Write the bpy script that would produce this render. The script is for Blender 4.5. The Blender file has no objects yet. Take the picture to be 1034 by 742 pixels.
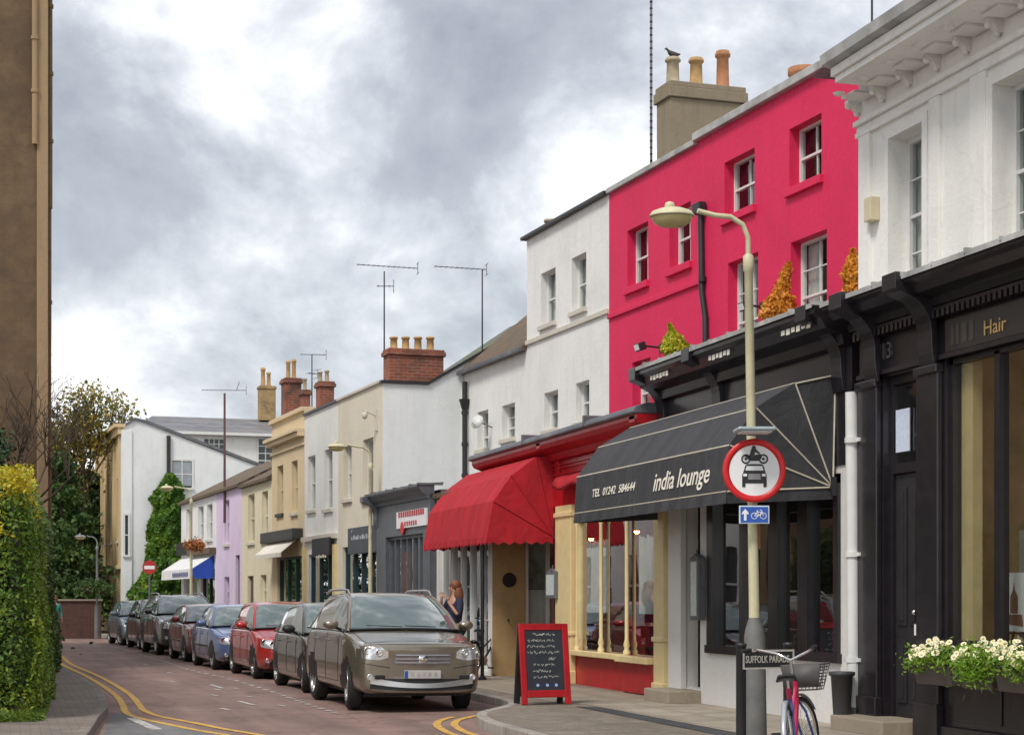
CLOUDLOC = (0.0, 0.0, 0.0); EXPO = 0.84
import bpy, bmesh, math, random
import numpy as np
from mathutils import Vector, Matrix, Euler
from mathutils.bvhtree import BVHTree
random.seed(7); RNG = np.random.default_rng(7)
R = math.radians; PI = math.pi
S = bpy.context.scene; COL = S.collection
# ------------------------------------------------------------------ survey of the street
FOC = 1800.0; EYE = 1.62; HOR = 602.0; YAW = math.atan(507/1800)
class Frame:
    """a building line: a vertical plane at perpendicular distance p from the camera's station point"""
    def __init__(s, xv, p):
        s.xv, s.p = xv, p; s.th = math.atan((517-xv)/FOC); s.phi = s.th-YAW
    def sc(s, px, d=0): return (px-s.xv)*math.cos(s.th)/(s.p+d)
    def t(s, px, d=0): return (FOC/s.sc(px, d)-(s.p+d)*math.sin(s.th))/math.cos(s.th)
    def z(s, px, py, d=0): return EYE+(HOR-py)/s.sc(px, d)
    def pp(s, px, t):                                   # perpendicular distance on a cross wall at t
        a = (px-517)/FOC; c, n = math.cos(s.th), math.sin(s.th)
        return t*(n+a*c)/(c-a*n)
    def pz(s, px, py, t):
        p = s.pp(px, t); dep = t*math.cos(s.th)+p*math.sin(s.th)
        return EYE+(HOR-py)*dep/FOC
    def w(s, p, t, z=0):
        c, n = math.cos(s.phi), math.sin(s.phi)
        return Vector((p*c-t*n, p*n+t*c, z))
def spot(px, dep, z=0.0):                               # ground point for a depth
    lat = (px-517)/FOC*dep; c, n = math.cos(YAW), math.sin(YAW)
    return Vector((lat*c+dep*n, dep*c-lat*n, z))
SH = Frame(10, 9.35)      # shop fronts
HS = Frame(-110, 12.66)   # set back houses
FA = Frame(-110, 10.7)    # far terrace and its shops
# ------------------------------------------------------------------ object helpers
FR = {}                    # root name -> (origin, phi)
def root_of(o):
    while o.parent: o = o.parent
    return o
def tag(o, label=None, cat=None, group=None, kind=None):
    if label: o['label'] = label
    if cat: o['category'] = cat
    if group: o['group'] = group
    if kind: o['kind'] = kind
    return o
def thing(name, label, cat, loc=(0, 0, 0), rot=0.0, group=None, org=None):
    o = bpy.data.objects.new(name, None); COL.objects.link(o)
    o.empty_display_size = .1
    o.location = loc; o.rotation_euler = (0, 0, rot)
    FR[o.name] = Vector(org) if org is not None else Vector((0, 0, 0))
    return tag(o, label, cat, group)
def bthing(fr, name, label, cat, p, t, group=None):       # thing whose parts are drawn in frame coordinates
    return thing(name, label, cat, fr.w(p, t), fr.phi, group, org=(p, t, 0))
class MB:
    def __init__(s): s.v = []; s.f = []; s.sm = []
    def add(s, vs, fs, sm=False):
        b = len(s.v); s.v += [tuple(v) for v in vs]; s.f += [tuple(i+b for i in f) for f in fs]; s.sm += [sm]*len(fs); return s
    def box(s, x0, x1, y0, y1, z0, z1):
        if x0 > x1: x0, x1 = x1, x0
        if y0 > y1: y0, y1 = y1, y0
        if z0 > z1: z0, z1 = z1, z0
        return s.add([(x0,y0,z0),(x1,y0,z0),(x1,y1,z0),(x0,y1,z0),(x0,y0,z1),(x1,y0,z1),(x1,y1,z1),(x0,y1,z1)],
              [(0,3,2,1),(4,5,6,7),(0,1,5,4),(1,2,6,5),(2,3,7,6),(3,0,4,7)])
    def obox(s, c, size, rz=0, rx=0, ry=0):
        m = Matrix.Translation(c) @ Euler((rx, ry, rz)).to_matrix().to_4x4()
        a, b, d = size[0]/2, size[1]/2, size[2]/2
        vs = [m @ Vector(q) for q in [(-a,-b,-d),(a,-b,-d),(a,b,-d),(-a,b,-d),(-a,-b,d),(a,-b,d),(a,b,d),(-a,b,d)]]
        return s.add(vs, [(0,3,2,1),(4,5,6,7),(0,1,5,4),(1,2,6,5),(2,3,7,6),(3,0,4,7)])
    def quad(s, *vs): return s.add(vs, [tuple(range(len(vs)))])
    def prism(s, poly, ax, a0, a1):                         # poly 2d, extruded along axis ax
        n = len(poly)
        def mk(q, a):
            return {'x': (a, q[0], q[1]), 'y': (q[0], a, q[1]), 'z': (q[0], q[1], a)}[ax]
        vs = [mk(q, a0) for q in poly]+[mk(q, a1) for q in poly]
        fs = [tuple(range(n))[::-1], tuple(range(n, 2*n))]+[(i, (i+1) % n, n+(i+1) % n, n+i) for i in range(n)]
        return s.add(vs, fs)
    def tube(s, p0, p1, r0, r1=None, n=8, caps=True):
        p0, p1 = Vector(p0), Vector(p1); r1 = r0 if r1 is None else r1
        d = (p1-p0)
        if d.length < 1e-6: return s
        d.normalize(); u = d.orthogonal().normalized(); w = d.cross(u)
        vs = []
        for p, r in ((p0, r0), (p1, r1)):
            for i in range(n):
                a = 2*PI*i/n; vs.append(p+u*(r*math.cos(a))+w*(r*math.sin(a)))
        s.add(vs, [(i, (i+1) % n, n+(i+1) % n, n+i) for i in range(n)], True)
        if caps: s.add(vs, [tuple(range(n))[::-1], tuple(range(n, 2*n))])
        return s
    def path(s, pts, r, n=8, rs=None, closed=False):
        pts = [Vector(p) for p in pts]; N = len(pts)
        vs = []; u = None
        for k, p in enumerate(pts):
            if closed: d = pts[(k+1) % N]-pts[k-1]
            else: d = pts[min(k+1, N-1)]-pts[max(k-1, 0)]
            d.normalize()
            u = d.orthogonal().normalized() if u is None else (u-d*u.dot(d)).normalized()
            w = d.cross(u); rr = rs[k] if rs else r
            for i in range(n):
                a = 2*PI*i/n; vs.append(p+u*(rr*math.cos(a))+w*(rr*math.sin(a)))
        fs = []
        for k in range(N if closed else N-1):
            k2 = (k+1) % N
            fs += [(k*n+i, k*n+(i+1) % n, k2*n+(i+1) % n, k2*n+i) for i in range(n)]
        s.add(vs, fs, True)
        if not closed: s.add(vs, [tuple(range(n))[::-1], tuple(range((N-1)*n, N*n))])
        return s
    def lathe(s, c, prof, n=20, ax='z', cap=True):                     # prof: (r, h)
        vs = []
        for r, h in prof:
            for i in range(n):
                a = 2*PI*i/n; x, y = r*math.cos(a), r*math.sin(a)
                q = {'z': (x, y, h), 'x': (h, x, y), 'y': (x, h, y)}[ax]
                vs.append((c[0]+q[0], c[1]+q[1], c[2]+q[2]))
        fs = []
        for k in range(len(prof)-1):
            fs += [(k*n+i, k*n+(i+1) % n, (k+1)*n+(i+1) % n, (k+1)*n+i) for i in range(n)]
        s.add(vs, fs, True)
        for k, rev in (((0, 1), (len(prof)-1, 0)) if cap else ()):
            if prof[k][0] > 1e-4: s.add(vs[k*n:(k+1)*n], [tuple(range(n))[::-1] if rev else tuple(range(n))])
        return s
    def ball(s, c, r, sx=1, sy=1, sz=1, n=12, m=8):
        prof = [(max(1e-5, math.sin(PI*k/m)), -math.cos(PI*k/m)) for k in range(m+1)]
        b = MB().lathe((0, 0, 0), prof, n)
        return s.add([(c[0]+v[0]*r*sx, c[1]+v[1]*r*sy, c[2]+v[2]*r*sz) for v in b.v], b.f, True)
    def build(s, name, mat, parent=None, bevel=0, smooth=None, fixn=False):
        me = bpy.data.meshes.new(name)
        off = FR.get(root_of(parent).name, Vector((0, 0, 0))) if parent else Vector((0, 0, 0))
        me.from_pydata([(v[0]-off[0], v[1]-off[1], v[2]-off[2]) for v in s.v], [], s.f)
        if fixn or True:
            bm = bmesh.new(); bm.from_mesh(me)
            if fixn: bmesh.ops.remove_doubles(bm, verts=bm.verts, dist=1e-5)
            if fixn: bmesh.ops.recalc_face_normals(bm, faces=bm.faces)
            bm.to_mesh(me); bm.free()
        if not fixn or smooth is not None:
            fl = [smooth]*len(me.polygons) if smooth is not None else s.sm
            me.polygons.foreach_set('use_smooth', [bool(b) for b in fl])
        me.materials.append(mat)
        o = bpy.data.objects.new(name, me); COL.objects.link(o)
        if parent: o.parent = parent
        if bevel:
            b = o.modifiers.new('b', 'BEVEL'); b.width = bevel; b.segments = 2; b.limit_method = 'ANGLE'; b.angle_limit = R(40)
        return o
def rename_child(o, name): o.name = name; return o
def text(body, size, loc, rot, mat, parent, ext=.004, shear=0, align='CENTER', name='lettering', sx=1.0, bold=0):
    c = bpy.data.curves.new(name, 'FONT'); c.body = body; c.size = size; c.extrude = ext; c.shear = shear
    c.align_x = align; c.align_y = 'CENTER'; c.materials.append(mat); c.resolution_u = 3; c.offset = bold
    o = bpy.data.objects.new(name, c); COL.objects.link(o)
    off = FR.get(root_of(parent).name, Vector((0, 0, 0)))
    dg = bpy.context.evaluated_depsgraph_get(); me = bpy.data.meshes.new_from_object(o.evaluated_get(dg)); bpy.data.objects.remove(o)
    me.materials.clear(); me.materials.append(mat); o = bpy.data.objects.new(name, me); COL.objects.link(o)
    o.parent = parent; o.location = Vector(loc)-off; o.rotation_euler = rot; o.scale = (sx, 1, 1)
    return o
def copy_tree(o, parent=None, loc=None, rot=None, label=None):
    c = o.copy(); COL.objects.link(c); c.parent = parent
    if parent is None: FR[c.name] = FR.get(o.name, Vector((0, 0, 0)))
    for ch in o.children: copy_tree(ch, c)
    if loc is not None: c.location = loc
    if rot is not None: c.rotation_euler = (0, 0, rot)
    if label: c['label'] = label
    return c
# ------------------------------------------------------------------ materials
MC = {}
def newmat(name):
    m = bpy.data.materials.new(name); m.use_nodes = True
    nt = m.node_tree; b = nt.nodes['Principled BSDF']; return m, nt, b
def N(nt, typ, **kw):
    n = nt.nodes.new(typ)
    for k, v in kw.items():
        if k in n.inputs.keys() if isinstance(k, str) else False: n.inputs[k].default_value = v
        else: setattr(n, k, v)
    return n
def coords(nt, scale=(1, 1, 1), obj=True):
    tc = nt.nodes.new('ShaderNodeTexCoord'); mp = nt.nodes.new('ShaderNodeMapping'); mp.inputs['Scale'].default_value = scale
    nt.links.new(tc.outputs['Object' if obj else 'Generated'], mp.inputs['Vector']); return mp.outputs['Vector']
def noise(nt, vec, scale, detail=4, rough=.55, dist=0):
    n = nt.nodes.new('ShaderNodeTexNoise'); n.inputs['Scale'].default_value = scale; n.inputs['Detail'].default_value = detail
    n.inputs['Roughness'].default_value = rough; n.inputs['Distortion'].default_value = dist
    if vec is not None: nt.links.new(vec, n.inputs['Vector'])
    return n
def ramp(nt, src, stops):
    r = nt.nodes.new('ShaderNodeValToRGB'); e = r.color_ramp.elements
    e[0].position, e[0].color = stops[0][0], (*stops[0][1], 1); e[1].position, e[1].color = stops[-1][0], (*stops[-1][1], 1)
    for p, c in stops[1:-1]:
        q = e.new(p); q.color = (*c, 1)
    nt.links.new(src, r.inputs['Fac']); return r.outputs['Color']
def g3(v): return (v, v, v)
def mixc(nt, fac, a, b, mode='MIX'):
    m = nt.nodes.new('ShaderNodeMix'); m.data_type = 'RGBA'; m.blend_type = mode
    if isinstance(fac, float): m.inputs[0].default_value = fac
    else: nt.links.new(fac, m.inputs[0])
    for i, q in ((6, a), (7, b)):
        if isinstance(q, tuple): m.inputs[i].default_value = (*q, 1)
        else: nt.links.new(q, m.inputs[i])
    return m.outputs[2]
def bump(nt, b, h, st=.3, dist=.01):
    n = nt.nodes.new('ShaderNodeBump'); n.inputs['Strength'].default_value = st; n.inputs['Distance'].default_value = dist
    nt.links.new(h, n.inputs['Height']); nt.links.new(n.outputs['Normal'], b.inputs['Normal'])
def sc3(c, k): return tuple(min(1, x*k) for x in c)
def paint(name, col, rough=.45, var=.12, scale=5, bmp=.15, metal=0, coat=0, dirt=None):
    if name in MC: return MC[name]
    m, nt, b = newmat(name); v = coords(nt)
    n = noise(nt, v, scale, 5)
    c = ramp(nt, n.outputs['Fac'], [(.3, sc3(col, 1-var)), (.7, sc3(col, 1+var))])
    if dirt:
        n2 = noise(nt, v, 1.7, 6, .7); f = ramp(nt, n2.outputs['Fac'], [(.52, g3(0)), (.75, g3(.7))]); c = mixc(nt, f, c, dirt)
    nt.links.new(c, b.inputs['Base Color']); b.inputs['Roughness'].default_value = rough; b.inputs['Metallic'].default_value = metal
    b.inputs['Coat Weight'].default_value = coat; b.inputs['Coat Roughness'].default_value = .04
    if bmp: bump(nt, b, noise(nt, v, 40, 3).outputs['Fac'], bmp, .004)
    MC[name] = m; return m
def render_wall(name, col, dirt=(.32, .3, .26), amt=.5, rough=.8):
    m, nt, b = newmat(name); v = coords(nt)
    n = noise(nt, v, .7, 6, .65); c = ramp(nt, n.outputs['Fac'], [(.3, sc3(col, .9)), (.5, col), (.75, sc3(col, 1.05))])
    vs = coords(nt, (2.2, 2.2, .22)); st = noise(nt, vs, 2.2, 6, .7)                # weather streaks
    f = ramp(nt, st.outputs['Fac'], [(.5, g3(0)), (.8, g3(.38*amt))]); c = mixc(nt, f, c, dirt)
    bl = noise(nt, v, 3.1, 7, .75, .6); f2 = ramp(nt, bl.outputs['Fac'], [(.6, g3(0)), (.78, g3(.45*amt))]); c = mixc(nt, f2, c, dirt)
    nt.links.new(c, b.inputs['Base Color']); b.inputs['Roughness'].default_value = rough
    vo = nt.nodes.new('ShaderNodeTexVoronoi'); vo.feature = 'DISTANCE_TO_EDGE'; vo.inputs['Scale'].default_value = .38
    dn = noise(nt, v, 2.2, 5); av = nt.nodes.new('ShaderNodeVectorMath'); av.operation = 'MULTIPLY_ADD'; nt.links.new(dn.outputs['Color'], av.inputs[0]); av.inputs[1].default_value = (.7, .7, .7); nt.links.new(v, av.inputs[2]); nt.links.new(av.outputs[0], vo.inputs['Vector'])
    fc = ramp(nt, vo.outputs['Distance'], [(.001, g3(.22*min(1, amt))), (.004, g3(0))]); c2_ = mixc(nt, fc, c, sc3(dirt, .7)); nt.links.new(c2_, b.inputs['Base Color'])
    bump(nt, b, noise(nt, v, 9, 8, .7).outputs['Fac'], .45, .025)
    MC[name] = m; return m
def brickmat(name, c1, c2, mortar, bw=.225, bh=.075, axis='xz', msize=.008, rough=.85, dirt=None, obj=True):
    m, nt, b = newmat(name)
    tc = nt.nodes.new('ShaderNodeTexCoord'); sp = nt.nodes.new('ShaderNodeSeparateXYZ'); cb = nt.nodes.new('ShaderNodeCombineXYZ')
    nt.links.new(tc.outputs['Object'], sp.inputs[0])
    if axis == 'xz':
        ad = nt.nodes.new('ShaderNodeMath'); ad.operation = 'ADD'; nt.links.new(sp.outputs['X'], ad.inputs[0]); nt.links.new(sp.outputs['Y'], ad.inputs[1])
        nt.links.new(ad.outputs[0], cb.inputs['X']); nt.links.new(sp.outputs['Z'], cb.inputs['Y'])
    elif axis == 'yx': nt.links.new(sp.outputs['Y'], cb.inputs['X']); nt.links.new(sp.outputs['X'], cb.inputs['Y'])
    else: nt.links.new(sp.outputs['X'], cb.inputs['X']); nt.links.new(sp.outputs['Y'], cb.inputs['Y'])
    br = nt.nodes.new('ShaderNodeTexBrick'); nt.links.new(cb.outputs[0], br.inputs['Vector'])
    br.inputs['Scale'].default_value = 1; br.inputs['Brick Width'].default_value = bw; br.inputs['Row Height'].default_value = bh
    br.inputs['Mortar Size'].default_value = msize; br.inputs['Color1'].default_value = (*c1, 1); br.inputs['Color2'].default_value = (*c2, 1); br.inputs['Mortar'].default_value = (*mortar, 1)
    v = coords(nt); n = noise(nt, v, 2.3, 6, .7)
    c = mixc(nt, 1.0, br.outputs['Color'], ramp(nt, n.outputs['Fac'], [(.25, g3(.7)), (.75, g3(1.15))]), 'MULTIPLY')
    if dirt:
        n2 = noise(nt, v, 1.1, 8, .75, .5); f = ramp(nt, n2.outputs['Fac'], [(.45, g3(0)), (.66, g3(.85))]); c = mixc(nt, f, c, dirt)
    nt.links.new(c, b.inputs['Base Color']); b.inputs['Roughness'].default_value = rough
    bump(nt, b, br.outputs['Fac'], -.5, .006)
    MC[name] = m; return m
def glassmat(name, tint=(.9, .95, .93), k=1.0, base=.05):
    m = bpy.data.materials.new(name); m.use_nodes = True; nt = m.node_tree; nt.nodes.clear()
    ge = nt.nodes.new('ShaderNodeNewGeometry'); dt = nt.nodes.new('ShaderNodeVectorMath'); dt.operation = 'DOT_PRODUCT'
    nt.links.new(ge.outputs['Incoming'], dt.inputs[0]); nt.links.new(ge.outputs['Normal'], dt.inputs[1])
    def mth(op, a, bb=None):
        q = nt.nodes.new('ShaderNodeMath'); q.operation = op
        for i, x in enumerate((a, bb)):
            if x is None: continue
            if isinstance(x, (int, float)): q.inputs[i].default_value = x
            else: nt.links.new(x, q.inputs[i])
        return q.outputs[0]
    ab = mth('ABSOLUTE', dt.outputs['Value']); inv = mth('SUBTRACT', 1.0, ab); p5 = mth('POWER', inv, 4.0)
    f = mth('MINIMUM', mth('MULTIPLY_ADD' if False else 'MULTIPLY', p5, .95*k), .9); f = mth('ADD', f, base)
    tr = nt.nodes.new('ShaderNodeBsdfTransparent'); tr.inputs[0].default_value = (*tint, 1)
    gl = nt.nodes.new('ShaderNodeBsdfGlossy'); gl.inputs['Roughness'].default_value = .015; gl.inputs['Color'].default_value = (.95, .97, 1, 1)
    bn = nt.nodes.new('ShaderNodeBump'); bn.inputs['Strength'].default_value = .04; bn.inputs['Distance'].default_value = .05
    nt.links.new(noise(nt, coords(nt), 1.3, 1).outputs['Fac'], bn.inputs['Height']); nt.links.new(bn.outputs[0], gl.inputs['Normal'])
    mx = nt.nodes.new('ShaderNodeMixShader'); nt.links.new(f, mx.inputs[0]); nt.links.new(tr.outputs[0], mx.inputs[1]); nt.links.new(gl.outputs[0], mx.inputs[2])
    out = nt.nodes.new('ShaderNodeOutputMaterial'); nt.links.new(mx.outputs[0], out.inputs[0])
    MC[name] = m; return m
def leafmat(name, cols, scale=1.2, rough=.55, trans=.25):
    """cols: list of (pos, colour) picked by leaf and by branch"""
    m, nt, b = newmat(name); ge = nt.nodes.new('ShaderNodeNewGeometry'); n = noise(nt, coords(nt), scale, 3, .6)
    mx = nt.nodes.new('ShaderNodeMath'); mx.operation = 'MULTIPLY_ADD'; mx.inputs[1].default_value = .45
    mr = nt.nodes.new('ShaderNodeMapRange'); mr.inputs['From Min'].default_value = .25; mr.inputs['From Max'].default_value = .75; mr.inputs['To Min'].default_value = 0; mr.inputs['To Max'].default_value = .6
    nt.links.new(n.outputs['Fac'], mr.inputs['Value'])
    nt.links.new(ge.outputs['Random Per Island'], mx.inputs[0]); nt.links.new(mr.outputs[0], mx.inputs[2])
    c = ramp(nt, mx.outputs[0], cols); nt.links.new(c, b.inputs['Base Color']); b.inputs['Roughness'].default_value = rough
    tl = nt.nodes.new('ShaderNodeBsdfTranslucent'); nt.links.new(c, tl.inputs[0])
    ms = nt.nodes.new('ShaderNodeMixShader'); ms.inputs[0].default_value = trans
    nt.links.new(b.outputs[0], ms.inputs[1]); nt.links.new(tl.outputs[0], ms.inputs[2])
    nt.links.new(ms.outputs[0], nt.nodes['Material Output'].inputs[0]); MC[name] = m; return m
def emis(name, col, st):
    m, nt, b = newmat(name); b.inputs['Base Color'].default_value = (*col, 1)
    b.inputs['Emission Color'].default_value = (*col, 1); b.inputs['Emission Strength'].default_value = st; return m

WHITE = render_wall('white_render', (.78, .77, .75), (.4, .38, .33), .75); WHITE2 = render_wall('white_paint_worn', (.79, .78, .745), (.42, .38, .31), .8)
PINK = render_wall('pink_render', (.68, .014, .088), (.42, .012, .06), .8, .7)
CREAM = render_wall('cream_render', (.68, .62, .5), (.42, .37, .28), .5); BEIGE = render_wall('beige_render', (.68, .54, .34), (.42, .33, .22), .5)
BUTTER = render_wall('butter_render', (.74, .66, .48)); LILAC = render_wall('lilac_render', (.7, .57, .74), (.5, .42, .5)); GABLEW = render_wall('gable_white', (.74, .76, .76), (.45, .45, .42), .7)
SAND = render_wall('sand_render', (.62, .47, .26), (.35, .26, .16), .6)
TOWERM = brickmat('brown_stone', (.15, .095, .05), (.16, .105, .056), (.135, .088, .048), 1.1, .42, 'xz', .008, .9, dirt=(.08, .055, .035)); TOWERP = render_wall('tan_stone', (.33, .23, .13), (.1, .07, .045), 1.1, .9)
CHIMG = render_wall('grey_chimney_render', (.25, .205, .14), (.1, .085, .06), 1.3, .9)
STONE = render_wall('sill_stone', (.6, .56, .48), (.3, .27, .22), 1.0)
SHOPW = render_wall('shop_white', (.7, .69, .66), (.4, .36, .3), .5, .6)
BLACK = paint('black_gloss', (.017, .014, .018), .28, .25, 6, .08, 0, .15); BLACKD = paint('black_satin', (.02, .018, .02), .5, .3)
REDG = paint('red_gloss', (.4, .008, .014), .35, .2, 4, .1); GREYP = paint('grey_gloss', (.1, .11, .125), .4, .15); TEALD = paint('dark_teal', (.02, .05, .06), .4)
CREAMG = paint('cream_gloss', (.72, .58, .3), .4, .08); TAN = paint('tan_wall', (.42, .28, .13), .7, .1); FRAMEW = paint('white_frame', (.66, .66, .64), .4, .05, 5, .05)
LEAD = paint('lead', (.12, .125, .14), .5, .25, 3, .3, 0, 0, (.25, .24, .22)); LEADL = paint('lead_pale', (.4, .4, .39), .6, .25, 3, .3, 0, 0, (.16, .15, .13)); IRON = paint('iron', (.02, .02, .022), .45)
POTC = paint('buff_pot', (.42, .26, .11), .8, .25, 6, .3, 0, 0, (.2, .13, .07)); POTP = paint('pale_pot', (.38, .32, .22), .8, .25, 6, .3, 0, 0, (.25, .2, .14)); POTR = paint('terracotta_pot', (.38, .17, .08), .8, .25, 6, .3, 0, 0, (.25, .12, .07))
BRICK = brickmat('chimney_brick', (.33, .085, .04), (.22, .06, .035), (.25, .2, .16), dirt=(.06, .04, .03)); BRICKY = brickmat('yellow_brick', (.45, .3, .12), (.36, .22, .09), (.35, .28, .18), dirt=(.16, .11, .06))
SLATE = brickmat('roof_slate', (.13, .135, .15), (.2, .2, .22), (.06, .06, .065), .3, .22, 'yx', .01, .6, (.2, .16, .12)); SLATEB = brickmat('brown_slate', (.12, .075, .045), (.17, .105, .06), (.04, .03, .025), .3, .2, 'yx', .01, .75, (.11, .1, .06))
MOSSY = brickmat('mossy_slate', (.12, .11, .1), (.17, .16, .15), (.05, .05, .045), .3, .22, 'yx', .01, .8, (.09, .14, .03))
SLATEX = brickmat('far_slate', (.14, .145, .165), (.22, .22, .245), (.08, .08, .09), .5, .3, 'xz', .02, .55, (.2, .17, .14))
GLASS = glassmat('window_glass', (.75, .8, .78), .9, .05); SHOPG = glassmat('shop_glass', (.75, .77, .75), 1.8, .06)
STEPM = render_wall('worn_step_stone', (.3, .25, .19), (.14, .12, .09), 1.0)
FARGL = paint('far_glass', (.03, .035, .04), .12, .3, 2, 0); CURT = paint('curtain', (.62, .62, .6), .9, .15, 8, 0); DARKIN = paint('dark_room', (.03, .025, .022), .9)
INTW = paint('tan_reflection_room', (.75, .56, .33), .9, .2, 3); REDIN = paint('red_room', (.22, .015, .012), .8); WOOD = paint('dark_wood', (.08, .035, .018), .4)
SILV = paint('silver', (.6, .6, .6), .25, .05, 3, 0, .9); CHROME = paint('chrome', (.8, .8, .8), .08, .02, 3, 0, 1.0); RUBBER = paint('rubber', (.018, .018, .018), .8)
GOLD = paint('gold_letter', (.5, .33, .12), .4); WHITEL = paint('white_letter', (.82, .78, .68), .6, .1); SIGNW = paint('sign_white', (.8, .8, .8), .4, .03, 5, 0); SIGNR = paint('sign_red', (.6, .012, .015), .35, .06, 5, 0); SIGNB = paint('sign_blue', (.02, .09, .42), .35, .06, 5, 0)
# ------------------------------------------------------------------ walls, windows
def wallgrid(mb, p, y0, y1, z0, z1, ops, depth, flip=False):
    """front wall in the plane x=p facing -x, with openings (ya,yb,za,zb) and reveals"""
    ys = sorted({y0, y1}|{v for o in ops for v in o[:2] if y0 < v < y1}); zs = sorted({z0, z1}|{v for o in ops for v in o[2:4] if z0 < v < z1})
    for a, b in zip(ys, ys[1:]):
        for c, d in zip(zs, zs[1:]):
            my, mz = (a+b)/2, (c+d)/2
            if any(o[0] < my < o[1] and o[2] < mz < o[3] for o in ops): continue
            mb.quad((p, a, c), (p, a, d), (p, b, d), (p, b, c))
    for o in ops:
        a, b, c, d = max(o[0], y0), min(o[1], y1), max(o[2], z0), min(o[3], z1); q = p+depth
        mb.quad((p, a, c), (q, a, c), (q, a, d), (p, a, d)); mb.quad((p, b, c), (p, b, d), (q, b, d), (q, b, c))
        mb.quad((p, a, d), (q, a, d), (q, b, d), (p, b, d)); mb.quad((p, a, c), (p, b, c), (q, b, c), (q, a, c))
def shell(p, y0, y1, z0, z1, ops, back, depth=.2):
    mb = MB(); y0 += .003; y1 -= .003
    wallgrid(mb, p, y0, y1, z0, z1, ops, depth)
    q = p+back
    mb.quad((p, y0, z0), (q, y0, z0), (q, y0, z1), (p, y0, z1)); mb.quad((p, y1, z0), (p, y1, z1), (q, y1, z1), (q, y1, z0))
    mb.quad((q, y0, z0), (q, y1, z0), (q, y1, z1), (q, y0, z1))
    return mb
def op(fr, pxl, pxr, pyt, pyb, side='r', d=0):
    """opening read off the building line: left/right edges, head and sill heights at its right jamb"""
    px = pxr if side == 'r' else pxl
    return (fr.t(pxr, d), fr.t(pxl, d), fr.z(px, pyb, d), fr.z(px, pyt, d))
def sash(parent, p, o, depth=.17, fm=None, cols=2, rows=(1, 1), sill=None, curtain=.5, fw=.038, sillw=.09, glass=None, name='window'):
    fm = fm or FRAMEW; y0, y1, z0, z1 = o; q = p+depth
    mb = MB()
    mb.box(q-.03, q+.05, y0, y0+fw, z0, z1); mb.box(q-.03, q+.05, y1-fw, y1, z0, z1)
    mb.box(q-.03, q+.05, y0+fw, y1-fw, z1-fw, z1); mb.box(q-.03, q+.05, y0+fw, y1-fw, z0, z0+fw*1.3)
    if rows[1]:
        zm = z0+(z1-z0)*rows[0]/(rows[0]+rows[1]); mb.box(q-.02, q+.05, y0+fw, y1-fw, zm-.018, zm+.018)
    else: zm = z1
    def bars(a, b, r, xo):
        for k in range(1, r): z = a+(b-a)*k/r; mb.box(q-.012+xo, q+.02+xo, y0+fw, y1-fw, z-.008, z+.008)
        for k in range(1, cols):
            y = y0+fw+(y1-y0-2*fw)*k/cols; mb.box(q-.014+xo, q+.022+xo, y-.008, y+.008, a+.022, b-.022)
    bars(z0+fw, zm, rows[0], .012)
    if rows[1]: bars(zm, z1-fw, rows[1], 0)
    w = mb.build(name, fm, parent)
    g = MB(); g.quad((q+.012, y0+fw*.5, z0+fw), (q+.012, y0+fw*.5, z1-fw*.5), (q+.012, y1-fw*.5, z1-fw*.5), (q+.012, y1-fw*.5, z0+fw)); g.build('glass', glass or GLASS, w)
    if sill is not None:
        s = MB(); s.box(p-.07, q-.031, y0-.06, y1+.06, z0-sillw, z0+.004); s.build('sill', sill, w, bevel=.008)
    if curtain:
        c = MB(); n = 26; xs = q+.1; vs = []; W = y1-y0
        for k in range(n+1):
            u = k/n
            vs += [(xs+.018*math.sin(k*2.4), y0+W*u, z0+.02), (xs+.018*math.sin(k*2.4), y0+W*u, z1-.02)]
        fs = [(2*k, 2*k+1, 2*k+3, 2*k+2) for k in range(n) if curtain >= 1 or k/n < curtain*.5 or k/n > 1-curtain*.5]
        c.add(vs, fs, True); c.build('curtain', CURT, w)
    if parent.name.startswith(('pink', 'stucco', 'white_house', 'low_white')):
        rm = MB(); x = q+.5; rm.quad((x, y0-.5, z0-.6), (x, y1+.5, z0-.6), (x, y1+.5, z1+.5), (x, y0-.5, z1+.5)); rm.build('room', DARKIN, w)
    return w
def gutter_pipe(parent, pts, r, mat, name='drainpipe', brackets=True):
    mb = MB().path(pts, r, 10)
    if brackets:
        a, b = Vector(pts[0]), Vector(pts[-1])
        for k in range(1, 4):
            q = a.lerp(b, k/4); mb.lathe(q, [(r*1.35, -.04), (r*1.35, .04)], 10)
    return mb.build(name, mat, parent)
def pot(parent, x, y, z, h, r, mat, name='chimney_pot'):
    mb = MB().lathe((x, y, z), [(r*1.1, 0), (r*1.1, h*.06), (r*.95, h*.1), (r*.86, h*.82), (r*1.12, h*.86), (r*1.15, h*.93), (r*1.0, h*.95), (r*.98, h), (r*.78, h), (r*.75, h*.6)], 16)
    return mb.build(name, mat, parent)
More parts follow.
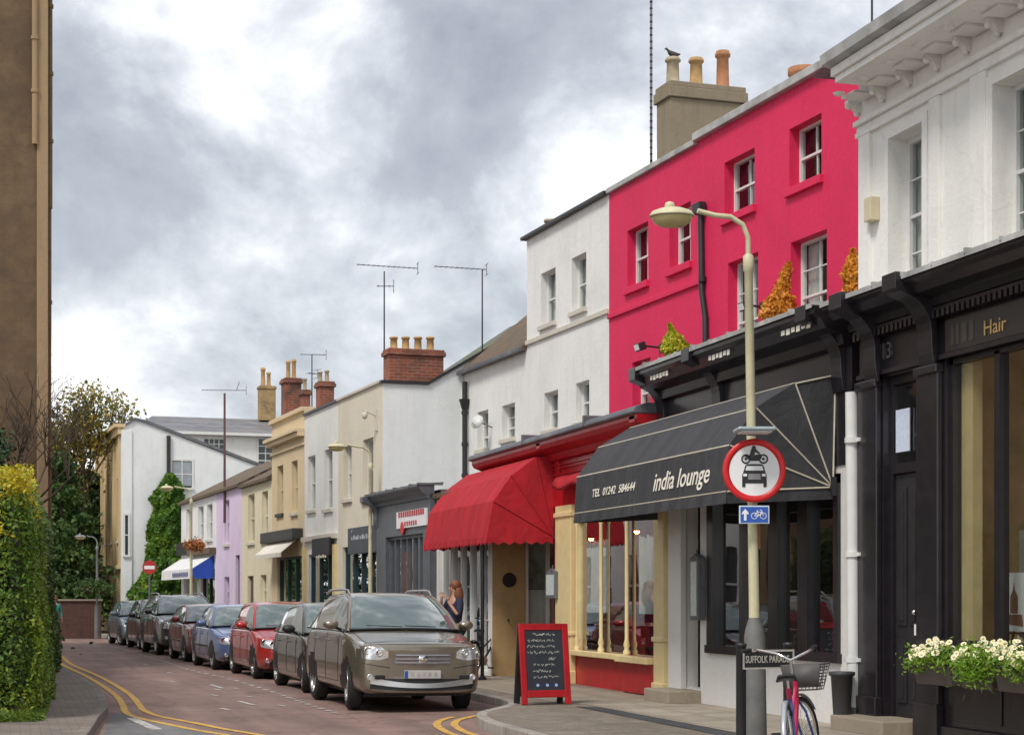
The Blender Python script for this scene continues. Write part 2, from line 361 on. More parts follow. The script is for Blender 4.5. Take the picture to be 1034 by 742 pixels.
def chimney(fr, name, label, t, pxl, pxr, pytop, pybase, length, mat, pots, potmat, capz=.16, poth=None, group=None, base_extra=.6):
    """stack across the ridge: the broad side faces down the street"""
    p0, p1 = fr.pp(pxl, t), fr.pp(pxr, t); z1 = fr.pz(pxl, pytop, t); z0 = fr.pz(pxl, pybase, t)-base_extra
    T = bthing(fr, name, label, 'chimney', p0, t, group)
    mb = MB(); mb.box(p0, p1, t, t+length, z0, z1-capz); mb.build('stack', mat, T, bevel=.012)
    c = MB(); c.box(p0-.05, p1+.05, t-.05, t+length+.05, z1-capz+.002, z1-capz*.35); c.box(p0-.02, p1+.02, t-.02, t+length+.02, z1-capz*.35+.001, z1); c.build('stack_cap', mat, T, bevel=.015)
    for (a, b, py, pm) in pots:
        pa, pb = fr.pp(a, t), fr.pp(b, t); r = (pb-pa)/2; x = (pa+pb)/2; h = fr.pz(a, py, t)-z1
        pot(T, x, t+length/2, z1, h, r/1.15, pm or potmat)
    return T
# ------------------------------------------------------------------ setting: ground, road, pavements
def asphalt(name, c1, c2, c3, crack=True):
    m, nt, b = newmat(name); v = coords(nt)
    n = noise(nt, v, .45, 7, .7, .4); c = ramp(nt, n.outputs['Fac'], [(.3, c1), (.5, c2), (.72, c3)])
    f = noise(nt, v, 90, 2, .8); c = mixc(nt, 1.0, c, ramp(nt, f.outputs['Fac'], [(.3, g3(.72)), (.7, g3(1.25))]), 'MULTIPLY')
    vs = coords(nt, (1.6, .12, 1)); st = noise(nt, vs, 1.2, 5, .6); c = mixc(nt, 1.0, c, ramp(nt, st.outputs['Fac'], [(.3, g3(.7)), (.7, g3(1.16))]), 'MULTIPLY')
    pt = noise(nt, v, 1.9, 5, .6); fp = ramp(nt, pt.outputs['Fac'], [(.58, g3(0)), (.62, g3(.55))]); c = mixc(nt, fp, c, sc3(c1, .72))
    if crack:
        vo = nt.nodes.new('ShaderNodeTexVoronoi'); vo.feature = 'DISTANCE_TO_EDGE'; vo.inputs['Scale'].default_value = .55
        dn = noise(nt, v, 2.5, 4); av = nt.nodes.new('ShaderNodeVectorMath'); av.operation = 'MULTIPLY_ADD'; nt.links.new(dn.outputs['Color'], av.inputs[0]); av.inputs[1].default_value = (.5, .5, 0); nt.links.new(v, av.inputs[2])
        nt.links.new(av.outputs[0], vo.inputs['Vector']); fc = ramp(nt, vo.outputs['Distance'], [(.003, g3(.45)), (.014, g3(0))]); c = mixc(nt, fc, c, sc3(c1, .45))
    nt.links.new(c, b.inputs['Base Color']); b.inputs['Roughness'].default_value = .82
    bump(nt, b, f.outputs['Fac'], .5, .006); return m
ROADM = asphalt('red_brown_asphalt', (.18, .112, .095), (.245, .158, .135), (.29, .2, .17)); TARM = asphalt('grey_asphalt', (.12, .12, .12), (.17, .17, .17), (.21, .21, .205)); PATCH = asphalt('dark_patch', (.045, .045, .048), (.06, .06, .062), (.08, .08, .08), False)
def worn(name, col, thr=.56):
    m, nt, b = newmat(name); v = coords(nt); n = noise(nt, v, 6, 6, .75); c = ramp(nt, n.outputs['Fac'], [(.35, col), (.5, sc3(col, .85)), (thr+.1, (.2, .15, .12))])
    nt.links.new(c, b.inputs['Base Color']); b.inputs['Roughness'].default_value = .7
    hole = ramp(nt, noise(nt, v, 22, 4, .7).outputs['Fac'], [(thr+.02, g3(1)), (thr+.09, g3(0))]); nt.links.new(hole, b.inputs['Alpha'])
    return m
YEL = worn('yellow_line_paint', (.72, .42, .07), .6); WPAINT = worn('white_line_paint', (.62, .6, .58), .52)
PAVER = brickmat('brick_paving', (.2, .165, .14), (.25, .205, .17), (.1, .085, .075), .22, .11, 'xy', .007, .85, (.12, .1, .085)); FLAG = brickmat('stone_flags', (.36, .31, .25), (.42, .37, .3), (.17, .15, .12), .75, .6, 'yx', .012, .8, (.26, .22, .17))
BLOCKS = brickmat('block_paving', (.23, .19, .15), (.29, .24, .19), (.11, .095, .08), .2, .1, 'yx', .006, .85, (.13, .11, .09)); KERBM = brickmat('kerb_stone', (.34, .31, .28), (.4, .37, .33), (.12, .11, .1), .9, 3, 'yx', .012, .8, (.2, .18, .16))
GRND = asphalt('ground_earth', (.06, .065, .04), (.08, .085, .05), (.1, .1, .07), False)
g = MB(); g.quad((-600, -600, -.05), (600, -600, -.05), (600, 600, -.05), (-600, 600, -.05)); tag(g.build('ground', GRND), kind='structure')
def smooth_line(pts, k=4):
    out = []; n = len(pts)
    for i in range(n-1):
        p0, p1, p2, p3 = (Vector(pts[max(0, min(n-1, j))]) for j in (i-1, i, i+1, i+2))
        for s in range(k):
            t = s/k; out.append(.5*((2*p1)+(p2-p0)*t+(2*p0-5*p1+4*p2-p3)*t*t+(3*p1-p0-3*p2+p3)*t**3))
    out.append(Vector(pts[-1])); return [(q[0], q[1]) for q in out]
RK = smooth_line([(5.5, -6), (5.5, 10), (5.5, 19), (5.55, 21), (5.85, 22.4), (6.5, 23.6), (6.88, 24.7), (6.95, 27), (6.92, 32), (6.78, 38), (6.55, 44), (6.25, 50), (5.8, 57), (5.35, 61), (4.75, 65), (3.75, 71), (2.6, 78), (1.2, 86)])
LK = smooth_line([(-8, 11.5), (-3, 12.5), (-.6, 14.5), (.35, 17), (.75, 19.5), (.95, 21.5), (1.08, 23), (1.3, 25.2), (1.38, 27.5), (1.42, 31.2), (1.25, 36), (1.02, 41.8), (.98, 50), (.95, 60), (.6, 65), (-1.2, 68), (-8, 70)])
rd = MB(); rd.quad((-60, -30, 0), (30, -30, 0), (30, 95, 0), (-60, 95, 0)); tag(rd.build('road', ROADM), kind='structure')
def strip(line, off0, off1, z0, z1=None):
    mb = MB(); n = len(line); L = []
    for i in range(n):
        a, b = Vector(line[max(0, i-1)]), Vector(line[min(n-1, i+1)]); d = (b-a).normalized(); nn = Vector((d.y, -d.x)); c = Vector(line[i])
        L.append((c+nn*off0, c+nn*off1))
    vs = []
    for a, b in L:
        vs += [(a.x, a.y, z0), (b.x, b.y, z0)]
    mb.add(vs, [(2*i, 2*i+1, 2*i+3, 2*i+2) for i in range(n-1)])
    if z1 is not None:
        vt = []
        for a, b in L: vt += [(a.x, a.y, z1), (b.x, b.y, z1)]
        m2 = MB(); m2.add(vs, []); m2.add(vt, [])
        k = 2*n; fs = [(k+2*i, k+2*i+1, k+2*i+3, k+2*i+2) for i in range(n-1)]+[(2*i, 2*i+2, k+2*i+2, k+2*i) for i in range(n-1)]+[(2*i+1, k+2*i+1, k+2*i+3, 2*i+3) for i in range(n-1)]
        m2.f = fs; m2.sm = [False]*len(fs); return m2
    return mb
def prismxy(pts, z0, z1):
    mb = MB(); mb.prism(pts, 'z', z0, z1); return mb
# right pavement (to the right of the kerb), kerb, left pavement
o = prismxy([(x+.12, y) for x, y in RK]+[(30, 90), (30, -6)], -.04, .118); tag(o.build('pavement_right', BLOCKS, fixn=True), kind='structure')
k = strip(RK, 0, .14, -.02, .124); tag(k.build('kerb_right', KERBM, fixn=True, bevel=.015), kind='structure')
o = prismxy([(x-.1, y) for x, y in LK]+[(-40, 74), (-40, 9)], -.04, .118); tag(o.build('pavement_left', PAVER, fixn=True), kind='structure')
k = strip(LK, -.13, 0, -.02, .121); tag(k.build('kerb_left', brickmat('kerb_old', (.2, .175, .15), (.24, .21, .18), (.1, .09, .08), .9, 3, 'yx', .012, .85, (.13, .11, .09)), fixn=True, bevel=.015), kind='structure')
fl = MB(); fl.quad((7.72, 5, .122), (9.6, 5, .122), (9.6, 24.6, .122), (7.72, 24.6, .122)); tag(fl.build('pavement_flags', FLAG), kind='structure')
fl = MB(); fl.quad((7.33, 5, .123), (7.70, 5, .123), (7.70, 22.9, .123), (7.42, 23.2, .123)); tag(fl.build('pavement_dark_patch', PATCH), kind='structure')
fl = MB(); fl.quad((7.45, 23.6, .1225), (9.3, 23.9, .1225), (8.6, 37, .1225), (7.3, 36, .1225)); tag(fl.build('pavement_shop_forecourt', brickmat('forecourt', (.29, .245, .19), (.33, .28, .22), (.15, .13, .11), .6, .45, 'yx', .01, .85, (.2, .17, .14))), kind='structure')
# grey junction surface inside the double yellow lines, drain cover
gj = MB(); pts = [(-9, 11.2), (-3, 12.2), (-.5, 14.2), (.45, 16.9), (.85, 19.4), (1.05, 21.5), (1.18, 23), (1.36, 25.3), (1.55, 25.0), (1.95, 22.9), (2.4, 21.2), (3.1, 19.2), (4.2, 17), (5.4, 15.2), (5.4, -4), (-9, -4)]
gj.add([(x, y, .004) for x, y in pts], [tuple(range(len(pts)))]); tag(gj.build('road_junction_surface', TARM), kind='structure')
mk = MB()
def line_paint(pts, w, z=.008, k=5):
    l = smooth_line(pts, k); b = strip(l, -w/2, w/2, z); mk.add(b.v, b.f)
def kline(line, off, a, b, w=.1):
    sel = [q for q in line if a <= q[1] <= b]; m_ = strip(sel, off-w/2, off+w/2, .008); mk.add(m_.v, m_.f)
line_paint([(1.0, 58), (1.12, 50), (1.2, 43.6), (1.5, 37), (1.66, 30.6), (1.62, 27.2), (1.56, 25.6), (1.62, 24.4), (1.95, 22.75), (2.32, 21.3), (3.0, 19.3), (4.1, 17)], .1)
line_paint([(1.22, 58), (1.34, 50), (1.42, 43.6), (1.74, 37), (1.9, 30.6), (1.86, 27.2), (1.83, 25.8), (1.95, 24.4), (2.26, 23.1), (2.62, 21.5), (3.3, 19.5), (4.4, 17.2)], .1)
kline(RK, -.28, 8, 23.4); kline(RK, -.5, 8, 23.2)
tag(mk.build('road_yellow_lines', YEL), kind='structure')
mk = MB()
def dash(x0, y0, x1, y1, w): 
    a, b = Vector((x0, y0)), Vector((x1, y1)); d = (b-a).normalized(); n = Vector((d.y, -d.x))*w/2
    mk.quad((a.x-n.x, a.y-n.y, .0085), (a.x+n.x, a.y+n.y, .0085), (b.x+n.x, b.y+n.y, .0085), (b.x-n.x, b.y-n.y, .0085))
bay = smooth_line([(4.35, 24.2), (4.3, 27), (4.28, 30), (4.15, 35), (3.8, 40), (3.7, 45), (3.5, 50), (3.35, 56), (3.1, 61)], 12)
acc = 0
for i in range(0, len(bay)-1, 2): dash(*bay[i], *((Vector(bay[i])*.25+Vector(bay[i+1])*.75)), .09)
for x_, y_, l_, w_r in ((3.0, 25.5, .5, .07), (3.25, 29.2, .35, .06), (3.5, 31.0, .45, .06), (3.0, 34.2, .4, .06), (3.3, 38, .6, .07), (3.15, 43, .5, .07), (3.9, 26.2, .3, .06), (3.75, 28.7, .35, .06), (3.85, 31.4, .3, .06)): dash(x_, y_, x_-.06, y_+l_, w_r)
dash(1.55, 24.2, 1.72, 22.0, .14); dash(3.4, 27.6, 3.5, 26.6, .08); dash(3.55, 33, 3.6, 31.6, .08)
tag(mk.build('road_white_dashes', WPAINT), kind='structure')
def manhole(x, y, label, r=.32):
    T = thing('manhole_cover', label, 'manhole cover', (x, y, .004))
    MB().lathe((0, 0, 0), [(r*1.12, 0), (r*1.12, .006), (r*.98, .006), (r*.98, .003)], 28).build('rim', IRON, T)
    m = MB(); m.lathe((0, 0, 0), [(r*.96, .0), (r*.96, .005)], 28)
    for i in range(-3, 4):
        for j in range(-3, 4):
            if i*i+j*j < 10: m.box(i*.08-.025, i*.08+.025, j*.08-.025, j*.08+.025, .005, .009)
    m.build('lid', LEAD, T)
# ------------------------------------------------------------------ pink house, tall white house, low white house  (set back line)
def coping(T, p, y0, y1, z, mat, over=.08, h=.09, name='coping', depth=.45):
    return MB().box(p-over, p+depth, y0, y1, z, z+h).build(name, mat, T, bevel=.012)
def flatroof(T, p, y0, y1, z, back, mat, rise=.0, name='roof'):
    m = MB(); m.box(p+.05, p+back, y0+.01, y1-.01, z-.12, z); return m.build(name, mat, T)
HP = HS.p
t_far_p, t_mid, t_near = HS.t(615), HS.t(704), 19.0
T = bthing(HS, 'pink_house', 'three storey bright pink house with sash windows behind the black and red shopfronts', 'house', HP, t_near)
w1 = op(HS, 797, 829.5, 114, 177); w2 = op(HS, 731.5, 762, 149, 207); w3 = op(HS, 770*1.0+28.5, 835, 231, 318); w4 = op(HS, 735, 765.5, 254, 348)
w5 = op(HS, 633.5, 654.5, 223, 283); w6 = op(HS, 676, 697.5, 203, 264); w7 = op(HS, 638.5, 656.7, 360.5, 425)
ops = [w1, w2, w3, w4, w5, w6, w7]
shell(HP, t_near, t_far_p, 0, 9.17, ops, 6, .22).build('wall', PINK, T)
sv = MB()
for o_ in (w1, w2, w5, w6): sash(T, HP, o_, .2, cols=2, rows=(1, 1), sill=PINK, curtain=None, sillw=.12)
for o_ in (w3, w4): sash(T, HP, o_, .2, cols=2, rows=(1, 2), sill=PINK, curtain=.9, sillw=.12)
sash(T, HP, w7, .2, cols=1, rows=(1, 1), sill=PINK, curtain=.4)
zs = HS.z(709, 281); MB().box(HP-.05, HP+.02, HS.t(710), t_far_p-.01, zs-.09, zs).build('string_course', PINK, T, bevel=.01)
coping(T, HP, t_near, t_mid, 9.17, LEADL, .1, .13, depth=.4); coping(T, HP, t_mid, t_far_p, 9.12, LEADL, .07, .1, depth=.4)
rf = MB(); rf.prism([(HP+.4, 9.15), (HP+3.2, 10.0), (HP+6, 9.15)], 'y', t_near+.02, t_far_p-.02); rf.build('roof', SLATE, T)
z0, z1 = HS.z(718, 356), HS.z(711, 215)
gutter_pipe(T, [(HP-.06, HS.t(711), z1), (HP-.06, HS.t(712), z1-1.3), (HP-.06, HS.t(715.5), z1-1.75), (HP-.06, HS.t(717), 3.5)], .05, IRON)
MB().box(HP-.16, HP-.02, HS.t(714.5), HS.t(707), z1-.02, z1+.16).build('rainwater_hopper', IRON, T, bevel=.02)
def wall_lamp(fr, px, py, label, d=.35, mat=None):
    t = fr.t(px); z = fr.z(px, py); L = bthing(fr, 'wall_floodlight', label, 'wall light', fr.p, t)
    m = MB(); m.box(fr.p-.03, fr.p, t-.06, t+.06, z-.07, z+.07); m.tube((fr.p-.02, t, z), (fr.p-d, t+.02, z+.02), .018); m.build('bracket', IRON, L)
    m = MB(); m.obox((fr.p-d-.05, t, z), (.13, .22, .14), 0, 0, R(-18)); m.build('lamp_head', IRON, L, bevel=.015)
    MB().obox((fr.p-d-.122, t, z-.02), (.006, .18, .1), 0, 0, R(-18)).build('lens', SIGNW, L)
wall_lamp(HS, 668, 351, 'black floodlight on an arm above the small ground floor window of the pink house')
wall_lamp(HS, 770, 310, 'black floodlight beside the orange conifer on the pink wall', .25)
# tall white house
t_c = HS.t(532)
T = bthing(HS, 'white_house', 'tall white rendered house adjoining the pink house with a grey string course', 'house', HP, t_far_p)
ops = [op(HS, 546.4, 561, 269.6, 324), op(HS, 577.4, 592, 254, 310), op(HS, 549.5, 563.5, 393, 432), op(HS, 581.5, 595, 383, 424)]
shell(HP, t_far_p, t_c, 0, 9.12, ops, 6, .2).build('wall', WHITE, T)
for i, o_ in enumerate(ops): sash(T, HP, o_, .18, cols=2, rows=(1, 1), sill=STONE, curtain=.5 if i < 2 else .8)
zs = HS.z(613, 312); MB().box(HP-.05, HP+.02, t_far_p+.01, t_c-.01, zs-.1, zs).build('string_course', STONE, T, bevel=.01)
coping(T, HP, t_far_p, t_c+.1, 9.12, IRON, .12, .07, depth=.5)
rf = MB(); rf.prism([(HP+.45, 9.1), (HP+3.2, 9.75), (HP+6, 9.1)], 'y', t_far_p+.02, t_c-.02); rf.build('roof', SLATE, T)
Tp = bthing(HS, 'roof_vent', 'stubby buff clay vent pot on the parapet of the tall white house', 'vent', HP+.25, HS.t(545))
MB().lathe((HP+.25, HS.t(545), 9.19), [(.12, 0), (.12, .16), (.15, .17), (.15, .22), (.07, .22)], 14).build('clay_pot', POTP, Tp)
# low white house with brown roof
t_g = HS.t(468.5)
T = bthing(HS, 'low_white_house', 'low white house with a brown slate roof between tall white house and cream gable', 'house', HP, t_c)
ops = [op(HS, 482, 493, 413, 452), op(HS, 507, 520, 406, 441)]
shell(HP, t_c, t_g, 0, 6.82, ops, 5, .2).build('wall', WHITE, T)
for o_ in ops: sash(T, HP, o_, .18, cols=2, rows=(1, 2), sill=STONE, curtain=.6)
m = MB(); m.prism([(HP-.12, 6.8), (HP-.12, 6.88), (HP+2.45, 9.03), (HP+5.0, 6.9), (HP+5.0, 6.8)], 'y', t_c+.01, t_g-.02); m.build('roof', SLATEB, T)
MB().box(HP-.2, HP-.11, t_c+.01, t_g-.03, 6.78, 6.87).build('gutter', LEAD, T, bevel=.01)
gutter_pipe(T, [(HP-.09, HS.t(473), 6.6), (HP-.09, HS.t(473), 3.7)], .06, IRON)
MB().lathe((HP-.09, HS.t(473), 6.05), [(.07, -.1), (.13, .1), (.14, .14)], 12).build('rainwater_hopper', IRON, T)
D = bthing(HS, 'satellite_dish', 'white satellite dish between the windows of the low white house', 'satellite dish', HP, HS.t(495))
t = HS.t(497); z = HS.z(497, 427)
m = MB(); m.tube((HP, t, z-.1), (HP-.26, t, z), .015); m.build('bracket', LEAD, D)
m = MB(); b = MB().lathe((0, 0, 0), [(.001, 0), (.07, .01), (.12, .03), (.155, .05)], 20, 'x')
Mx = Matrix.Translation((HP-.33, t, z)) @ Euler((0, R(20), R(35))).to_matrix().to_4x4() @ Matrix.Scale(-1, 4, (1, 0, 0))
m.add([Mx @ Vector(v) for v in b.v], b.f, True); dd = m.build('dish', FRAMEW, D); so = dd.modifiers.new('s', 'SOLIDIFY'); so.thickness = .012
MB().tube((HP-.33, t, z-.12), (HP-.5, t-.12, z-.03), .008).build('feed_arm', LEAD, D)
# ------------------------------------------------------------------ cream gable house and the two beside it (far terrace line)
FP = FA.p
t_a = FA.t(386.5); t_a2 = FA.t(341.5); t_a3 = FA.t(307.5); t_a4 = FA.t(274.5)
T = bthing(FA, 'cream_gable_house', 'cream house with blank white gable end, mossy slate roof and grey shop sign', 'house', FP, t_a)
ops = [op(FA, 347, 355, 449, 503), op(FA, 366.5, 377, 441, 503), (FA.t(380), FA.t(346), .45, 2.85)]
mb = MB(); wallgrid(mb, FP, t_a, t_a2, 0, 6.55, ops, .18); mb.quad((FP+6, t_a, 0), (FP+6, t_a2, 0), (FP+6, t_a2, 6.5), (FP+6, t_a, 6.5)); mb.quad((FP, t_a2, 0), (FP, t_a2, 6.5), (FP+6, t_a2, 6.5), (FP+6, t_a2, 0)); mb.build('front_wall', CREAM, T)
pk = FA.pp(432, t_a); slope = math.tan(R(31)); pr = FP+4.6
mb = MB(); mb.add([(FP, t_a, 0), (FP+6, t_a, 0), (FP+6, t_a, 7.6), (pr, t_a, 6.55+(pr-pk)*slope), (pk, t_a, 6.55), (FP, t_a, 6.55)], [(0, 1, 2, 3, 4, 5)]); mb.build('gable_wall', GABLEW, T)
MB().prism([(FP-.05, 6.53), (FP-.05, 6.6), (pk, 6.6), (pr, 6.6+(pr-pk)*slope), (pr, 6.53+(pr-pk)*slope), (pk, 6.53)], 'y', t_a-.06, t_a+.12).build('verge_coping', IRON, T)
MB().prism([(pk, 6.3), (pr, 6.56+(pr-pk)*slope), (pr, 6.2), (pk, 6.2)], 'y', t_a+.121, t_a2).build('roof', MOSSY, T)
MB().box(FP-.06, FP+.3, t_a+.12, t_a2-.005, 6.55, 6.62).build('coping', STONE, T, bevel=.01)
for o_ in ops[:2]: sash(T, FP, o_, .16, cols=1, rows=(1, 1), sill=STONE, curtain=.8)
def shopfront(T, p, y0, y1, z0, z1, n, fm, glass=SHOPG, riser=.45, door=None, depth=.12, name='shop_window', fw=.07, inside=DARKIN, deep=2.2):
    m = MB(); q = p+depth
    m.box(q-.04, q+.05, y0, y1, z1-fw, z1); m.box(q-.05, q+.06, y0, y1, z0+riser-fw, z0+riser)
    for k in range(n+1):
        y = y0+fw/2+(y1-y0-fw)*k/n; m.box(q-.045, q+.055, y-fw/2, y+fw/2, z0 if k in (0, n) else z0+riser, z1-fw)
    w = m.build(name, fm, T)
    MB().box(q-.02, q+.03, y0+fw, y1-fw, z0, z0+riser-fw).build('stall_riser', fm, w)
    g = MB(); g.quad((q+.01, y0+.02, z0+riser), (q+.01, y0+.02, z1-.02), (q+.01, y1-.02, z1-.02), (q+.01, y1-.02, z0+riser)); g.build('glass', glass, w)
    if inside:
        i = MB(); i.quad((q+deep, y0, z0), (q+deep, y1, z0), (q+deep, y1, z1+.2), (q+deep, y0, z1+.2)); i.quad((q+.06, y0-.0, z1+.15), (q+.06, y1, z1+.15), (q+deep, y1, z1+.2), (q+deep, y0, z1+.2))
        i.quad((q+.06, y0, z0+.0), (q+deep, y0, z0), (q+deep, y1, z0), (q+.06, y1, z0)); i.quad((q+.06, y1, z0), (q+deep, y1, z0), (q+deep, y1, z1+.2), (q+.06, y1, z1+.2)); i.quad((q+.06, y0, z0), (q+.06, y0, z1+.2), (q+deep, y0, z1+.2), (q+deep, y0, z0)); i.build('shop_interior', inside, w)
    return w
PALEIN = paint('pale_display', (.5, .45, .3), .9, .3, 2)
w = shopfront(T, FP, FA.t(380), FA.t(346), .12, 2.85, 4, TEALD, riser=.5)
MB().box(FP+.6, FP+.65, FA.t(379), FA.t(371), .6, 2.7).build('display_blind', PALEIN, w); MB().box(FP+.6, FP+.65, FA.t(368), FA.t(364), .6, 2.7).build('display_blind', PALEIN, w)
sg = MB(); sg.box(FP-.1, FP-.002, FA.t(386), FA.t(355), FA.z(386, 557), FA.z(386, 529)); sb = sg.build('sign_board', paint('slate_sign', (.06, .07, .085), .5), T, bevel=.01)
for k in range(9):
    y = FA.t(359+k*2.4); MB().box(FP-.108, FP-.101, y, y-.1-.05*(k % 3), 3.18+.02*(k % 2), 3.24).build('faded_lettering', SILV, sb) if k == 0 else None
m = MB()
for k in range(10): y = FA.t(359+k*2.1); zz_ = FA.z(370, 544); m.box(FP-.108, FP-.101, y-.09-.04*(k % 3), y, zz_, zz_+.08+.03*(k % 2))
m.build('lettering', paint('pale_grey_letter', (.4, .42, .45), .6), sb)
# wall bracket ornament
m = MB(); t = FA.t(381); z = FA.z(381, 424); m.box(FP-.05, FP, t-.05, t+.05, z-.25, z+.25); m.tube((FP-.03, t, z+.1), (FP-.35, t, z+.22), .02); m.ball((FP-.3, t, z+.1), .07, 1, 1, 1.3); m.build('wall_bracket', STONE, T)
# white narrow house
T = bthing(FA, 'white_narrow_house', 'narrow white house with two tall windows next to the cream gable house', 'house', FP, t_a2)
ops = [op(FA, 311, 318.5, 459, 514), op(FA, 327.6, 335.7, 452, 513), (FA.t(338), FA.t(311.5), .45, 2.75)]
shell(FP, t_a2, t_a3, 0, 6.55, ops, 6, .16).build('wall', WHITE2, T)
for o_ in ops[:2]: sash(T, FP, o_, .14, cols=1, rows=(1, 1), sill=STONE, curtain=1.0)
MB().box(FP-.06, FP+.4, t_a2, t_a3-.01, 6.55, 6.61).build('coping', IRON, T)
MB().prism([(FP+.4, 6.4), (FP+3, 7.3), (FP+6, 6.4)], 'y', t_a2+.02, t_a3-.02).build('roof', SLATE, T)
w = shopfront(T, FP, FA.t(338), FA.t(311.5), .12, 2.75, 3, TEALD, riser=.4)
MB().box(FP+.5, FP+.55, FA.t(331), FA.t(328), .5, 2.6).build('display_blind', PALEIN, w)
MB().box(FP-.12, FP, FA.t(341), FA.t(308), FA.z(341, 543), FA.z(341, 538)).build('shop_cornice', STONE, T)
MB().box(FP-.09, FP-.002, FA.t(341), FA.t(338.8), .1, 2.95).build('pilaster', CREAMG, T); MB().box(FP-.09, FP-.002, FA.t(310.5), FA.t(308), .1, 2.95).build('pilaster', CREAMG, T)
sb = MB().box(FP-.18, FP-.12, FA.t(339), FA.t(321.5), FA.z(339, 559.5), FA.z(339, 542)).build('hanging_sign', BLACKD, T)
m = MB()
for k in range(5): y = FA.t(326+k*2.2); m.box(FP-.187, FP-.181, y-.16, y, 2.62, 2.68+.02*(k % 2))
m.build('lettering', WHITEL, sb)
# beige house with parapet cornice
T = bthing(FA, 'beige_house', 'beige stucco house with parapet cornice and a white rolled shop blind', 'house', FP, t_a3)
ops = [op(FA, 280, 286, 469, 518), op(FA, 294.5, 300.5, 464, 517), (FA.t(305), FA.t(280), .2, 2.75)]
shell(FP, t_a3, t_a4, 0, 6.75, ops, 6, .16).build('wall', BEIGE, T)
for i, o_ in enumerate(ops[:2]): sash(T, FP, o_, .14, cols=1, rows=(1, 1), sill=STONE if i else IRON, curtain=.9, fm=paint('beige_frame', (.6, .5, .34), .6))
zc = FA.z(306.5, 436); m = MB(); m.box(FP-.28, FP, t_a3+.01, t_a4, zc, zc+.1); m.box(FP-.2, FP, t_a3+.01, t_a4, zc-.12, zc-.002); m.box(FP-.1, FP+.3, t_a3+.01, t_a4, 6.7, 6.82); m.build('cornice', BEIGE, T, bevel=.01)
zc = FA.z(306.5, 447); MB().box(FP-.06, FP, t_a3+.01, t_a4, zc-.06, zc).build('string_course', BEIGE, T)
MB().prism([(FP+.4, 6.5), (FP+3, 7.3), (FP+6, 6.5)], 'y', t_a3+.02, t_a4-.02).build('roof', SLATE, T)
MB().box(FP-.3, FP-.002, FA.t(306), FA.t(272.5), FA.z(306, 544), FA.z(306, 533)).build('shop_fascia', paint('dark_bronze', (.04, .04, .035), .5), T, bevel=.02)
m = MB(); ya, yb = FA.t(303), FA.t(276); za, zb = FA.z(300, 544), FA.z(300, 558); m.add([(FP-.1, ya, za), (FP-.1, yb, za), (FP-.55, yb, zb), (FP-.55, ya, zb), (FP-.55, yb, zb-.12), (FP-.55, ya, zb-.12)], [(0, 1, 2, 3), (3, 2, 4, 5)]); b_ = m.build('shop_blind', paint('canvas_white', (.72, .68, .6), .9), T); b_.modifiers.new('s', 'SOLIDIFY').thickness = .02
w = shopfront(T, FP, FA.t(305), FA.t(280), .12, 2.75, 3, paint('shop_green', (.01, .05, .04), .5), riser=.35)
# ------------------------------------------------------------------ low far terrace
t5, t6, t7 = FA.t(244.5), FA.t(218.5), FA.t(183)
def lowroof(T, ya, yb, z, mat=SLATEB):
    m = MB(); m.prism([(FP-.15, z-.03), (FP-.15, z+.06), (FP+2.6, z+1.45), (FP+5.4, z+.0), (FP+5.4, z-.03)], 'y', ya, yb); m.build('roof', mat, T)
T = bthing(FA, 'butter_house', 'low pale yellow terraced cottage between beige house and lilac cottage', 'house', FP, t_a4)
ops = [op(FA, 250.5, 257, 498, 547), op(FA, 264.5, 270.5, 495, 545), op(FA, 263, 269, 580, 612), (FA.t(256), FA.t(250), .15, FA.z(256, 581))]
shell(FP, t_a4, t5, 0, 5.12, ops, 5.2, .15).build('wall', BUTTER, T); lowroof(T, t_a4, t5, 5.12)
for o_ in ops[:3]: sash(T, FP, o_, .13, cols=1, rows=(1, 1), sill=STONE, curtain=.9, fm=BUTTER)
o_ = ops[3]; d = MB().box(FP+.1, FP+.16, o_[0], o_[1], .12, o_[3]).build('door', paint('brown_door', (.06, .03, .02), .4), T); MB().ball((FP+.07, o_[0]+.12, 1.1), .03).build('handle', CHROME, d)
T = bthing(FA, 'lilac_house', 'low lilac painted cottage in the far terrace', 'house', FP, t5)
ops = [op(FA, 226.5, 231.5, 504, 549), op(FA, 226.5, 231.5, 582, 612), (FA.t(242), FA.t(237.8), .15, FA.z(242, 560))]
shell(FP, t5, t6, 0, 5.2, ops, 5.2, .15).build('wall', LILAC, T); lowroof(T, t5, t6, 5.2)
for o_ in ops[:2]: sash(T, FP, o_, .13, cols=1, rows=(1, 1), sill=STONE, curtain=.9, fm=LILAC)
o_ = ops[2]; d = MB().box(FP+.1, FP+.16, o_[0], o_[1], .12, o_[3]).build('door', IRON, T); MB().ball((FP+.07, o_[0]+.1, 1.1), .03).build('handle', CHROME, d)
T = bthing(FA, 'white_cottage', 'low white cottage with a shop under it at the far end of the terrace', 'house', FP, t6)
ops = [op(FA, 188, 192.6, 513, 546), op(FA, 200, 205.6, 510, 545), op(FA, 209, 214.6, 508, 544), (FA.t(217), FA.t(203), .2, 2.6), (FA.t(199), FA.t(186), .5, 2.6)]
shell(FP, t6, t7, 0, 5.2, ops, 5.2, .15).build('wall', WHITE, T); lowroof(T, t6, t7, 5.2)
for o_ in ops[:3]: sash(T, FP, o_, .13, cols=1, rows=(1, 1), sill=FRAMEW, curtain=.6)
shopfront(T, FP, *ops[3][:2], .12, 2.6, 2, IRON, riser=.3); shopfront(T, FP, *ops[4][:2], .3, 2.6, 2, FRAMEW, riser=.4)
MB().box(FP-.25, FP-.002, t6+.05, FA.t(195), FA.z(218, 558.5), FA.z(218, 552.5)).build('shop_cornice', SLATEB, T)
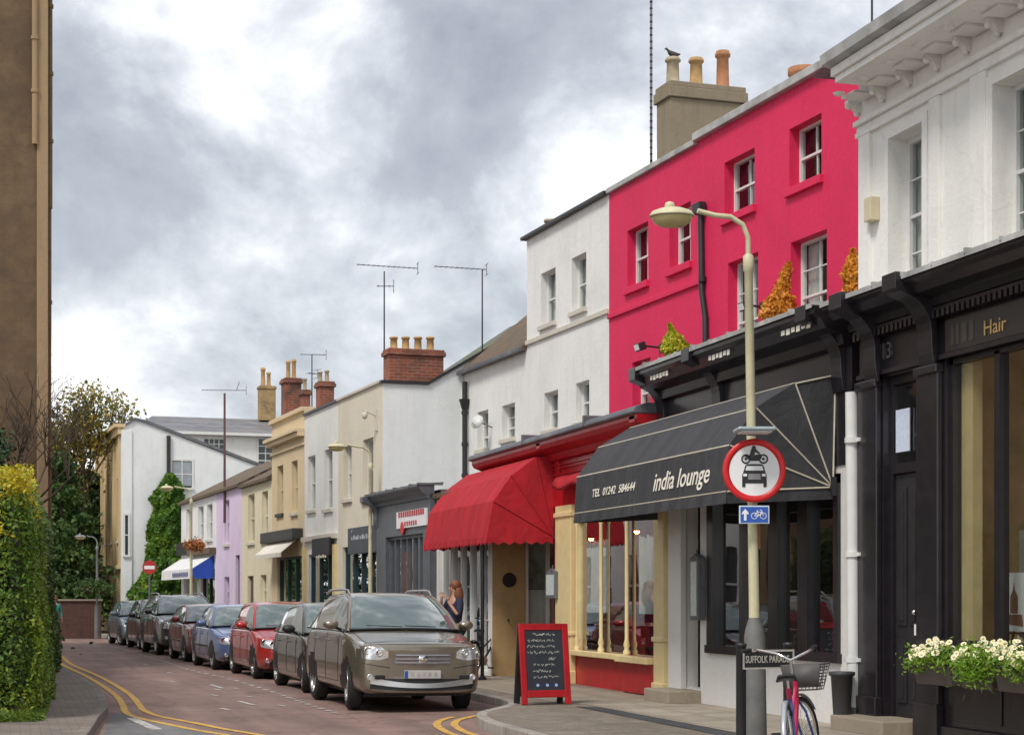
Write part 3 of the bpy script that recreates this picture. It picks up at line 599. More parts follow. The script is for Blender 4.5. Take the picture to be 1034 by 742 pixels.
MB().box(FP-.12, FP-.002, FA.t(193), FA.t(181), FA.z(190, 560), FA.z(190, 547)).build('shop_fascia', BLACKD, T)
AW = bthing(FA, 'shop_awning', 'white and blue shop awning on the white cottage', 'awning', FP, FA.t(217))
ya, yb = FA.t(216.5), FA.t(183); zt, zb = FA.z(216.5, 560), FA.z(214, 584)
m = MB(); m.add([(FP-.02, ya, zt), (FP-.02, yb, zt), (FP-.75, yb, zb+.35), (FP-.75, ya, zb+.35), (FP-.77, yb, zb), (FP-.77, ya, zb)], [(0, 1, 2, 3), (3, 2, 4, 5)])
b_ = m.build('canopy', paint('awning_white', (.7, .7, .7), .9), AW); b_.modifiers.new('s', 'SOLIDIFY').thickness = .015
m = MB(); m.add([(FP-.02, ya-.01, zt), (FP-.76, ya-.01, zb+.36), (FP-.78, ya-.01, zb), (FP-.02, ya-.01, zb)], [(0, 1, 2, 3)]); b_ = m.build('side_panel', paint('awning_blue', (.02, .07, .42), .8), AW); b_.modifiers.new('s', 'SOLIDIFY').thickness = .015
m = MB()
for k in range(9): y = ya+1.0+k*.42; m.box(FP-.79, FP-.785, y, y+.25, zb+.08, zb+.25)
m.build('lettering', paint('faded_blue_letter', (.2, .22, .36), .8), AW)
# ------------------------------------------------------------------ white gable house at the bend, slate roofed house behind
tg = (71.0-FA.pp(124, 71)*math.sin(FA.th))/math.cos(FA.th)+1.2
def gp(px): return FA.pp(px, tg)
def gz(px, py): return FA.pz(px, py, tg)
T = bthing(FA, 'white_gable_house', 'large white house at the bend with sloping gable and sand coloured front', 'house', gp(124), tg)
p0 = gp(124)
m = MB(); pts = [(p0, 0), (gp(300), 0), (gp(300), gz(300, 466)), (gp(265), gz(265, 457)), (gp(220), gz(220, 455.5)), (gp(147), gz(147, 427)), (gp(136), gz(136, 424)), (p0, gz(124, 432))]
pts[3] = (gp(265), gz(265, 472)); pts[2] = (gp(300), gz(300, 485))
m.prism(pts, 'y', tg, tg+.3); m.build('gable_wall', GABLEW, T)
MB().prism([(gp(136), gz(136, 424)), (gp(147), gz(147, 427)), (gp(300), gz(300, 485)), (gp(300), gz(300, 482)), (gp(147), gz(147, 424)), (gp(136), gz(136, 421.5)), (p0-.05, gz(124, 430)), (p0-.05, gz(124, 433))], 'y', tg-.08, tg+.36).build('verge_coping', LEAD, T)
MB().box(p0-.06, p0+.35, tg-.07, tg+.2, 0, gz(124, 434)).build('quoin_strip', GABLEW, T)
tf = tg+9.5; zr = gz(124, 432)
mb = MB(); fo = []
for k in range(4):
    a = tg+1.0+k*2.2; fo += [(a, a+.95, 3.9, 6.5), (a, a+.95, 1.0, 2.9)]
wallgrid(mb, p0, tg+.31, tf, 0, zr, fo, .2); mb.build('front_wall', SAND, T)
for o_ in fo: sash(T, p0, o_, .16, cols=2, rows=(1, 1), sill=STONE, curtain=.6)
zc = gz(124, 571); MB().box(p0-.14, p0, tg+.31, tf, zc-.12, zc+.05).build('string_course', SAND, T)
m = MB(); m.box(p0-.35, p0+.1, tg-.1, tf, zr+.02, zr+.16); m.box(p0-.2, p0-.001, tg-.05, tf, zr-.25, zr+.018); m.build('cornice', SAND, T)
for k in range(5): MB().box(p0-.1, p0-.001, tg+.35+k*2.2, tg+.75+k*2.2, zc+.05, zr-.26).build('pilaster', SAND, T)
MB().prism([(p0+.1, zr-.1), (gp(147), gz(147, 430)), (gp(300), gz(300, 487)), (gp(300), 0.1), (p0+.1, .1)], 'y', tf-.4, tf-.3).build('rear_wall', GABLEW, T)
MB().prism([(gp(136), gz(136, 426)), (gp(147), gz(147, 429)), (gp(300), gz(300, 487)), (gp(300), gz(300, 490)), (gp(136), gz(136, 430))], 'y', tg+.31, tf-.3).build('roof', SLATE, T)
def flatwin(T, pa, pb, za, zb, t, cols=2, rows=4):
    f = MB(); f.box(pa-.09, pb+.09, t-.03, t-.002, zb, zb+.09); f.box(pa-.09, pb+.09, t-.08, t-.002, za-.09, za); f.box(pa-.09, pa, t-.03, t-.002, za, zb); f.box(pb, pb+.09, t-.03, t-.002, za, zb)
    for k in range(1, cols): x = pa+(pb-pa)*k/cols; f.box(x-.02, x+.02, t-.025, t-.002, za, zb)
    for k in range(1, rows): z = za+(zb-za)*k/rows; f.box(pa, pb, t-.022-.004*(k == rows//2), t-.003, z-.02, z+.02)
    w = f.build('window', FRAMEW, T); MB().box(pa, pb, t-.01, t+.02, za, zb).build('glass', FARGL, w); return w
w = flatwin(T, gp(174), gp(193.5), gz(174, 492), gz(174, 465), tg, 2, 2)
MB().box(gp(174.5), gp(193), tg-.013, tg-.0105, gz(174, 490), gz(174, 466)).build('blind', paint('grey_blind', (.3, .33, .36), .7), w)
w = flatwin(T, gp(126), gp(129), gz(126, 560), gz(126, 520), tg-.07, 1, 2)
gutter_pipe(T, [(gp(170), tg-.08, gz(170, 440)), (gp(170), tg-.08, 2)], .085, IRON)
th = tg+13
def hp(px): return FA.pp(px, th)
def hz(px, py): return FA.pz(px, py, th)
T = bthing(FA, 'slate_roofed_house', 'white house with a wide grey slate hipped roof seen behind the gable and terrace', 'house', hp(150), th)
zw = hz(200, 437); x0, x1 = hp(143), hp(330)
m = MB(); m.box(x0, x1, th, th+8, 0, zw); m.build('wall', WHITE, T)
zr_ = hz(200, 413); m = MB(); m.add([(x0-.3, th-.3, zw), (x1+.3, th-.3, zw), (x1+.3, th+8.3, zw), (x0-.3, th+8.3, zw), (hp(165), th+4, zr_), (hp(296), th+4, zr_)], [(0, 1, 5, 4), (1, 2, 5), (2, 3, 4, 5), (3, 0, 4), (3, 2, 1, 0)]); m.build('roof', SLATEX, T)
MB().box(x0-.35, x1+.35, th-.4, th-.3, zw-.1, zw+.04).build('gutter', FRAMEW, T)
flatwin(T, hp(206), hp(226), hz(206, 458), hz(206, 443), th, 4, 3); flatwin(T, hp(261), hp(275), hz(261, 472), hz(261, 443), th, 2, 4)
# ------------------------------------------------------------------ chimneys, masts, aerials
chimney(FA, 'yellow_chimney', 'yellow brick chimney with two buff pots above the slate roof', th+3.2, 262.5, 278.5, 389, 412, .6, BRICKY, [(264, 269.5, 370.5, POTC), (270, 275, 375, POTC)], POTC)
tb = FA.t(283, .35)
chimney(FA, 'brick_chimney', 'tall red brick chimney with a pair of orange pots over the beige house', tb, 288, 304.5, 381, 420, .6, BRICK, [(290.5, 295.8, 363, POTC), (296.3, 301.6, 361.5, POTC)], POTC, base_extra=1)
chimney(FA, 'brick_chimney', 'short brick stack with a single pot against the right side of the tall brick chimney', tb-1.1, 306, 313.5, 393, 420, .45, BRICK, [(307, 312, 381, POTP)], POTP, base_extra=1)
chimney(FA, 'brick_chimney', 'red brick chimney with two pale pots above the narrow white house', FA.t(320, .35), 323, 337.5, 384.5, 412, .5, BRICK, [(322.5, 328, 374, POTP), (329.5, 335, 372.5, POTP)], POTP, base_extra=.8)
tc = FA.t(388.5, .12)
chimney(FA, 'brick_chimney', 'wide weathered brick chimney with a row of four buff pots on the cream gable house', tc, 393, 448, 351, 384, .5, BRICK, [(396, 405, 338.5, POTC), (408, 417, 338.5, POTC), (420.5, 429.5, 338.5, POTC), (433, 442, 338.5, POTC)], POTC, base_extra=.5)
tl = HS.t(672, .6)
Tc = chimney(HS, 'grey_chimney', 'massive grey rendered chimney with three mixed pots on the pink house roof', tl, 677, 752, 81, 165, .62, CHIMG, [(679, 694, 53, POTP), (703, 717.5, 53.5, POTC), (730, 744.5, 46.5, POTR)], POTC, capz=.3, base_extra=1.2)
# loose pot on pink ridge, flue near the big cornice
Tq = bthing(HS, 'ridge_pot', 'squat brown clay pot poking over the pink house roof edge', 'chimney pot', HP+1.6, HS.t(810)); q = HS.pp(810, HS.t(810, .6)); 
tq = HS.t(811, .8); MB().lathe((HP+.8, tq, 9.3), [(.2, 0), (.2, .42), (.24, .46), (.24, .56), (.15, .56)], 16).build('clay_pot', POTR, Tq); FR[Tq.name] = Vector((HP+1.6, HS.t(810), 0))
def mast(fr, name, label, px, p_, ztop, zbase, r=.02, kind='yagi', dirx=None, length=1.4, arms=1, mat=IRON, group=None):
    d = p_-fr.p; t = fr.t(px, d)
    T = bthing(fr, name, label, 'aerial', p_, t, group)
    FR[T.name] = Vector((p_, t, 0))
    MB().tube((p_, t, zbase), (p_, t, ztop), r, r*.8, 8).build('pole', mat, T)
    return T, Vector((p_, t, ztop))
def yagi(T, c, dx, L, n=11, el=.22, el_axis=None, r=.008):
    dv = Vector(dx).normalized(); e = Vector((0, 0, 1)).cross(dv) if el_axis is None else Vector(el_axis)
    m = MB(); a = c-dv*L*.45; b = c+dv*L*.55; m.tube(a, b, r*1.3, n=6)
    for k in range(n):
        q = a.lerp(b, (k+.3)/n); m.tube(q-e*el*(.5+.05*(n-k)/n), q+e*el*(.5+.05*(n-k)/n), r*.7, n=5)
    q = b; m.tube(q-e*el*.7+Vector((0, 0, .12)), q+e*el*.7+Vector((0, 0, .12)), r, n=5); m.tube(q-e*el*.7-Vector((0, 0, .12)), q+e*el*.7-Vector((0, 0, .12)), r, n=5); m.tube(q-Vector((0, 0, .13)), q+Vector((0, 0, .13)), r, n=5)
    return m.build('aerial_array', mat_al, T)
mat_al = paint('dull_aluminium', (.16, .16, .17), .5, .1, 5, 0, .5)
T, c = mast(FA, 'tv_aerial', 'tv aerial on a thin pole beside the four pot brick chimney', 388, FP+.3, FA.z(388, 274, .3), 6.5)
yagi(T, c+Vector((0, 0, .12)), (1, -.15, -.03), 1.45, 12); yagi(T, c-Vector((0, 0, .35)), (1, -.3, 0), .4, 3, .3)
d_ = 1.9; T, c = mast(FA, 'tv_aerial', 'bare tv aerial pointing left above the low brown roof', 487, FP+2.4, FA.z(487, 272, 2.4), 6.9)
yagi(T, c+Vector((-.6, 0, 0)), (1, -.1, -.02), 1.25, 10)
T, c = mast(FA, 'tv_aerial', 'small distant tv aerial between the two red brick chimneys', 315, FP+.9, FA.z(315, 358, .9), 6.5)
yagi(T, c, (1, -.2, 0), .75, 7); yagi(T, c-Vector((0, 0, .55)), (1, .4, 0), .35, 3, .3)
T, c = mast(FA, 'tv_aerial', 'tv aerial on a tall brown pole rising from the lilac cottage', 226.8, FP-.06, FA.z(226.8, 397, -.06), 4.1, .045, mat=paint('rusty_pole', (.12, .06, .06), .8))
yagi(T, c+Vector((-.1, 0, .1)), (1, -.1, .02), 1.5, 10); m = MB(); m.tube(c+Vector((.4, 0, .1)), c+Vector((.5, 0, .42)), .012); m.build('reflector', mat_al, T)
T, c = mast(HS, 'radio_mast', 'very tall thin segmented radio mast behind the grey chimney', 657.5, HP+.9, 13.4, 9.0, .028, mat=paint('mast_grey', (.16, .14, .14), .6))
m = MB()
for k in range(34): m.lathe((c.x, c.y, 9.2+k*.125), [(.03, 0), (.03, .03)], 8)
m.build('mast_segments', BLACKD, T)
T, c = mast(HS, 'radio_mast', 'short dark mast rising behind the white cornice', 880.5, HP+1.2, 11.0, 9.0, .02)
# pigeon on the pot
tl_ = tl+.31; pb = HS.pp(686, tl_); zb_ = FA.z(0, 0) if False else HS.pz(680, 52.5, tl)
B = thing('pigeon', 'dark pigeon perched on the left chimney pot', 'bird', HS.w(pb-.14, tl_, zb_-.01), HS.phi)
m = MB(); rows = [(-.2, .012, .10), (-.14, .035, .085), (-.05, .062, .075), (.03, .07, .085), (.09, .05, .12), (.12, .032, .165), (.14, .03, .19), (.165, .022, .19), (.2, .004, .18)]
vs = []
for (x, r, z) in rows:
    for i in range(12): a = 2*PI*i/12; vs.append((x, r*math.cos(a), z+r*1.05*math.sin(a)))
m.add(vs, [(k*12+i, k*12+(i+1) % 12, (k+1)*12+(i+1) % 12, (k+1)*12+i) for k in range(len(rows)-1) for i in range(12)]+[tuple(range(12))], True)
m.tube((.02, .03, .04), (.02, .03, 0), .008); m.tube((.02, -.03, .04), (.02, -.03, 0), .008)
m.build('body', paint('pigeon_grey', (.06, .05, .05), .7), B); B.rotation_euler = (0, 0, HS.phi+PI); B.scale = (.8, .8, .8)
# ------------------------------------------------------------------ white stucco house over the hair salon
X0 = 9.35; EX = 9.6
E = Frame(10, EX)
ye = E.t(867); yn = 9.0
T = bthing(SH, 'stucco_house', 'white stucco house with bracketed cornice and tall sash windows above the hair salon', 'house', EX, yn)
wl = (E.t(933), E.t(899), 5.02, E.z(933, 123)); wr = (E.t(1040), E.t(1004.5), 5.02, E.z(933, 123))
wid = wl[1]-wl[0]; gap = wl[0]-wr[0]; w3_ = (wr[0]-gap, wr[0]-gap+wid, wl[2], wl[3])
ops = [wl, wr, w3_]
shell(EX, yn, ye, 4.3, 7.9, ops, 8, .26).build('wall', SHOPW if False else WHITE2, T)
for o_ in ops: sash(T, EX, o_, .24, cols=1, rows=(2, 2), sill=None, curtain=.45, fw=.06)
# lower part of the house behind the shop
MB().box(EX+.02, EX+8, yn, ye-.004, 0.0, .6).build('plinth', BLACKD, T)
zA = E.z(865, 128.6)
m = MB()
for (a, b, xx) in ((zA-.16, zA-.1, .05), (zA-.1, zA-.03, .03), (zA-.028, zA+.03, .08)): m.box(EX-xx, EX+.01, yn, ye-.001, a, b)
m.build('architrave', WHITE2, T, bevel=.006)
for (a, b) in [(E.t(y1_), E.t(y0_)) for y0_, y1_ in ((870, 881), (941, 951.5))]+[(y, y+.3) for y in (wr[0]-.12-.35, wr[1]+.12)]: MB().box(EX-.045, EX+.005, a, b, 4.9, zA-.162).build('pilaster', WHITE2, T, bevel=.005)
# architraves round windows
for o_ in ops:
    m = MB(); m.box(EX-.03, EX+.004, o_[0]-.12, o_[0]-.001, o_[2], o_[3]+.1); m.box(EX-.03, EX+.004, o_[1]+.001, o_[1]+.12, o_[2], o_[3]+.1); m.box(EX-.03, EX+.004, o_[0], o_[1], o_[3]+.001, o_[3]+.1); m.build('window_surround', WHITE2, T)
zs0 = 7.42
yq = Frame(10, EX-.7).t(834); m = MB(); m.box(EX-.62, EX+.0, yn, yq-.06, zs0, zs0+.07); m.box(EX-.66, EX-.56, yn, yq-.03, zs0+.071, zs0+.17); m.build('soffit', WHITE2, T, bevel=.008)
m = MB(); m.prism([(EX-.64, zs0+.172), (EX-.76, zs0+.2), (EX-.78, zs0+.31), (EX-.6, zs0+.31)], 'y', yn, yq); m.build('gutter', LEADL, T)
MB().prism([(EX-.62, zs0+.25), (EX+3.5, zs0+1.6), (EX+8, zs0+.2)], 'y', yn, ye+.02).build('roof', SLATE, T)
k = 0; y = ye+.02
while y > 12:
    m = MB(); q = y-.09
    m.prism([(EX-.001, zs0-.002), (EX-.17, zs0-.002), (EX-.17, zs0-.04), (EX-.11, zs0-.07), (EX-.05, zs0-.13), (EX-.001, zs0-.15)], 'y', q, y)
    m.ball((EX-.15, y-.045, zs0-.065), .038); m.ball((EX-.04, y-.045, zs0-.15), .032)
    m.build('cornice_bracket', WHITE2, T, smooth=None); k += 1; y -= .62
# decorated soffit rosettes between brackets
y = ye-.3
while y > 12:
    m = MB(); m.lathe((EX-.4, y, zs0-.03), [(.0, 0), (.05, .0), (.075, .029)], 10); m.box(EX-.3, EX-.02, y-.17, y+.14, zs0-.03, zs0-.002); m.build('cornice_panel', WHITE2, T); y -= .62
A = bthing(SH, 'alarm_box', 'small cream alarm box on the white stucco wall', 'alarm box', EX, E.t(885))
MB().box(EX-.12, EX, E.t(888.5), E.t(881.5), E.z(885, 224), E.z(885, 200)).build('box', paint('cream_plastic', (.6, .52, .36), .4, .05, 5, 0), A, bevel=.01)
# ------------------------------------------------------------------ shared shopfront cornice builder
def cornice(T, x, ya, yb, z0, z1, mat, proj=.45, lead=LEADL, name='cornice'):
    h = z1-z0
    prof = [(x, z0), (x-proj*.25, z0+h*.05), (x-proj*.3, z0+h*.3), (x-proj*.7, z0+h*.45), (x-proj*.85, z0+h*.7), (x-proj, z0+h*.8), (x-proj, z1), (x+.1, z1+.03), (x+.1, z0)]
    c = MB().prism(prof, 'y', ya, yb).build(name, mat, T)
    m = MB(); n = int((yb-ya)/.6); l = (yb-ya)/n
    for k in range(n):
        m.prism([(x-proj-.03, z1-.03), (x-proj-.03, z1+.025), (x+.3, z1+.07), (x+.3, z1+.035), (x-proj, z1+.002)], 'y', ya+k*l+.004, ya+(k+1)*l-.004)
        m.box(x-proj-.036, x+.28, ya+k*l-.015, ya+k*l+.015, z1+.0, z1+.045+.01*math.sin(k*2.3))
    m.build('lead_flashing', lead, T); return c
def console(T, x, y, z0, z1, mat, w=.26, proj=.42):
    h = z1-z0; prof = [(x, z0)]
    for k in range(11):
        a = k/10; prof.append((x-.03-(proj-.05)*(1-math.sqrt(max(0, 1-a**2.2)))*.92-.02*math.sin(a*7), z0+h*.8*a))
    prof += [(x-proj-.02, z0+h*.82), (x-proj-.02, z1), (x, z1)]
    c = MB().prism(prof, 'y', y-w/2, y+w/2); pass
    return c.build('console_bracket', mat, T, bevel=.006)
# ------------------------------------------------------------------ hair salon shopfront (black)
ys1 = SH.t(868); ys0 = 9.6
T = bthing(SH, 'hair_salon_shopfront', 'black timber hair salon shopfront with gold lettering and doorway', 'shopfront', X0, ys0)
door = (SH.t(925), SH.t(892), .28, 4.05); swin = (ys0+.3, SH.t(955), 1.1, 4.1)
mb = MB(); wallgrid(mb, X0, ys0, ys1, .118, 4.62, [door, swin], .3); mb.quad((X0, ys1, .118), (X0, ys1, 4.9), (X0+.25, ys1, 4.9), (X0+.25, ys1, .118)); mb.build('frame_wall', BLACK, T)
cornice(T, X0, ys0, ys1+.05, 4.62, 4.93, BLACK, .45)
m = MB(); y = ys0
while y < ys1-.05:
    m.box(X0-.13, X0-.001, y, y+.055, 4.505, 4.585); y += .1
m.box(X0-.09, X0-.001, ys0, ys1-.01, 4.586, 4.625); m.box(X0-.05, X0-.001, ys0, ys1-.01, 4.08, 4.13); m.build('dentil_band', BLACK, T)
for yy in (SH.t(866.5, -.3)+.1, SH.t(944)): console(T, X0-.06, yy, 4.0, 4.98, BLACK, .3, .46)
for a, b in ((944.5+8, 944.5-14), (890.5, 871)):
    m = MB(); m.box(X0-.07, X0-.001, SH.t(a), SH.t(b), .2, 4.05); m.box(X0-.1, X0-.002, SH.t(a)-.02, SH.t(b)+.02, .12, .5); m.box(X0-.1, X0-.002, SH.t(a)-.02, SH.t(b)+.02, 3.95, 4.04); m.build('pilaster', BLACK, T, bevel=.012)
# door: recessed, fanlight above
q = X0+.12; y0, y1 = door[0], door[1]; zt = SH.z(905, 478)
d = MB(); d.box(q, q+.05, y0+.06, y1-.06, .3, zt)
for (za, zb) in ((.45, 1.15), (1.3, zt-.15)):
    for (a, b) in ((y0+.14, (y0+y1)/2-.04), ((y0+y1)/2+.04, y1-.14)): d.box(q-.02, q, a, b, za, zb); d.box(q-.03, q-.02, a+.05, b-.05, za+.05, zb-.05)
dd = d.build('door', BLACKD, T, bevel=.005)
MB().box(q-.035, q-.03, y0+.1, y0+.2, 1.2, 1.32).build('letter_plate', SIGNW, dd); MB().ball((q-.06, y0+.15, 1.45), .03).build('handle', CHROME, dd)
m = MB(); m.box(q-.03, q+.07, y0, y0+.06, .28, 4.05); m.box(q-.03, q+.07, y1-.06, y1, .28, 4.05); m.box(q-.04, q+.07, y0+.06, y1-.06, zt+.01, zt+.12); m.box(q-.04, q+.07, y0+.06, y1-.06, 3.96, 4.05)
fl_ = m.build('door_frame', BLACK, T); g_ = MB(); g_.quad((q+.02, y0+.05, zt+.12), (q+.02, y0+.05, 3.97), (q+.02, y1-.05, 3.97), (q+.02, y1-.05, zt+.12)); g_.build('fanlight', SHOPG, fl_)
MB().box(q-.012, q+.0, SH.t(919, .12), SH.t(905.5, .12), SH.z(912, 456, .12), SH.z(912, 413, .12)).build('notice', paint('pale_blue_notice', (.6, .66, .8), .5, .1, 20), fl_)
MB().box(X0+.3, X0+1.5, door[0]-.2, door[1]+.2, .12, .13).build('lobby_floor', DARKIN, T)
st = MB(); st.box(X0-.42, X0+.3, SH.t(926), SH.t(872), .11, .29); st.build('doorstep', STEPM, T, bevel=.02)
text('13', .26, (X0-.012, SH.t(897), SH.z(897, 355)), (R(90), 0, R(-90)), paint('raised_black_digit', (.1, .095, .1), .25), T, .02)
# window
fm = MB(); q = X0+.1
my = SH.t(1002); ya, yb = swin[0], swin[1]
fm.box(q-.05, q+.06, yb-.06, yb, 1.1, 4.1); fm.box(q-.05, q+.06, my-.05, my+.05, 1.16, 4.05); fm.box(q-.06, q+.08, ya, yb, 1.08, 1.17); fm.box(q-.05, q+.06, ya, yb, 4.02, 4.1)
my2 = my-(yb-my)*1.0
while my2 > ya: fm.box(q-.05, q+.06, my2-.04, my2+.04, 1.17, 4.02); my2 -= (yb-my)
w = fm.build('salon_window', BLACK, T); g_ = MB(); g_.quad((q, ya, 1.1), (q, ya, 4.1), (q, yb, 4.1), (q, yb, 1.1)); g_.build('glass', SHOPG, w)
MB().box(q+.05, q+.16, SH.t(978, .1), SH.t(963, .1), 1.12, 4.05).build('cream_blind', CREAMG, w)
i = MB(); D_ = 1.5
i.quad((q+D_, ya, .2), (q+D_, yb+1, .2), (q+D_, yb+1, 4.4), (q+D_, ya, 4.4)); i.quad((q+.1, yb+.6, .2), (q+D_, yb+.6, .2), (q+D_, yb+.6, 4.4), (q+.1, yb+.6, 4.4)); i.quad((q+.1, ya, .2), (q+.1, yb+.6, .2), (q+D_, yb+.6, .2), (q+D_, ya, .2)); i.quad((q+.1, ya, 4.3), (q+.1, yb+.6, 4.3), (q+D_, yb+.6, 4.3), (q+D_, ya, 4.3))
i.build('shop_interior', INTW, w)  # room wall pale and near the glass, its tan standing in for a reflection
MB().box(q+.08, q+.6, ya, yb-.1, .95, 1.06).build('window_shelf', WOOD, w)
sgn = MB().box(X0-.03, X0-.002, ys0+.1, SH.t(957), 4.14, 4.47).build('fascia_board', paint('fascia_brown_black', (.03, .022, .018), .4), T)
# the gold lettering: near-illegible first word, then Hair
text('Hair', .21, (X0-.036, SH.t(996), SH.z(1010, 329)), (R(90), 0, R(-90)), GOLD, sgn, .003, align='LEFT', sx=1.15)
m = MB()
for k, (a, b) in enumerate(((963, 966), (968.5, 971), (974, 979), (982, 986))): m.box(X0-.034, X0-.03, SH.t(b), SH.t(a), 4.2, 4.4)
m.build('faded_lettering', paint('faded_gold', (.06, .05, .035), .5), sgn)
# panelled stall riser
m = MB(); y = yb-.1
while y > ya+.6:
    m.box(X0-.02, X0-.001, y-1.0, y-.1, .35, .95); y -= 1.1
m.box(X0-.06, X0-.002, ya, yb+.02, .118, .28); m.box(X0-.1, X0-.002, ya, yb+.02, 1.02, 1.09); m.build('stall_riser_panels', BLACK, T, bevel=.01)
# easel with pictures in the window
EZ = bthing(SH, 'easel', 'small wooden easel behind the salon glass', 'easel', X0+.4, SH.t(1026, .4))
ey = SH.t(1026, .4); ex = X0+.42
m = MB(); m.tube((ex, ey-.15, 1.07), (ex+.08, ey, 1.75), .012); m.tube((ex, ey+.15, 1.07), (ex+.08, ey, 1.75), .012); m.tube((ex+.22, ey, 1.07), (ex+.08, ey, 1.75), .012); m.box(ex-.04, ex+.02, ey-.2, ey+.2, 1.24, 1.26); m.build('legs', WOOD, EZ)
PIC = bthing(SH, 'framed_sketch', 'white sketch of a tower propped on the easel behind the salon glass', 'picture', X0+.4, ey)
m = MB(); m.box(ex-.03, ex-.01, ey-.24, ey+.24, 1.27, 1.86); m.build('paper', SIGNW, PIC)
m = MB(); m.prism([(ey-.05, 1.45), (ey+.09, 1.45), (ey+.09, 1.62), (ey+.04, 1.68), (ey+.02, 1.76), (ey, 1.68), (ey-.05, 1.62)], 'x', ex-.033, ex-.031); m.prism([(ey-.15, 1.32), (ey+.15, 1.34), (ey+.12, 1.44), (ey-.13, 1.44)], 'x', ex-.034, ex-.0315); m.build('drawing', paint('sketch_brown', (.25, .12, .08), .8), PIC)
PB = bthing(SH, 'poster_board', 'tall pale poster board behind the sketch in the salon window', 'poster', X0+.6, ey)
m = MB(); m.box(ex+.2, ex+.23, ey-.3, ey+.3, 1.08, 2.3); m.build('board', paint('grey_board', (.35, .34, .3), .6), PB); MB().box(ex+.18, ex+.2, ey-.28, ey-.05, 1.9, 2.15).build('poster_image', paint('poster_orange', (.45, .2, .03), .6), PB)
# ------------------------------------------------------------------ india lounge shopfront (black over white)
yi0 = SH.t(862); yi1 = SH.t(669)
T = bthing(SH, 'restaurant_shopfront', 'black and white single storey restaurant front under the black awning', 'shopfront', X0, yi0)
wdoor = (SH.t(707), SH.t(693), .32, 3.0); wwin = (SH.t(849), SH.t(716), .86, 3.05)
mb = MB(); wallgrid(mb, X0, yi0, yi1, .118, 3.15, [wdoor, wwin], .18)
mb.build('white_wall', SHOPW, T)
mb = MB(); mb.box(X0-.02, X0+.1, yi0, yi1, 3.152, 4.5); mb.build('fascia_board', BLACK, T)
cornice(T, X0, yi0, yi1, 4.5, 4.95, BLACK, .5)
m = MB(); m.box(X0+.3, X0+2.6, yi0, yi1, 4.6, 4.85); m.build('flat_roof', LEAD, T)
console(T, X0-.02, yi1-.14, 3.95, 4.98, BLACK, .28, .5); console(T, X0-.02, SH.t(705, -.3)-.1, 4.0, 4.98, BLACK, .28, .5); console(T, X0-.02, yi0+.3, 4.0, 4.98, BLACK, .28, .5)
for (px, l) in ((684, .75), (746, .75), (825, .85)):
    fr_ = Frame(10, 9.2); y = fr_.t(px); z = 4.52
    m = MB(); n = 6
    for k in range(n): m.box(X0-.44, X0-.435, y-l/2+k*l/n, y-l/2+k*l/n+l/n*.7, 4.73+.012*(k % 2), 4.80)
    m.build('fascia_lettering', WHITEL, T)
# tall white pilaster beside red shop
m = MB(); m.box(X0-.1, X0-.001, SH.t(693.5), SH.t(681), .118, 3.15); m.build('pilaster', SHOPW, T, bevel=.01)
MB().box(X0-.08, X0-.001, wdoor[1]+.001, wdoor[1]+.1, .3, 3.1).build('door_jamb', SHOPW, T)
d = MB().box(X0+.5, X0+.56, wdoor[0], wdoor[1], .3, 2.6).build('door', BLACKD, T); MB().box(X0+.47, X0+.5, wdoor[0]+.1, wdoor[0]+.13, 1.0, 1.5).build('handle', CHROME, d)
m = MB(); a_, b_ = wdoor[0]-.02, wdoor[1]+.02; m.quad((X0+.57, a_, .2), (X0+.57, b_, .2), (X0+.57, b_, 3.3), (X0+.57, a_, 3.3)); m.quad((X0+.18, b_, .2), (X0+.58, b_, .2), (X0+.58, b_, 3.3), (X0+.18, b_, 3.3)); m.quad((X0+.18, a_, 3.1), (X0+.58, a_, 3.1), (X0+.58, b_, 3.1), (X0+.18, b_, 3.1)); m.quad((X0+.18, a_, .3), (X0+.58, a_, .3), (X0+.58, b_, .3), (X0+.18, b_, .3)); m.build('lobby', DARKIN, T)
m = MB(); m.box(X0-.5, X0+.2, SH.t(708), SH.t(682.5), .11, .30); m.build('doorstep', STEPM, T, bevel=.02)
fm = MB(); q = X0+.02; ya, yb = wwin[0], wwin[1]
for px in (752.5, 782, 812): y = SH.t(px); fm.box(q-.05, q+.08, y-.14, y+.14, .95, 3.0)
fm.box(q-.06, q+.1, ya, ya+.12, .95, 3.05); fm.box(q-.06, q+.1, yb-.22, yb, .95, 3.05); fm.box(q-.08, q+.12, ya-.03, yb+.03, .84, .95); fm.box(q-.06, q+.1, ya, yb, 2.95, 3.06)
w = fm.build('window_frame', BLACK, T); g_ = MB(); g_.quad((q+.04, ya, .9), (q+.04, ya, 3.0), (q+.04, yb, 3.0), (q+.04, yb, .9)); g_.build('glass', SHOPG, w)
i = MB(); D_ = 2.6; i.quad((q+D_, yi0, .2), (q+D_, yi1, .2), (q+D_, yi1, 3.4), (q+D_, yi0, 3.4)); i.quad((q+.2, yb+.1, .2), (q+D_, yb+.1, .2), (q+D_, yb+.1, 3.4), (q+.2, yb+.1, 3.4)); i.quad((q+.2, yi0, .2), (q+D_, yi0, .2), (q+D_, yi1, .2), (q+.2, yi1, .2)); i.quad((q+.2, yi0, 3.3), (q+D_, yi0, 3.3), (q+D_, yi1, 3.3), (q+.2, yi1, 3.3))
i.build('shop_interior', DARKIN, w)
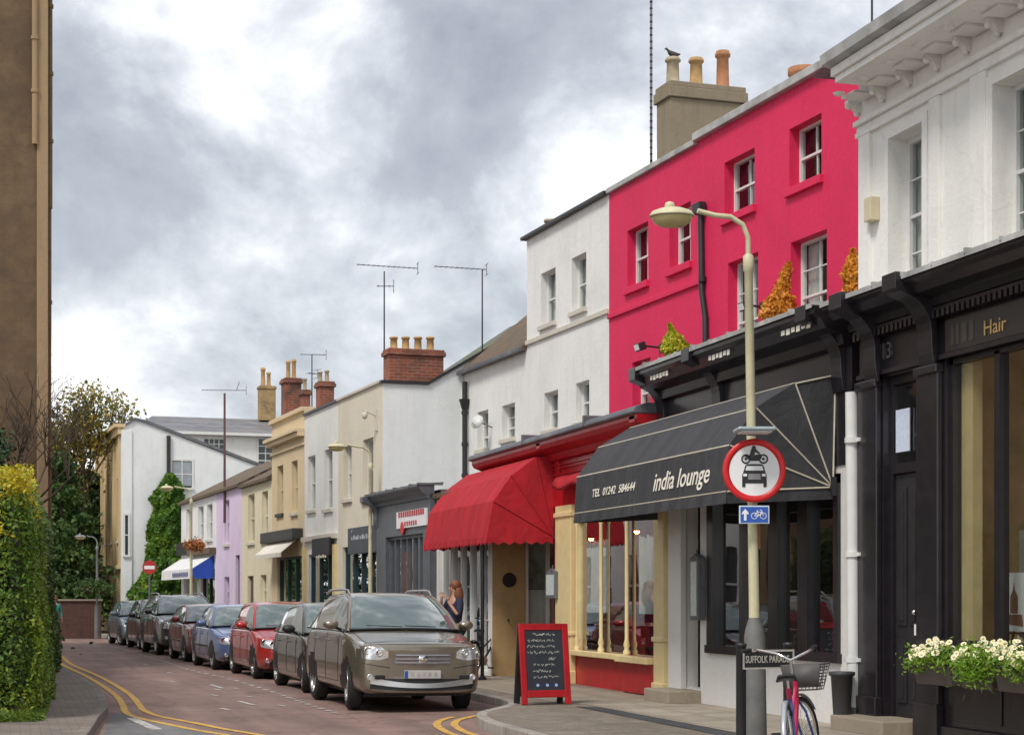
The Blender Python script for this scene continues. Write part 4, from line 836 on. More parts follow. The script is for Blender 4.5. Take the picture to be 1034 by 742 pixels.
def menu(px0, px1, py0, py1, label, x=X0):
    M = bthing(SH, 'menu_case', label, 'menu case', x, SH.t(px1)); a, b = SH.t(px1), SH.t(px0); z0, z1 = SH.z(px1, py1), SH.z(px1, py0)
    m = MB(); m.box(x-.13, x-.02, a, b, z0, z1); m.prism([(a, z1+.001), (b, z1+.001), ((a+b)/2, z1+.06)], 'x', x-.13, x-.02); m.build('case', LEAD, M, bevel=.008)
    MB().box(x-.136, x-.131, a+.05, b-.05, z0+.06, z1-.05).build('menu_sheet', paint('menu_paper', (.55, .6, .58), .3, .15, 14), M)
    m = MB(); m.tube((x-.08, (a+b)/2, z1+.04), (x-.08, (a+b)/2, z1+.12), .014); m.build('finial', LEAD, M)
menu(705, 713.5, 563, 626, 'tall grey menu case beside the dark restaurant doorway')
menu(559.5, 569, 577, 604, 'small pale menu case on the cream pilaster of the red shop', X0-.03)
# planter pot by the drainpipe
P = thing('planter', 'tall empty grey planter beside the white drainpipe', 'planter', (X0-.3, Frame(10, X0-.3).t(850), .122))
MB().lathe((0, 0, 0), [(.085, 0), (.09, .05), (.125, .6), (.15, .61), (.15, .65), (.125, .65), (.12, .58), (.0, .56)], 20).build('tapered_pot', paint('planter_grey', (.045, .045, .05), .5), P)
PP = bthing(SH, 'white_drainpipe', 'tall white drainpipe between the two black shopfronts', 'drainpipe', X0-.09, SH.t(862))
y = SH.t(862, -.09)
m = MB().path([(X0-.09, y+.05, 3.95), (X0-.09, y+.02, 2), (X0-.09, y, .34)], .075, 12); m.build('pipe', FRAMEW, PP)
m = MB().path([(X0-.09, y, .36), (X0-.1, y, .22), (X0-.17, y, .15)], .085, 12); m.build('shoe', LEAD, PP)
m = MB()
for z in (.9, 2.1, 3.4): m.lathe((X0-.09, y+.02, z), [(.095, -.03), (.095, .03)], 12); m.box(X0-.09, X0, y-.14, y+.14, z-.02, z+.02)
m.build('pipe_brackets', FRAMEW, PP)
# ------------------------------------------------------------------ black awning
def canvas(name, col, dirt):
    m, nt, b = newmat(name); v = coords(nt); n = noise(nt, coords(nt, (1, 1.5, .5)), 2.2, 6, .65); c = ramp(nt, n.outputs['Fac'], [(.3, sc3(col, .78)), (.55, col), (.75, sc3(col, 1.25))])
    s_ = noise(nt, coords(nt, (1, 7, .35)), 1.6, 5, .6); c = mixc(nt, ramp(nt, s_.outputs['Fac'], [(.52, g3(0)), (.75, g3(.3))]), c, dirt); nt.links.new(c, b.inputs['Base Color']); b.inputs['Roughness'].default_value = .82
    wv = nt.nodes.new('ShaderNodeTexWave'); wv.bands_direction = 'Y'; wv.inputs['Scale'].default_value = .52; wv.inputs['Distortion'].default_value = 1.2; nt.links.new(v, wv.inputs['Vector'])
    ad = nt.nodes.new('ShaderNodeMath'); ad.operation = 'ADD'; nt.links.new(wv.outputs['Fac'], ad.inputs[0]); nt.links.new(noise(nt, v, 2.6, 4, .6, .8).outputs['Fac'], ad.inputs[1]); bump(nt, b, ad.outputs[0], .55, .05); return m
AWB = canvas('black_canvas', (.04, .04, .045), (.12, .12, .12)); AWR = canvas('red_canvas', (.43, .007, .018), (.28, .02, .025)); PIPE = paint('awning_piping', (.55, .5, .4), .7, .1)
AW = bthing(SH, 'black_awning', 'large black barrel awning with white piping and restaurant lettering', 'awning', X0, SH.t(845))
yn_, yf_ = SH.t(845), SH.t(845)+5.75
prof = [(0, 4.22), (.53, 4.10), (1.02, 3.80), (1.35, 3.36), (1.385, 2.83)]; piv = (0.05, 2.9)
def awning(AW, prof, ya, yb, mat, valance, piv, name='canopy', scallop=0.0, pipe=None):
    m = MB(); n = len(prof); segs = 14; vs = []
    for s_ in range(segs+1):
        y = ya+(yb-ya)*s_/segs
        for (w_, z_) in prof:
            sag = -.012*math.sin(PI*((s_*2 % 2)/2)) ; vs.append((X0-w_, y, z_+sag))
    fs = [(s_*n+i, s_*n+i+1, (s_+1)*n+i+1, (s_+1)*n+i) for s_ in range(segs) for i in range(n-1)]
    m.add(vs, fs, False)
    for y in (ya, yb):
        m.add([(X0-w_, y, z_) for w_, z_ in prof]+[(X0-piv[0], y, piv[1])], [tuple(range(n+1))])
    c = m.build(name, mat, AW); c.modifiers.new('s', 'SOLIDIFY').thickness = .012
    v = MB(); w_, z_ = prof[-1]; N_ = int((yb-ya)/.16); vs = []
    for k in range(N_*2+1):
        y = ya+(yb-ya)*k/(N_*2); dz = valance-(scallop if k % 2 == 0 else 0); off = .012*math.sin(k*1.1)
        vs += [(X0-w_-.002, y, z_), (X0-w_-.01-off, y, z_-dz)]
    v.add(vs, [(2*k, 2*k+1, 2*k+3, 2*k+2) for k in range(N_*2)])
    for y in (ya, yb):
        M_ = 12; vs = []
        for k in range(M_+1):
            x = X0-w_+(w_-piv[0])*k/M_; zz = z_+(piv[1]-z_)*k/M_; vs += [(x, y, zz), (x, y+.008*math.sin(k*1.3), zz-valance+(scallop if k % 2 else 0))]
        v.add(vs, [(2*k, 2*k+1, 2*k+3, 2*k+2) for k in range(M_)])
    vv = v.build('valance', mat, AW); vv.modifiers.new('s', 'SOLIDIFY').thickness = .008
    return c
awning(AW, prof, yn_, yf_, AWB, .14, piv)
m = MB()
for (w_, z_) in prof[1:]: m.tube((X0-w_-.004, yn_, z_+.004), (X0-w_-.004, yf_, z_+.004), .011, n=6)
for y in (yn_-.006, yf_+.006):
    for (w_, z_) in prof[1:]: m.tube((X0-w_, y, z_), (X0-piv[0], y, piv[1]), .011, n=6)
    for a, b in zip(prof, prof[1:]): m.tube((X0-a[0], y, a[1]), (X0-b[0], y, b[1]), .011, n=6) if a[0] == 0 else None
    m.tube((X0-.02, y, prof[0][1]), (X0-piv[0], y, piv[1]), .012, n=6)
m.build('piping', PIPE, AW)
m = MB(); m.lathe((X0-.04, yn_-.06, piv[1]), [(.06, 0), (.06, .05)], 12, 'y'); m.box(X0-.1, X0, yn_-.09, yn_-.04, piv[1]-.1, piv[1]+.12); m.build('hinge', IRON, AW)
m = MB()
for k in range(1, 5): y = yn_+(yf_-yn_)*k/5; m.tube((X0-.05, y, 2.9), (X0-1.33, y, 2.85), .014, n=6)
m.build('frame_bars', IRON, AW)
fw = Frame(10, X0-1.37); rot = (R(90), 0, R(-90)); tilt = math.atan2(.035, .53)
text('india lounge', .33, (X0-1.39, fw.t(688), 3.07), (R(90)-tilt, 0, R(-90)), WHITEL, AW, .002, shear=.28, sx=1.2, bold=.003)
text('TEL  01242  584644', .155, (X0-1.392, fw.t(620), 3.075), (R(90)-tilt, 0, R(-90)), WHITEL, AW, .002, shear=.2, sx=1.42, bold=.0015)
# ------------------------------------------------------------------ red shopfront
yr0, yr1, yrr = yi1, SH.t(497), SH.t(560)       # bay | recess | far end
T = bthing(SH, 'red_shopfront', 'red and cream single storey shopfront with lead topped fascia and lobby', 'shopfront', X0, yr0)
rwin = (SH.t(664.5), SH.t(583), .70, 3.0)
mb = MB(); wallgrid(mb, X0, yr0+.003, yrr, .118, 3.2, [rwin], .15); mb.quad((X0, yrr, .118), (X0+1.3, yrr, .118), (X0+1.3, yrr, 3.2), (X0, yrr, 3.2)); mb.build('wall', REDG, T)
MB().box(X0-.02, X0+.2, yr0+.01, yr1, 3.201, 4.15).build('fascia_board', REDG, T)
MB().box(X0, X0+3, yr0, yr1+.2, 4.3, 4.42).build('flat_roof', LEAD, T)
cc = [(0, 4.0), (-.12, 4.02), (-.16, 4.12), (-.36, 4.2), (-.4, 4.27), (-.4, 4.33), (.1, 4.34), (.1, 4.0)]
MB().prism([(X0+a, b) for a, b in cc], 'y', yr0+.012, yr1+.1).build('cornice', REDG, T)
m = MB(); m.prism([(X0-.44, 4.332), (X0-.47, 4.36), (X0-.44, 4.44), (X0-.25, 4.5), (X0+.3, 4.52), (X0+.3, 4.35)], 'y', yr0+.01, yr1+.16); m.build('lead_roll', LEAD, T, bevel=.02)
for k in range(6): 
    y = yr0+.6+k*(yr1-yr0-.8)/5; MB().box(X0-.475, X0+.25, y-.03, y+.03, 4.36, 4.535).build('lead_seam', LEAD, T, bevel=.015) if k in (1, 3) else None
m = MB()
for z in (3.75, 3.86, 3.92): m.box(X0-.05, X0-.021, yr0+.02, yr1, z, z+.035)
m.build('fascia_mouldings', REDG, T)
console(T, X0-.0, yr0+.25, 3.75, 4.32, REDG, .25, .38); console(T, X0-.0, yrr-.3, 3.75, 4.32, REDG, .25, .38)
for a, b in ((581.5, 566), (676, 666)):
    m = MB(); m.box(X0-.1, X0-.001, SH.t(a), SH.t(b), .118, 3.2); m.box(X0-.13, X0-.002, SH.t(a)-.02, SH.t(b)+.02, .118, .34); m.box(X0-.13, X0-.002, SH.t(a)-.02, SH.t(b)+.02, .95, 1.02); m.box(X0-.13, X0-.002, SH.t(a)-.02, SH.t(b)+.02, 3.0, 3.08); m.build('pilaster', CREAMG, T, bevel=.012)
m = MB(); m.box(X0-.2, X0-.002, rwin[0]-.02, SH.t(632), .60, .70); m.box(X0-.14, X0-.002, SH.t(632)+.001, rwin[1]+.05, .62, .71); m.build('window_sill', CREAMG, T, bevel=.012)
m = MB(); m.box(X0-.08, X0-.002, rwin[0]-.02, SH.t(632), .13, .6); m.build('stall_riser', REDG, T, bevel=.006)
fm = MB(); q = X0+.02; ya, yb = rwin[0], rwin[1]
fm.box(q-.05, q+.06, ya, ya+.07, .7, 3.0); fm.box(q-.05, q+.06, yb-.07, yb, .7, 3.0); fm.box(q-.05, q+.06, ya, yb, 2.92, 3.0)
fr = fm.build('window_frame', CREAMG, T); g_ = MB(); g_.quad((q+.03, ya, .7), (q+.03, ya, 3.0), (q+.03, yb, 3.0), (q+.03, yb, .7)); g_.build('glass', SHOPG, fr)
for px in (607.5, 633.5, 583.5):
    y = SH.t(px); MB().lathe((q-.03, y, 0), [(.06, .71), (.06, .76), (.035, .8), (.055, .86), (.032, .95), (.032, 2.8), (.05, 2.86), (.05, 2.95)], 12).build('colonnette', CREAMG, fr)
i = MB(); D_ = 2.4; i.quad((q+D_, yr0, .2), (q+D_, yrr, .2), (q+D_, yrr, 3.3), (q+D_, yr0, 3.3)); i.quad((q+.15, yrr-.01, .2), (q+D_, yrr-.01, .2), (q+D_, yrr-.01, 3.3), (q+.15, yrr-.01, 3.3)); i.quad((q+.15, yr0+.01, 3.25), (q+D_, yr0, 3.25), (q+D_, yrr, 3.25), (q+.15, yrr, 3.25)); i.quad((q+.15, yr0+.01, .3), (q+D_, yr0, .3), (q+D_, yrr, .3), (q+.15, yrr, .3))
i.build('shop_interior', REDIN, fr)
m = MB(); n = 44
for (ya_, yb_) in ((SH.t(605), SH.t(585)), (SH.t(662), SH.t(637))):   # lace nets on a rail
    vs = []
    for k in range(n+1): y = ya_+(yb_-ya_)*k/n; x = q+.13+.018*math.sin(k*1.4); vs += [(x, y, 1.35), (x, y, 2.55+.03*math.sin(k*.9))]
    m.add(vs, [(2*k, 2*k+1, 2*k+3, 2*k+2) for k in range(n)], True)
m.build('net_curtain', CURT, fr)
def lampin(px, z, x, label):
    L = bthing(SH, 'wall_lamp', label, 'lamp', X0+x, SH.t(px, x)); y = SH.t(px, x)
    MB().lathe((X0+x, y, z), [(.03, .1), (.12, -.02), (.11, -.03), (.02, .08)], 14).build('lamp_shade', REDG, L)
    MB().ball((X0+x, y, z-.03), .05).build('bulb', emis('bulb_glow', (1, .45, .12), 14), L); MB().tube((X0+x, y, z+.08), (X0+x, y, 3.25), .01).build('cord', IRON, L)
lampin(597, 2.68, .6, 'glowing red pendant lamp in the left pane of the red shop window')
lampin(643, 2.76, .9, 'small glowing pendant lamp in the right pane of the red shop window')
def chair(px, x, label):
    C_ = bthing(SH, 'dining_chair', label, 'chair', X0+x, SH.t(px, x), 'chairs in the red shop window'); y = SH.t(px, x); X = X0+x
    MB().box(X-.22, X+.22, y-.22, y+.22, .75, .8).build('seat', WOOD, C_)
    m = MB(); vs = []
    for k in range(9): a = PI*k/8; vs.append((X+.22*math.cos(a), .8+.5*math.sin(a)**.5 if 0 < k < 8 else .8))
    m.prism(vs, 'y', y+.18, y+.22); m.build('backrest', paint('chair_red', (.3, .015, .02), .5), C_)
    for sx in (-.19, .19):
        for sy in (-.19, .19): MB().tube((X+sx, y+sy, .3), (X+sx, y+sy, .76), .018, n=6).build('leg', WOOD, C_)
chair(597, .75, 'red backed chair in the left pane of the red shop window'); chair(648, .6, 'red backed chair in the right pane of the red shop window')
yw = yr1
MB().box(X0+1.3, X0+1.4, yrr, yw+.3, .118, 3.2).build('lobby_back_wall', TAN, T); d = MB().box(X0+1.24, X0+1.298, yrr+.9, yrr+1.9, .14, 2.4).build('lobby_door', REDG, T); MB().ball((X0+1.2, yrr+1.0, 1.1), .035).build('handle', CHROME, d)
MB().box(X0, X0+1.35, yrr, yw, .119, .13).build('lobby_floor', STONE, T); MB().box(X0+.2, X0+1.35, yrr, yw, 3.1, 3.19).build('lobby_ceiling', SHOPW, T)
# red awning
AW = bthing(SH, 'red_awning', 'bright red barrel awning with scalloped edge over the shop lobby', 'awning', X0, yrr)
ra, rb = SH.t(560), SH.t(560)+5.0
awning(AW, [(0, 4.12), (.35, 4.08), (.8, 3.75), (1.12, 3.3), (1.24, 2.66)], ra, rb, AWR, .13, (.03, 2.68), scallop=.05)
m = MB()
for (w_, z_) in ((.35, 4.085), (.8, 3.755), (1.12, 3.305)): m.tube((X0-w_, ra, z_), (X0-w_, rb, z_), .012, n=6)
for (w_, z_) in ((.35, 4.08), (.8, 3.75), (1.12, 3.3)): m.tube((X0-w_, ra-.008, z_), (X0-.03, ra-.008, 2.7), .012, n=6)
m.build('seams', AWR, AW)
m = MB(); m.tube((X0-1.2, ra+.1, 2.62), (X0-.02, ra+.1, 2.6), .018); m.tube((X0-1.2, rb-.1, 2.62), (X0-.02, rb-.1, 2.6), .018); m.build('frame_bars', IRON, AW)
A2 = bthing(SH, 'folded_awning', 'slack red folded awning strip under the red shop fascia', 'awning', X0, yr0)
m = MB(); n = 20; vs = []
ya_, yb_ = SH.t(645), SH.t(572)
for k in range(n+1):
    y = ya_+(yb_-ya_)*k/n; dz = .05*math.sin(k*.8)+.06*math.sin(PI*k/n); vs += [(X0-.03, y, 3.74), (X0-.2, y, 3.68-dz*.6), (X0-.27, y, 3.57-dz), (X0-.26, y, 3.51-dz)]
m.add(vs, [(4*k+j, 4*k+4+j, 4*k+5+j, 4*k+1+j) for k in range(n) for j in range(3)], True); m.build('canvas', AWR, A2).modifiers.new('s', 'SOLIDIFY').thickness = .02
# ------------------------------------------------------------------ grey shop and white framed shop (forward of the low white house)
G0 = FA.t(497); G1 = FA.t(441); G2 = t_a-.01
T = bthing(FA, 'white_framed_shopfront', 'pale framed glass shopfront half hidden under the red awning', 'shopfront', FP, G0)
mb = MB(); wallgrid(mb, FP, G0, G1, .118, 3.62, [(G0+.25, G1-.15, .2, 2.9)], .15); mb.build('wall', SHOPW, T)
pa_, pb_ = FA.pp(530.5, G0), FA.pp(562, G0)
MB().box(FP+.002, pa_, G0-.02, G0+.24, .118, 3.62).build('tan_pier', TAN, T); MB().lathe(((FP+pa_)/2, G0-.05, 1.93), [(.13, 0), (.14, .015), (.14, .03)], 18, 'y').build('wall_disc', IRON, T)
m = MB(); m.box(pa_+.001, pa_+.06, G0, G0+.1, .118, 3.6); m.box(pa_+.061, pb_, G0, G0+.1, .118, .75); m.box(pa_+.061, pb_, G0, G0+.1, 2.72, 3.6); m.box(pb_-.2, pb_-.14, G0-.005, G0+.09, .751, 2.719); sw = m.build('side_window', SHOPW, T)
g_ = MB(); g_.quad((pa_+.06, G0+.05, .75), (pb_, G0+.05, .75), (pb_, G0+.05, 2.72), (pa_+.06, G0+.05, 2.72)); g_.build('glass', SHOPG, sw); m = MB(); m.box(pa_+.06, pb_, G0+.14, G0+.16, .75, 1.75); m.build('painted_pane_back', paint('pale_back', (.75, .74, .7), .8), sw); m = MB(); m.box(pa_+.06, pb_, G0+.16, G0+.18, 1.76, 2.72); m.build('painted_pane_back', paint('reflected_foliage_back', (.4, .46, .38), .8, .8, 2), sw)  # upper sheet carries the foliage and sky reflection in its colour, lower one plain white
shopfront(T, FP, G0+.25, G1-.15, .12, 2.9, 5, FRAMEW, riser=.4, fw=.1, inside=paint('blue_grey_room', (.06, .09, .13), .8)); MB().box(FP-.1, FP+2, G0, G1-.02, 3.63, 3.74).build('cornice', SLATEB, T, bevel=.02)
T = bthing(FA, 'grey_shopfront', 'slate grey shopfront with white and red sign beside the cream gable', 'shopfront', FP, G1)
sh0 = (FA.t(434), FA.t(396), .2, 2.95)
mb = MB(); wallgrid(mb, FP-.15, G1, G2, .118, 3.75, [sh0], .15); mb.quad((FP-.15, G2, .118), (FP-.15, G2, 3.75), (FP+.2, G2, 3.75), (FP+.2, G2, .118)); mb.quad((FP-.15, G1, .118), (FP+.2, G1, .118), (FP+.2, G1, 3.75), (FP-.15, G1, 3.75)); mb.build('wall', GREYP, T)
cornice(T, FP-.15, G1, G2+.1, 3.65, 3.93, GREYP, .24, LEAD); MB().box(FP+.1, FP+2, G1, G2, 3.6, 3.85).build('flat_roof', LEAD, T)
shopfront(T, FP-.15, sh0[0], sh0[1], .12, 2.95, 6, GREYP, riser=.45, inside=paint('warm_dark_room', (.12, .1, .08), .8))
console(T, FP-.15, G2-.02, 3.2, 3.9, GREYP, .26, .35)
sg = MB().box(FP-.19, FP-.152, FA.t(432, -.15), FA.t(402, -.15), FA.z(416, 532, -.15), FA.z(416, 515, -.15)).build('sign_board', SIGNW, T)
m = MB(); za = FA.z(416, 521, -.15)
for k in range(12): y = FA.t(404+k*2.2, -.15); m.box(FP-.197, FP-.191, y-.14, y-.02, za, za+.12)
for k in range(6): y = FA.t(410+k*2.2, -.15); m.box(FP-.197, FP-.191, y-.12, y-.02, za-.2, za-.1)
m.build('lettering', paint('rose_letter', (.45, .06, .08), .6), sg)
MB().lathe((FP-.2, FA.t(408, -.15), FA.z(408, 533, -.15)), [(.14, 0), (.14, .03)], 14, 'x').build('sign_roundel', SIGNR, sg)
w_ = MB().box(FP-.02, FP+.05, FA.t(415), FA.t(409), .8, 2.6).build('window_poster', paint('poster_rust', (.3, .1, .06), .7), T)
# thin black post under the red awning
PO = thing('awning_post', 'thin black post standing under the red awning', 'post', (X0-1.15, SH.t(487, -1.15), .122))
MB().tube((0, 0, 0), (0, 0, 2.5), .035, n=10).build('pole', IRON, PO); MB().lathe((0, 0, 0), [(.08, 0), (.08, .03), (.04, .06)], 12).build('base', IRON, PO)
# ------------------------------------------------------------------ conifers in tubs on the flat shop roof
def leaf_mesh(name, P, size, mat, parent, nrm=None, aspect=.55, jit=.5):
    n = len(P); P = np.asarray(P, float)
    a = RNG.normal(size=(n, 3)); a /= np.linalg.norm(a, axis=1)[:, None]
    if nrm is not None:
        nn = np.asarray(nrm, float)+RNG.normal(size=(n, 3))*jit; nn /= np.linalg.norm(nn, axis=1)[:, None]
        b = np.cross(nn, a); b /= np.linalg.norm(b, axis=1)[:, None]; a = np.cross(b, nn)
    else:
        c = RNG.normal(size=(n, 3)); b = np.cross(a, c); b /= np.linalg.norm(b, axis=1)[:, None]
    s = size*(0.6+.8*RNG.random(n))[:, None]
    u = a*s*.5; v = b*s*.5*aspect
    V = np.stack([P-u, P-u*.1+v, P+u, P-u*.1-v], 1).reshape(-1, 3)
    off = FR.get(root_of(parent).name, Vector((0, 0, 0))) if parent else Vector((0, 0, 0)); V = V-np.array(off)
    me = bpy.data.meshes.new(name); me.vertices.add(4*n); me.vertices.foreach_set('co', V.ravel()); me.loops.add(4*n); me.loops.foreach_set('vertex_index', np.arange(4*n, dtype=np.int32))
    me.polygons.add(n); me.polygons.foreach_set('loop_start', np.arange(0, 4*n, 4, dtype=np.int32)); me.polygons.foreach_set('loop_total', np.full(n, 4, dtype=np.int32)); me.update(calc_edges=True); me.validate()
    me.materials.append(mat); o = bpy.data.objects.new(name, me); COL.objects.link(o)
    if parent: o.parent = parent
    return o
LORANGE = leafmat('orange_conifer_leaf', [(.1, (.3, .11, .01)), (.5, (.68, .28, .025)), (.9, (.8, .42, .05))], 6); LLIME = leafmat('lime_conifer_leaf', [(.1, (.14, .2, .01)), (.5, (.4, .44, .02)), (.9, (.72, .6, .05))], 6)
def conifer(px, top, w_, mat, label, lean=0, x=10.0):
    f_ = Frame(10, x); y = f_.t(px); z0 = 4.86; H = f_.z(px, top)-z0
    C_ = thing('potted_conifer', label, 'conifer', (x, y, z0))
    MB().lathe((0, 0, 0), [(.14, 0), (.2, .26), (.22, .27), (.22, .3), (.18, .3)], 16).build('tub', POTR, C_); MB().tube((0, 0, .25), (0, 0, H*.8), .03, .008).build('trunk', WOOD, C_)
    n = 3800; u = RNG.random(n)**.8; h = .26+(H-.26)*u; r = w_*(1-u)**.8*(1+.22*np.sin(h*11+np.sin(h*23)))*(.35+.8*RNG.random(n)**.5); a = RNG.random(n)*2*PI
    r *= np.minimum(1, (u+.05)*5); P = np.stack([r*np.cos(a)+lean*u*u, r*np.sin(a)-lean*u*.6, h], 1)
    nr = np.stack([np.cos(a), np.sin(a), .3+0*a], 1); leaf_mesh('foliage', P, .07, mat, C_, nr, .4, .8)
conifer(685, 327, .3, LLIME, 'lime green clipped conifer above the left end of the black cornice', -.12)
conifer(783, 266, .27, LORANGE, 'tall narrow orange conifer in front of the pink wall', .16)
conifer(866, 252, .24, LORANGE, 'orange conifer beside the corner of the white stucco house', -.05, 9.75)
# ------------------------------------------------------------------ left side: stone tower block, pale terrace beyond, hedge, trees
T = thing('stone_building', 'tall brown stone building with a lighter corner strip behind the hedge', 'building', (-12, 40, 0))
FR[T.name] = Vector((-12, 40, 0))
tx = 40*math.tan(YAW+math.atan((51.5-517)/FOC)); tp = 40*math.tan(YAW+math.atan((37-517)/FOC))
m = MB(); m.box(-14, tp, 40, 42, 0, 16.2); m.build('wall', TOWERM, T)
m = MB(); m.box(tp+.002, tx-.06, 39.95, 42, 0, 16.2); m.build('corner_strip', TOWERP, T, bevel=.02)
gutter_pipe(T, [(tp-.04, 39.93, 16), (tp-.04, 39.93, 11.4)], .06, TOWERP); gutter_pipe(T, [(tx-.02, 40.3, 16), (tx-.02, 40.3, 10.1)], .06, TOWERM)
gutter_pipe(T, [(tx-.02, 40.6, 16), (tx-.02, 40.6, .2)], .045, TOWERM)
m = MB(); m.box(-14, tp-.3, 39.93, 40, 9.2, 9.5); m.box(-14, -2, 39.9, 40, 14, 14.3)
T2 = thing('pale_terrace', 'pale rendered terrace with sash windows behind the stone building', 'house', (.8, 42.1, 0)); FR[T2.name] = Vector((.8, 42.1, 0))
mb = MB(); ops = []
for k in range(7):
    a = 42.8+k*2.4; ops += [(a, a+1.1, 1.0, 2.9), (a, a+1.1, 4.2, 6.2)]
mb2 = MB(); ys = ops
m = MB(); X1 = .8
wall = MB(); wallgrid(wall, X1, 42.1, 59.5, 0, 8, ops, -.2)
wall.quad((-6, 59.5, 0), (X1, 59.5, 0), (X1, 59.5, 8), (-6, 59.5, 8)); wall.quad((-6, 42.1, 8), (X1, 42.1, 8), (X1, 59.5, 8), (-6, 59.5, 8)); wall.build('wall', WHITE, T2)
for o_ in ops:
    f = MB(); f.box(X1-.2, X1-.14, o_[0], o_[1], (o_[2]+o_[3])/2-.03, (o_[2]+o_[3])/2+.03); f.box(X1-.2, X1-.14, o_[0], o_[0]+.06, o_[2], o_[3]); f.box(X1-.2, X1-.14, o_[1]-.06, o_[1], o_[2], o_[3]); w = f.build('window', FRAMEW, T2)
    MB().box(X1-.25, X1-.21, o_[0], o_[1], o_[2], o_[3]).build('glass', FARGL, w)
# hedges ----------------------------------------------------
LHEDGE = leafmat('hedge_leaf', [(.05, (.025, .065, .008)), (.35, (.07, .15, .015)), (.6, (.15, .24, .025)), (.95, (.34, .38, .04))], 1.6)
LGOLD = leafmat('golden_hedge_leaf', [(.05, (.14, .2, .012)), (.4, (.38, .38, .02)), (.75, (.62, .5, .03)), (.98, (.72, .55, .06))], 2.2); LDARK = leafmat('dark_leaf', [(.1, (.008, .025, .008)), (.5, (.02, .055, .015)), (.95, (.05, .1, .025))], .9, trans=.12)
LMID = leafmat('mid_leaf', [(.1, (.02, .05, .012)), (.5, (.045, .105, .02)), (.95, (.12, .17, .03))], 1.0); LAUT = leafmat('autumn_leaf', [(.08, (.05, .07, .012)), (.4, (.14, .15, .02)), (.7, (.3, .22, .03)), (.98, (.45, .27, .05))], 1.1)
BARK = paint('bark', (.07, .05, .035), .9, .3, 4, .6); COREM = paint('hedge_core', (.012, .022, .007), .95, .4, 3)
def lump(x, y, z, s=1.0):
    return (np.sin(x*1.7*s+1.3*z)+np.sin(y*2.1*s+.7+z*1.1)+np.sin(z*2.6*s+x*.8+y*.5)+.6*np.sin(x*4.3+y*3.7+z*4.9))/3.6
def hedge(name, label, x0, x1f, y0, y1, H, n, size, mat, tipmat=None, cat='hedge', gold=None, tipx=None):
    """x1f(y): the pavement side; leaves grow on the front end, the side and the top"""
    T = thing(name, label, cat, (x1f(y0)-1, y0+.5, .1)); FR[T.name] = Vector((x1f(y0)-1, y0+.5, .1))
    W = x1f(y0)-x0; L = y1-y0; A = [W*H*1.6, L*H, L*W*.4]; A = np.array(A)/sum(A); nf, ns, ntp = (int(n*a) for a in A)
    f = np.stack([x0+W*RNG.random(nf), np.full(nf, y0), H*RNG.random(nf)], 1); fn = np.tile([0, -1, .35], (nf, 1))
    yy = y0+L*RNG.random(ns)**1.3; s = np.stack([np.array([x1f(v) for v in yy]), yy, H*RNG.random(ns)], 1); sn = np.tile([1, -.1, .35], (ns, 1))
    yy = y0+L*RNG.random(ntp); t = np.stack([x0+(np.array([x1f(v) for v in yy])-x0)*RNG.random(ntp), yy, np.full(ntp, H)], 1); tn = np.tile([0, -.3, 1], (ntp, 1))
    P = np.concatenate([f, s, t]); Nn = np.concatenate([fn, sn, tn]).astype(float); un = Nn/np.linalg.norm(Nn, axis=1)[:, None]
    zf = P[:, 2]/H; rnd = np.clip((zf-.75)/.25, 0, 1)**2*.28
    P = P+un*(lump(P[:, 0], P[:, 1], P[:, 2])*.2+(RNG.random(len(P))-.6)*.16)[:, None]
    P[:nf, 1] += rnd[:nf]*1.0; P[nf:nf+ns, 0] -= rnd[nf:nf+ns]
    e = np.clip((P[:nf, 0]-(x0+W-.35))/.35, 0, 1); P[:nf, 1] += e**2*.3
    P[:, 2] += .1*(P[:, 2] < .1)*RNG.random(len(P)); P[:, 2] = np.maximum(P[:, 2], .12)
    if gold is not None:
        k = gold(P)*.8+.12*RNG.normal(size=len(P))+.75*lump(P[:, 0]*1.6, P[:, 1]*1.6, P[:, 2]*1.6); k = np.where(gold(P) > .02, k, -1); g_ = k > .5
        leaf_mesh('golden_tips', P[g_], size*1.05, tipmat, T, Nn[g_], .5, .9); leaf_mesh('foliage', P[~g_], size, mat, T, Nn[~g_], .5, .9)
    else: leaf_mesh('foliage', P, size, mat, T, Nn, .5, .9)
    # twiggy core
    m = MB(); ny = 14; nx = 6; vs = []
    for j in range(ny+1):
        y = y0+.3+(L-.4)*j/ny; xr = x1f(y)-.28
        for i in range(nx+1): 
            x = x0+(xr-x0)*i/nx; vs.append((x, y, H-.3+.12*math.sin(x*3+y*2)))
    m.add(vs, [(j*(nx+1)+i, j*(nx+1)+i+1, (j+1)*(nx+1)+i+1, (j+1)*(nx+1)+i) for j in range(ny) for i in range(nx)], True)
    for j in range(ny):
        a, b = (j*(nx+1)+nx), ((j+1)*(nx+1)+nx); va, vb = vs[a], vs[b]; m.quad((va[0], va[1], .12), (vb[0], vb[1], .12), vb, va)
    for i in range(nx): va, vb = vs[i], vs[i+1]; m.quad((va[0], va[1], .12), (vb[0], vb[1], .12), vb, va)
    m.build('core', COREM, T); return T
def hx(y): return .28+(y-23)*.036 if y < 33 else .64+(y-33)*.035
goldf = lambda P: (P[:, 2] > 1.3)*np.clip((P[:, 2]-1.55)*1.15, 0, 1.3)*np.clip(1.0-(P[:, 0]+.25)*1.1, 0, 1)*np.clip(1.6-(P[:, 1]-22.5)*.35, 0, 1)
hedge('hedge', 'golden tipped green hedge nearest the camera beside the brick pavement', -3.2, hx, 22.6, 27.5, 3.15, 52000, .062, LHEDGE, LGOLD, gold=goldf)
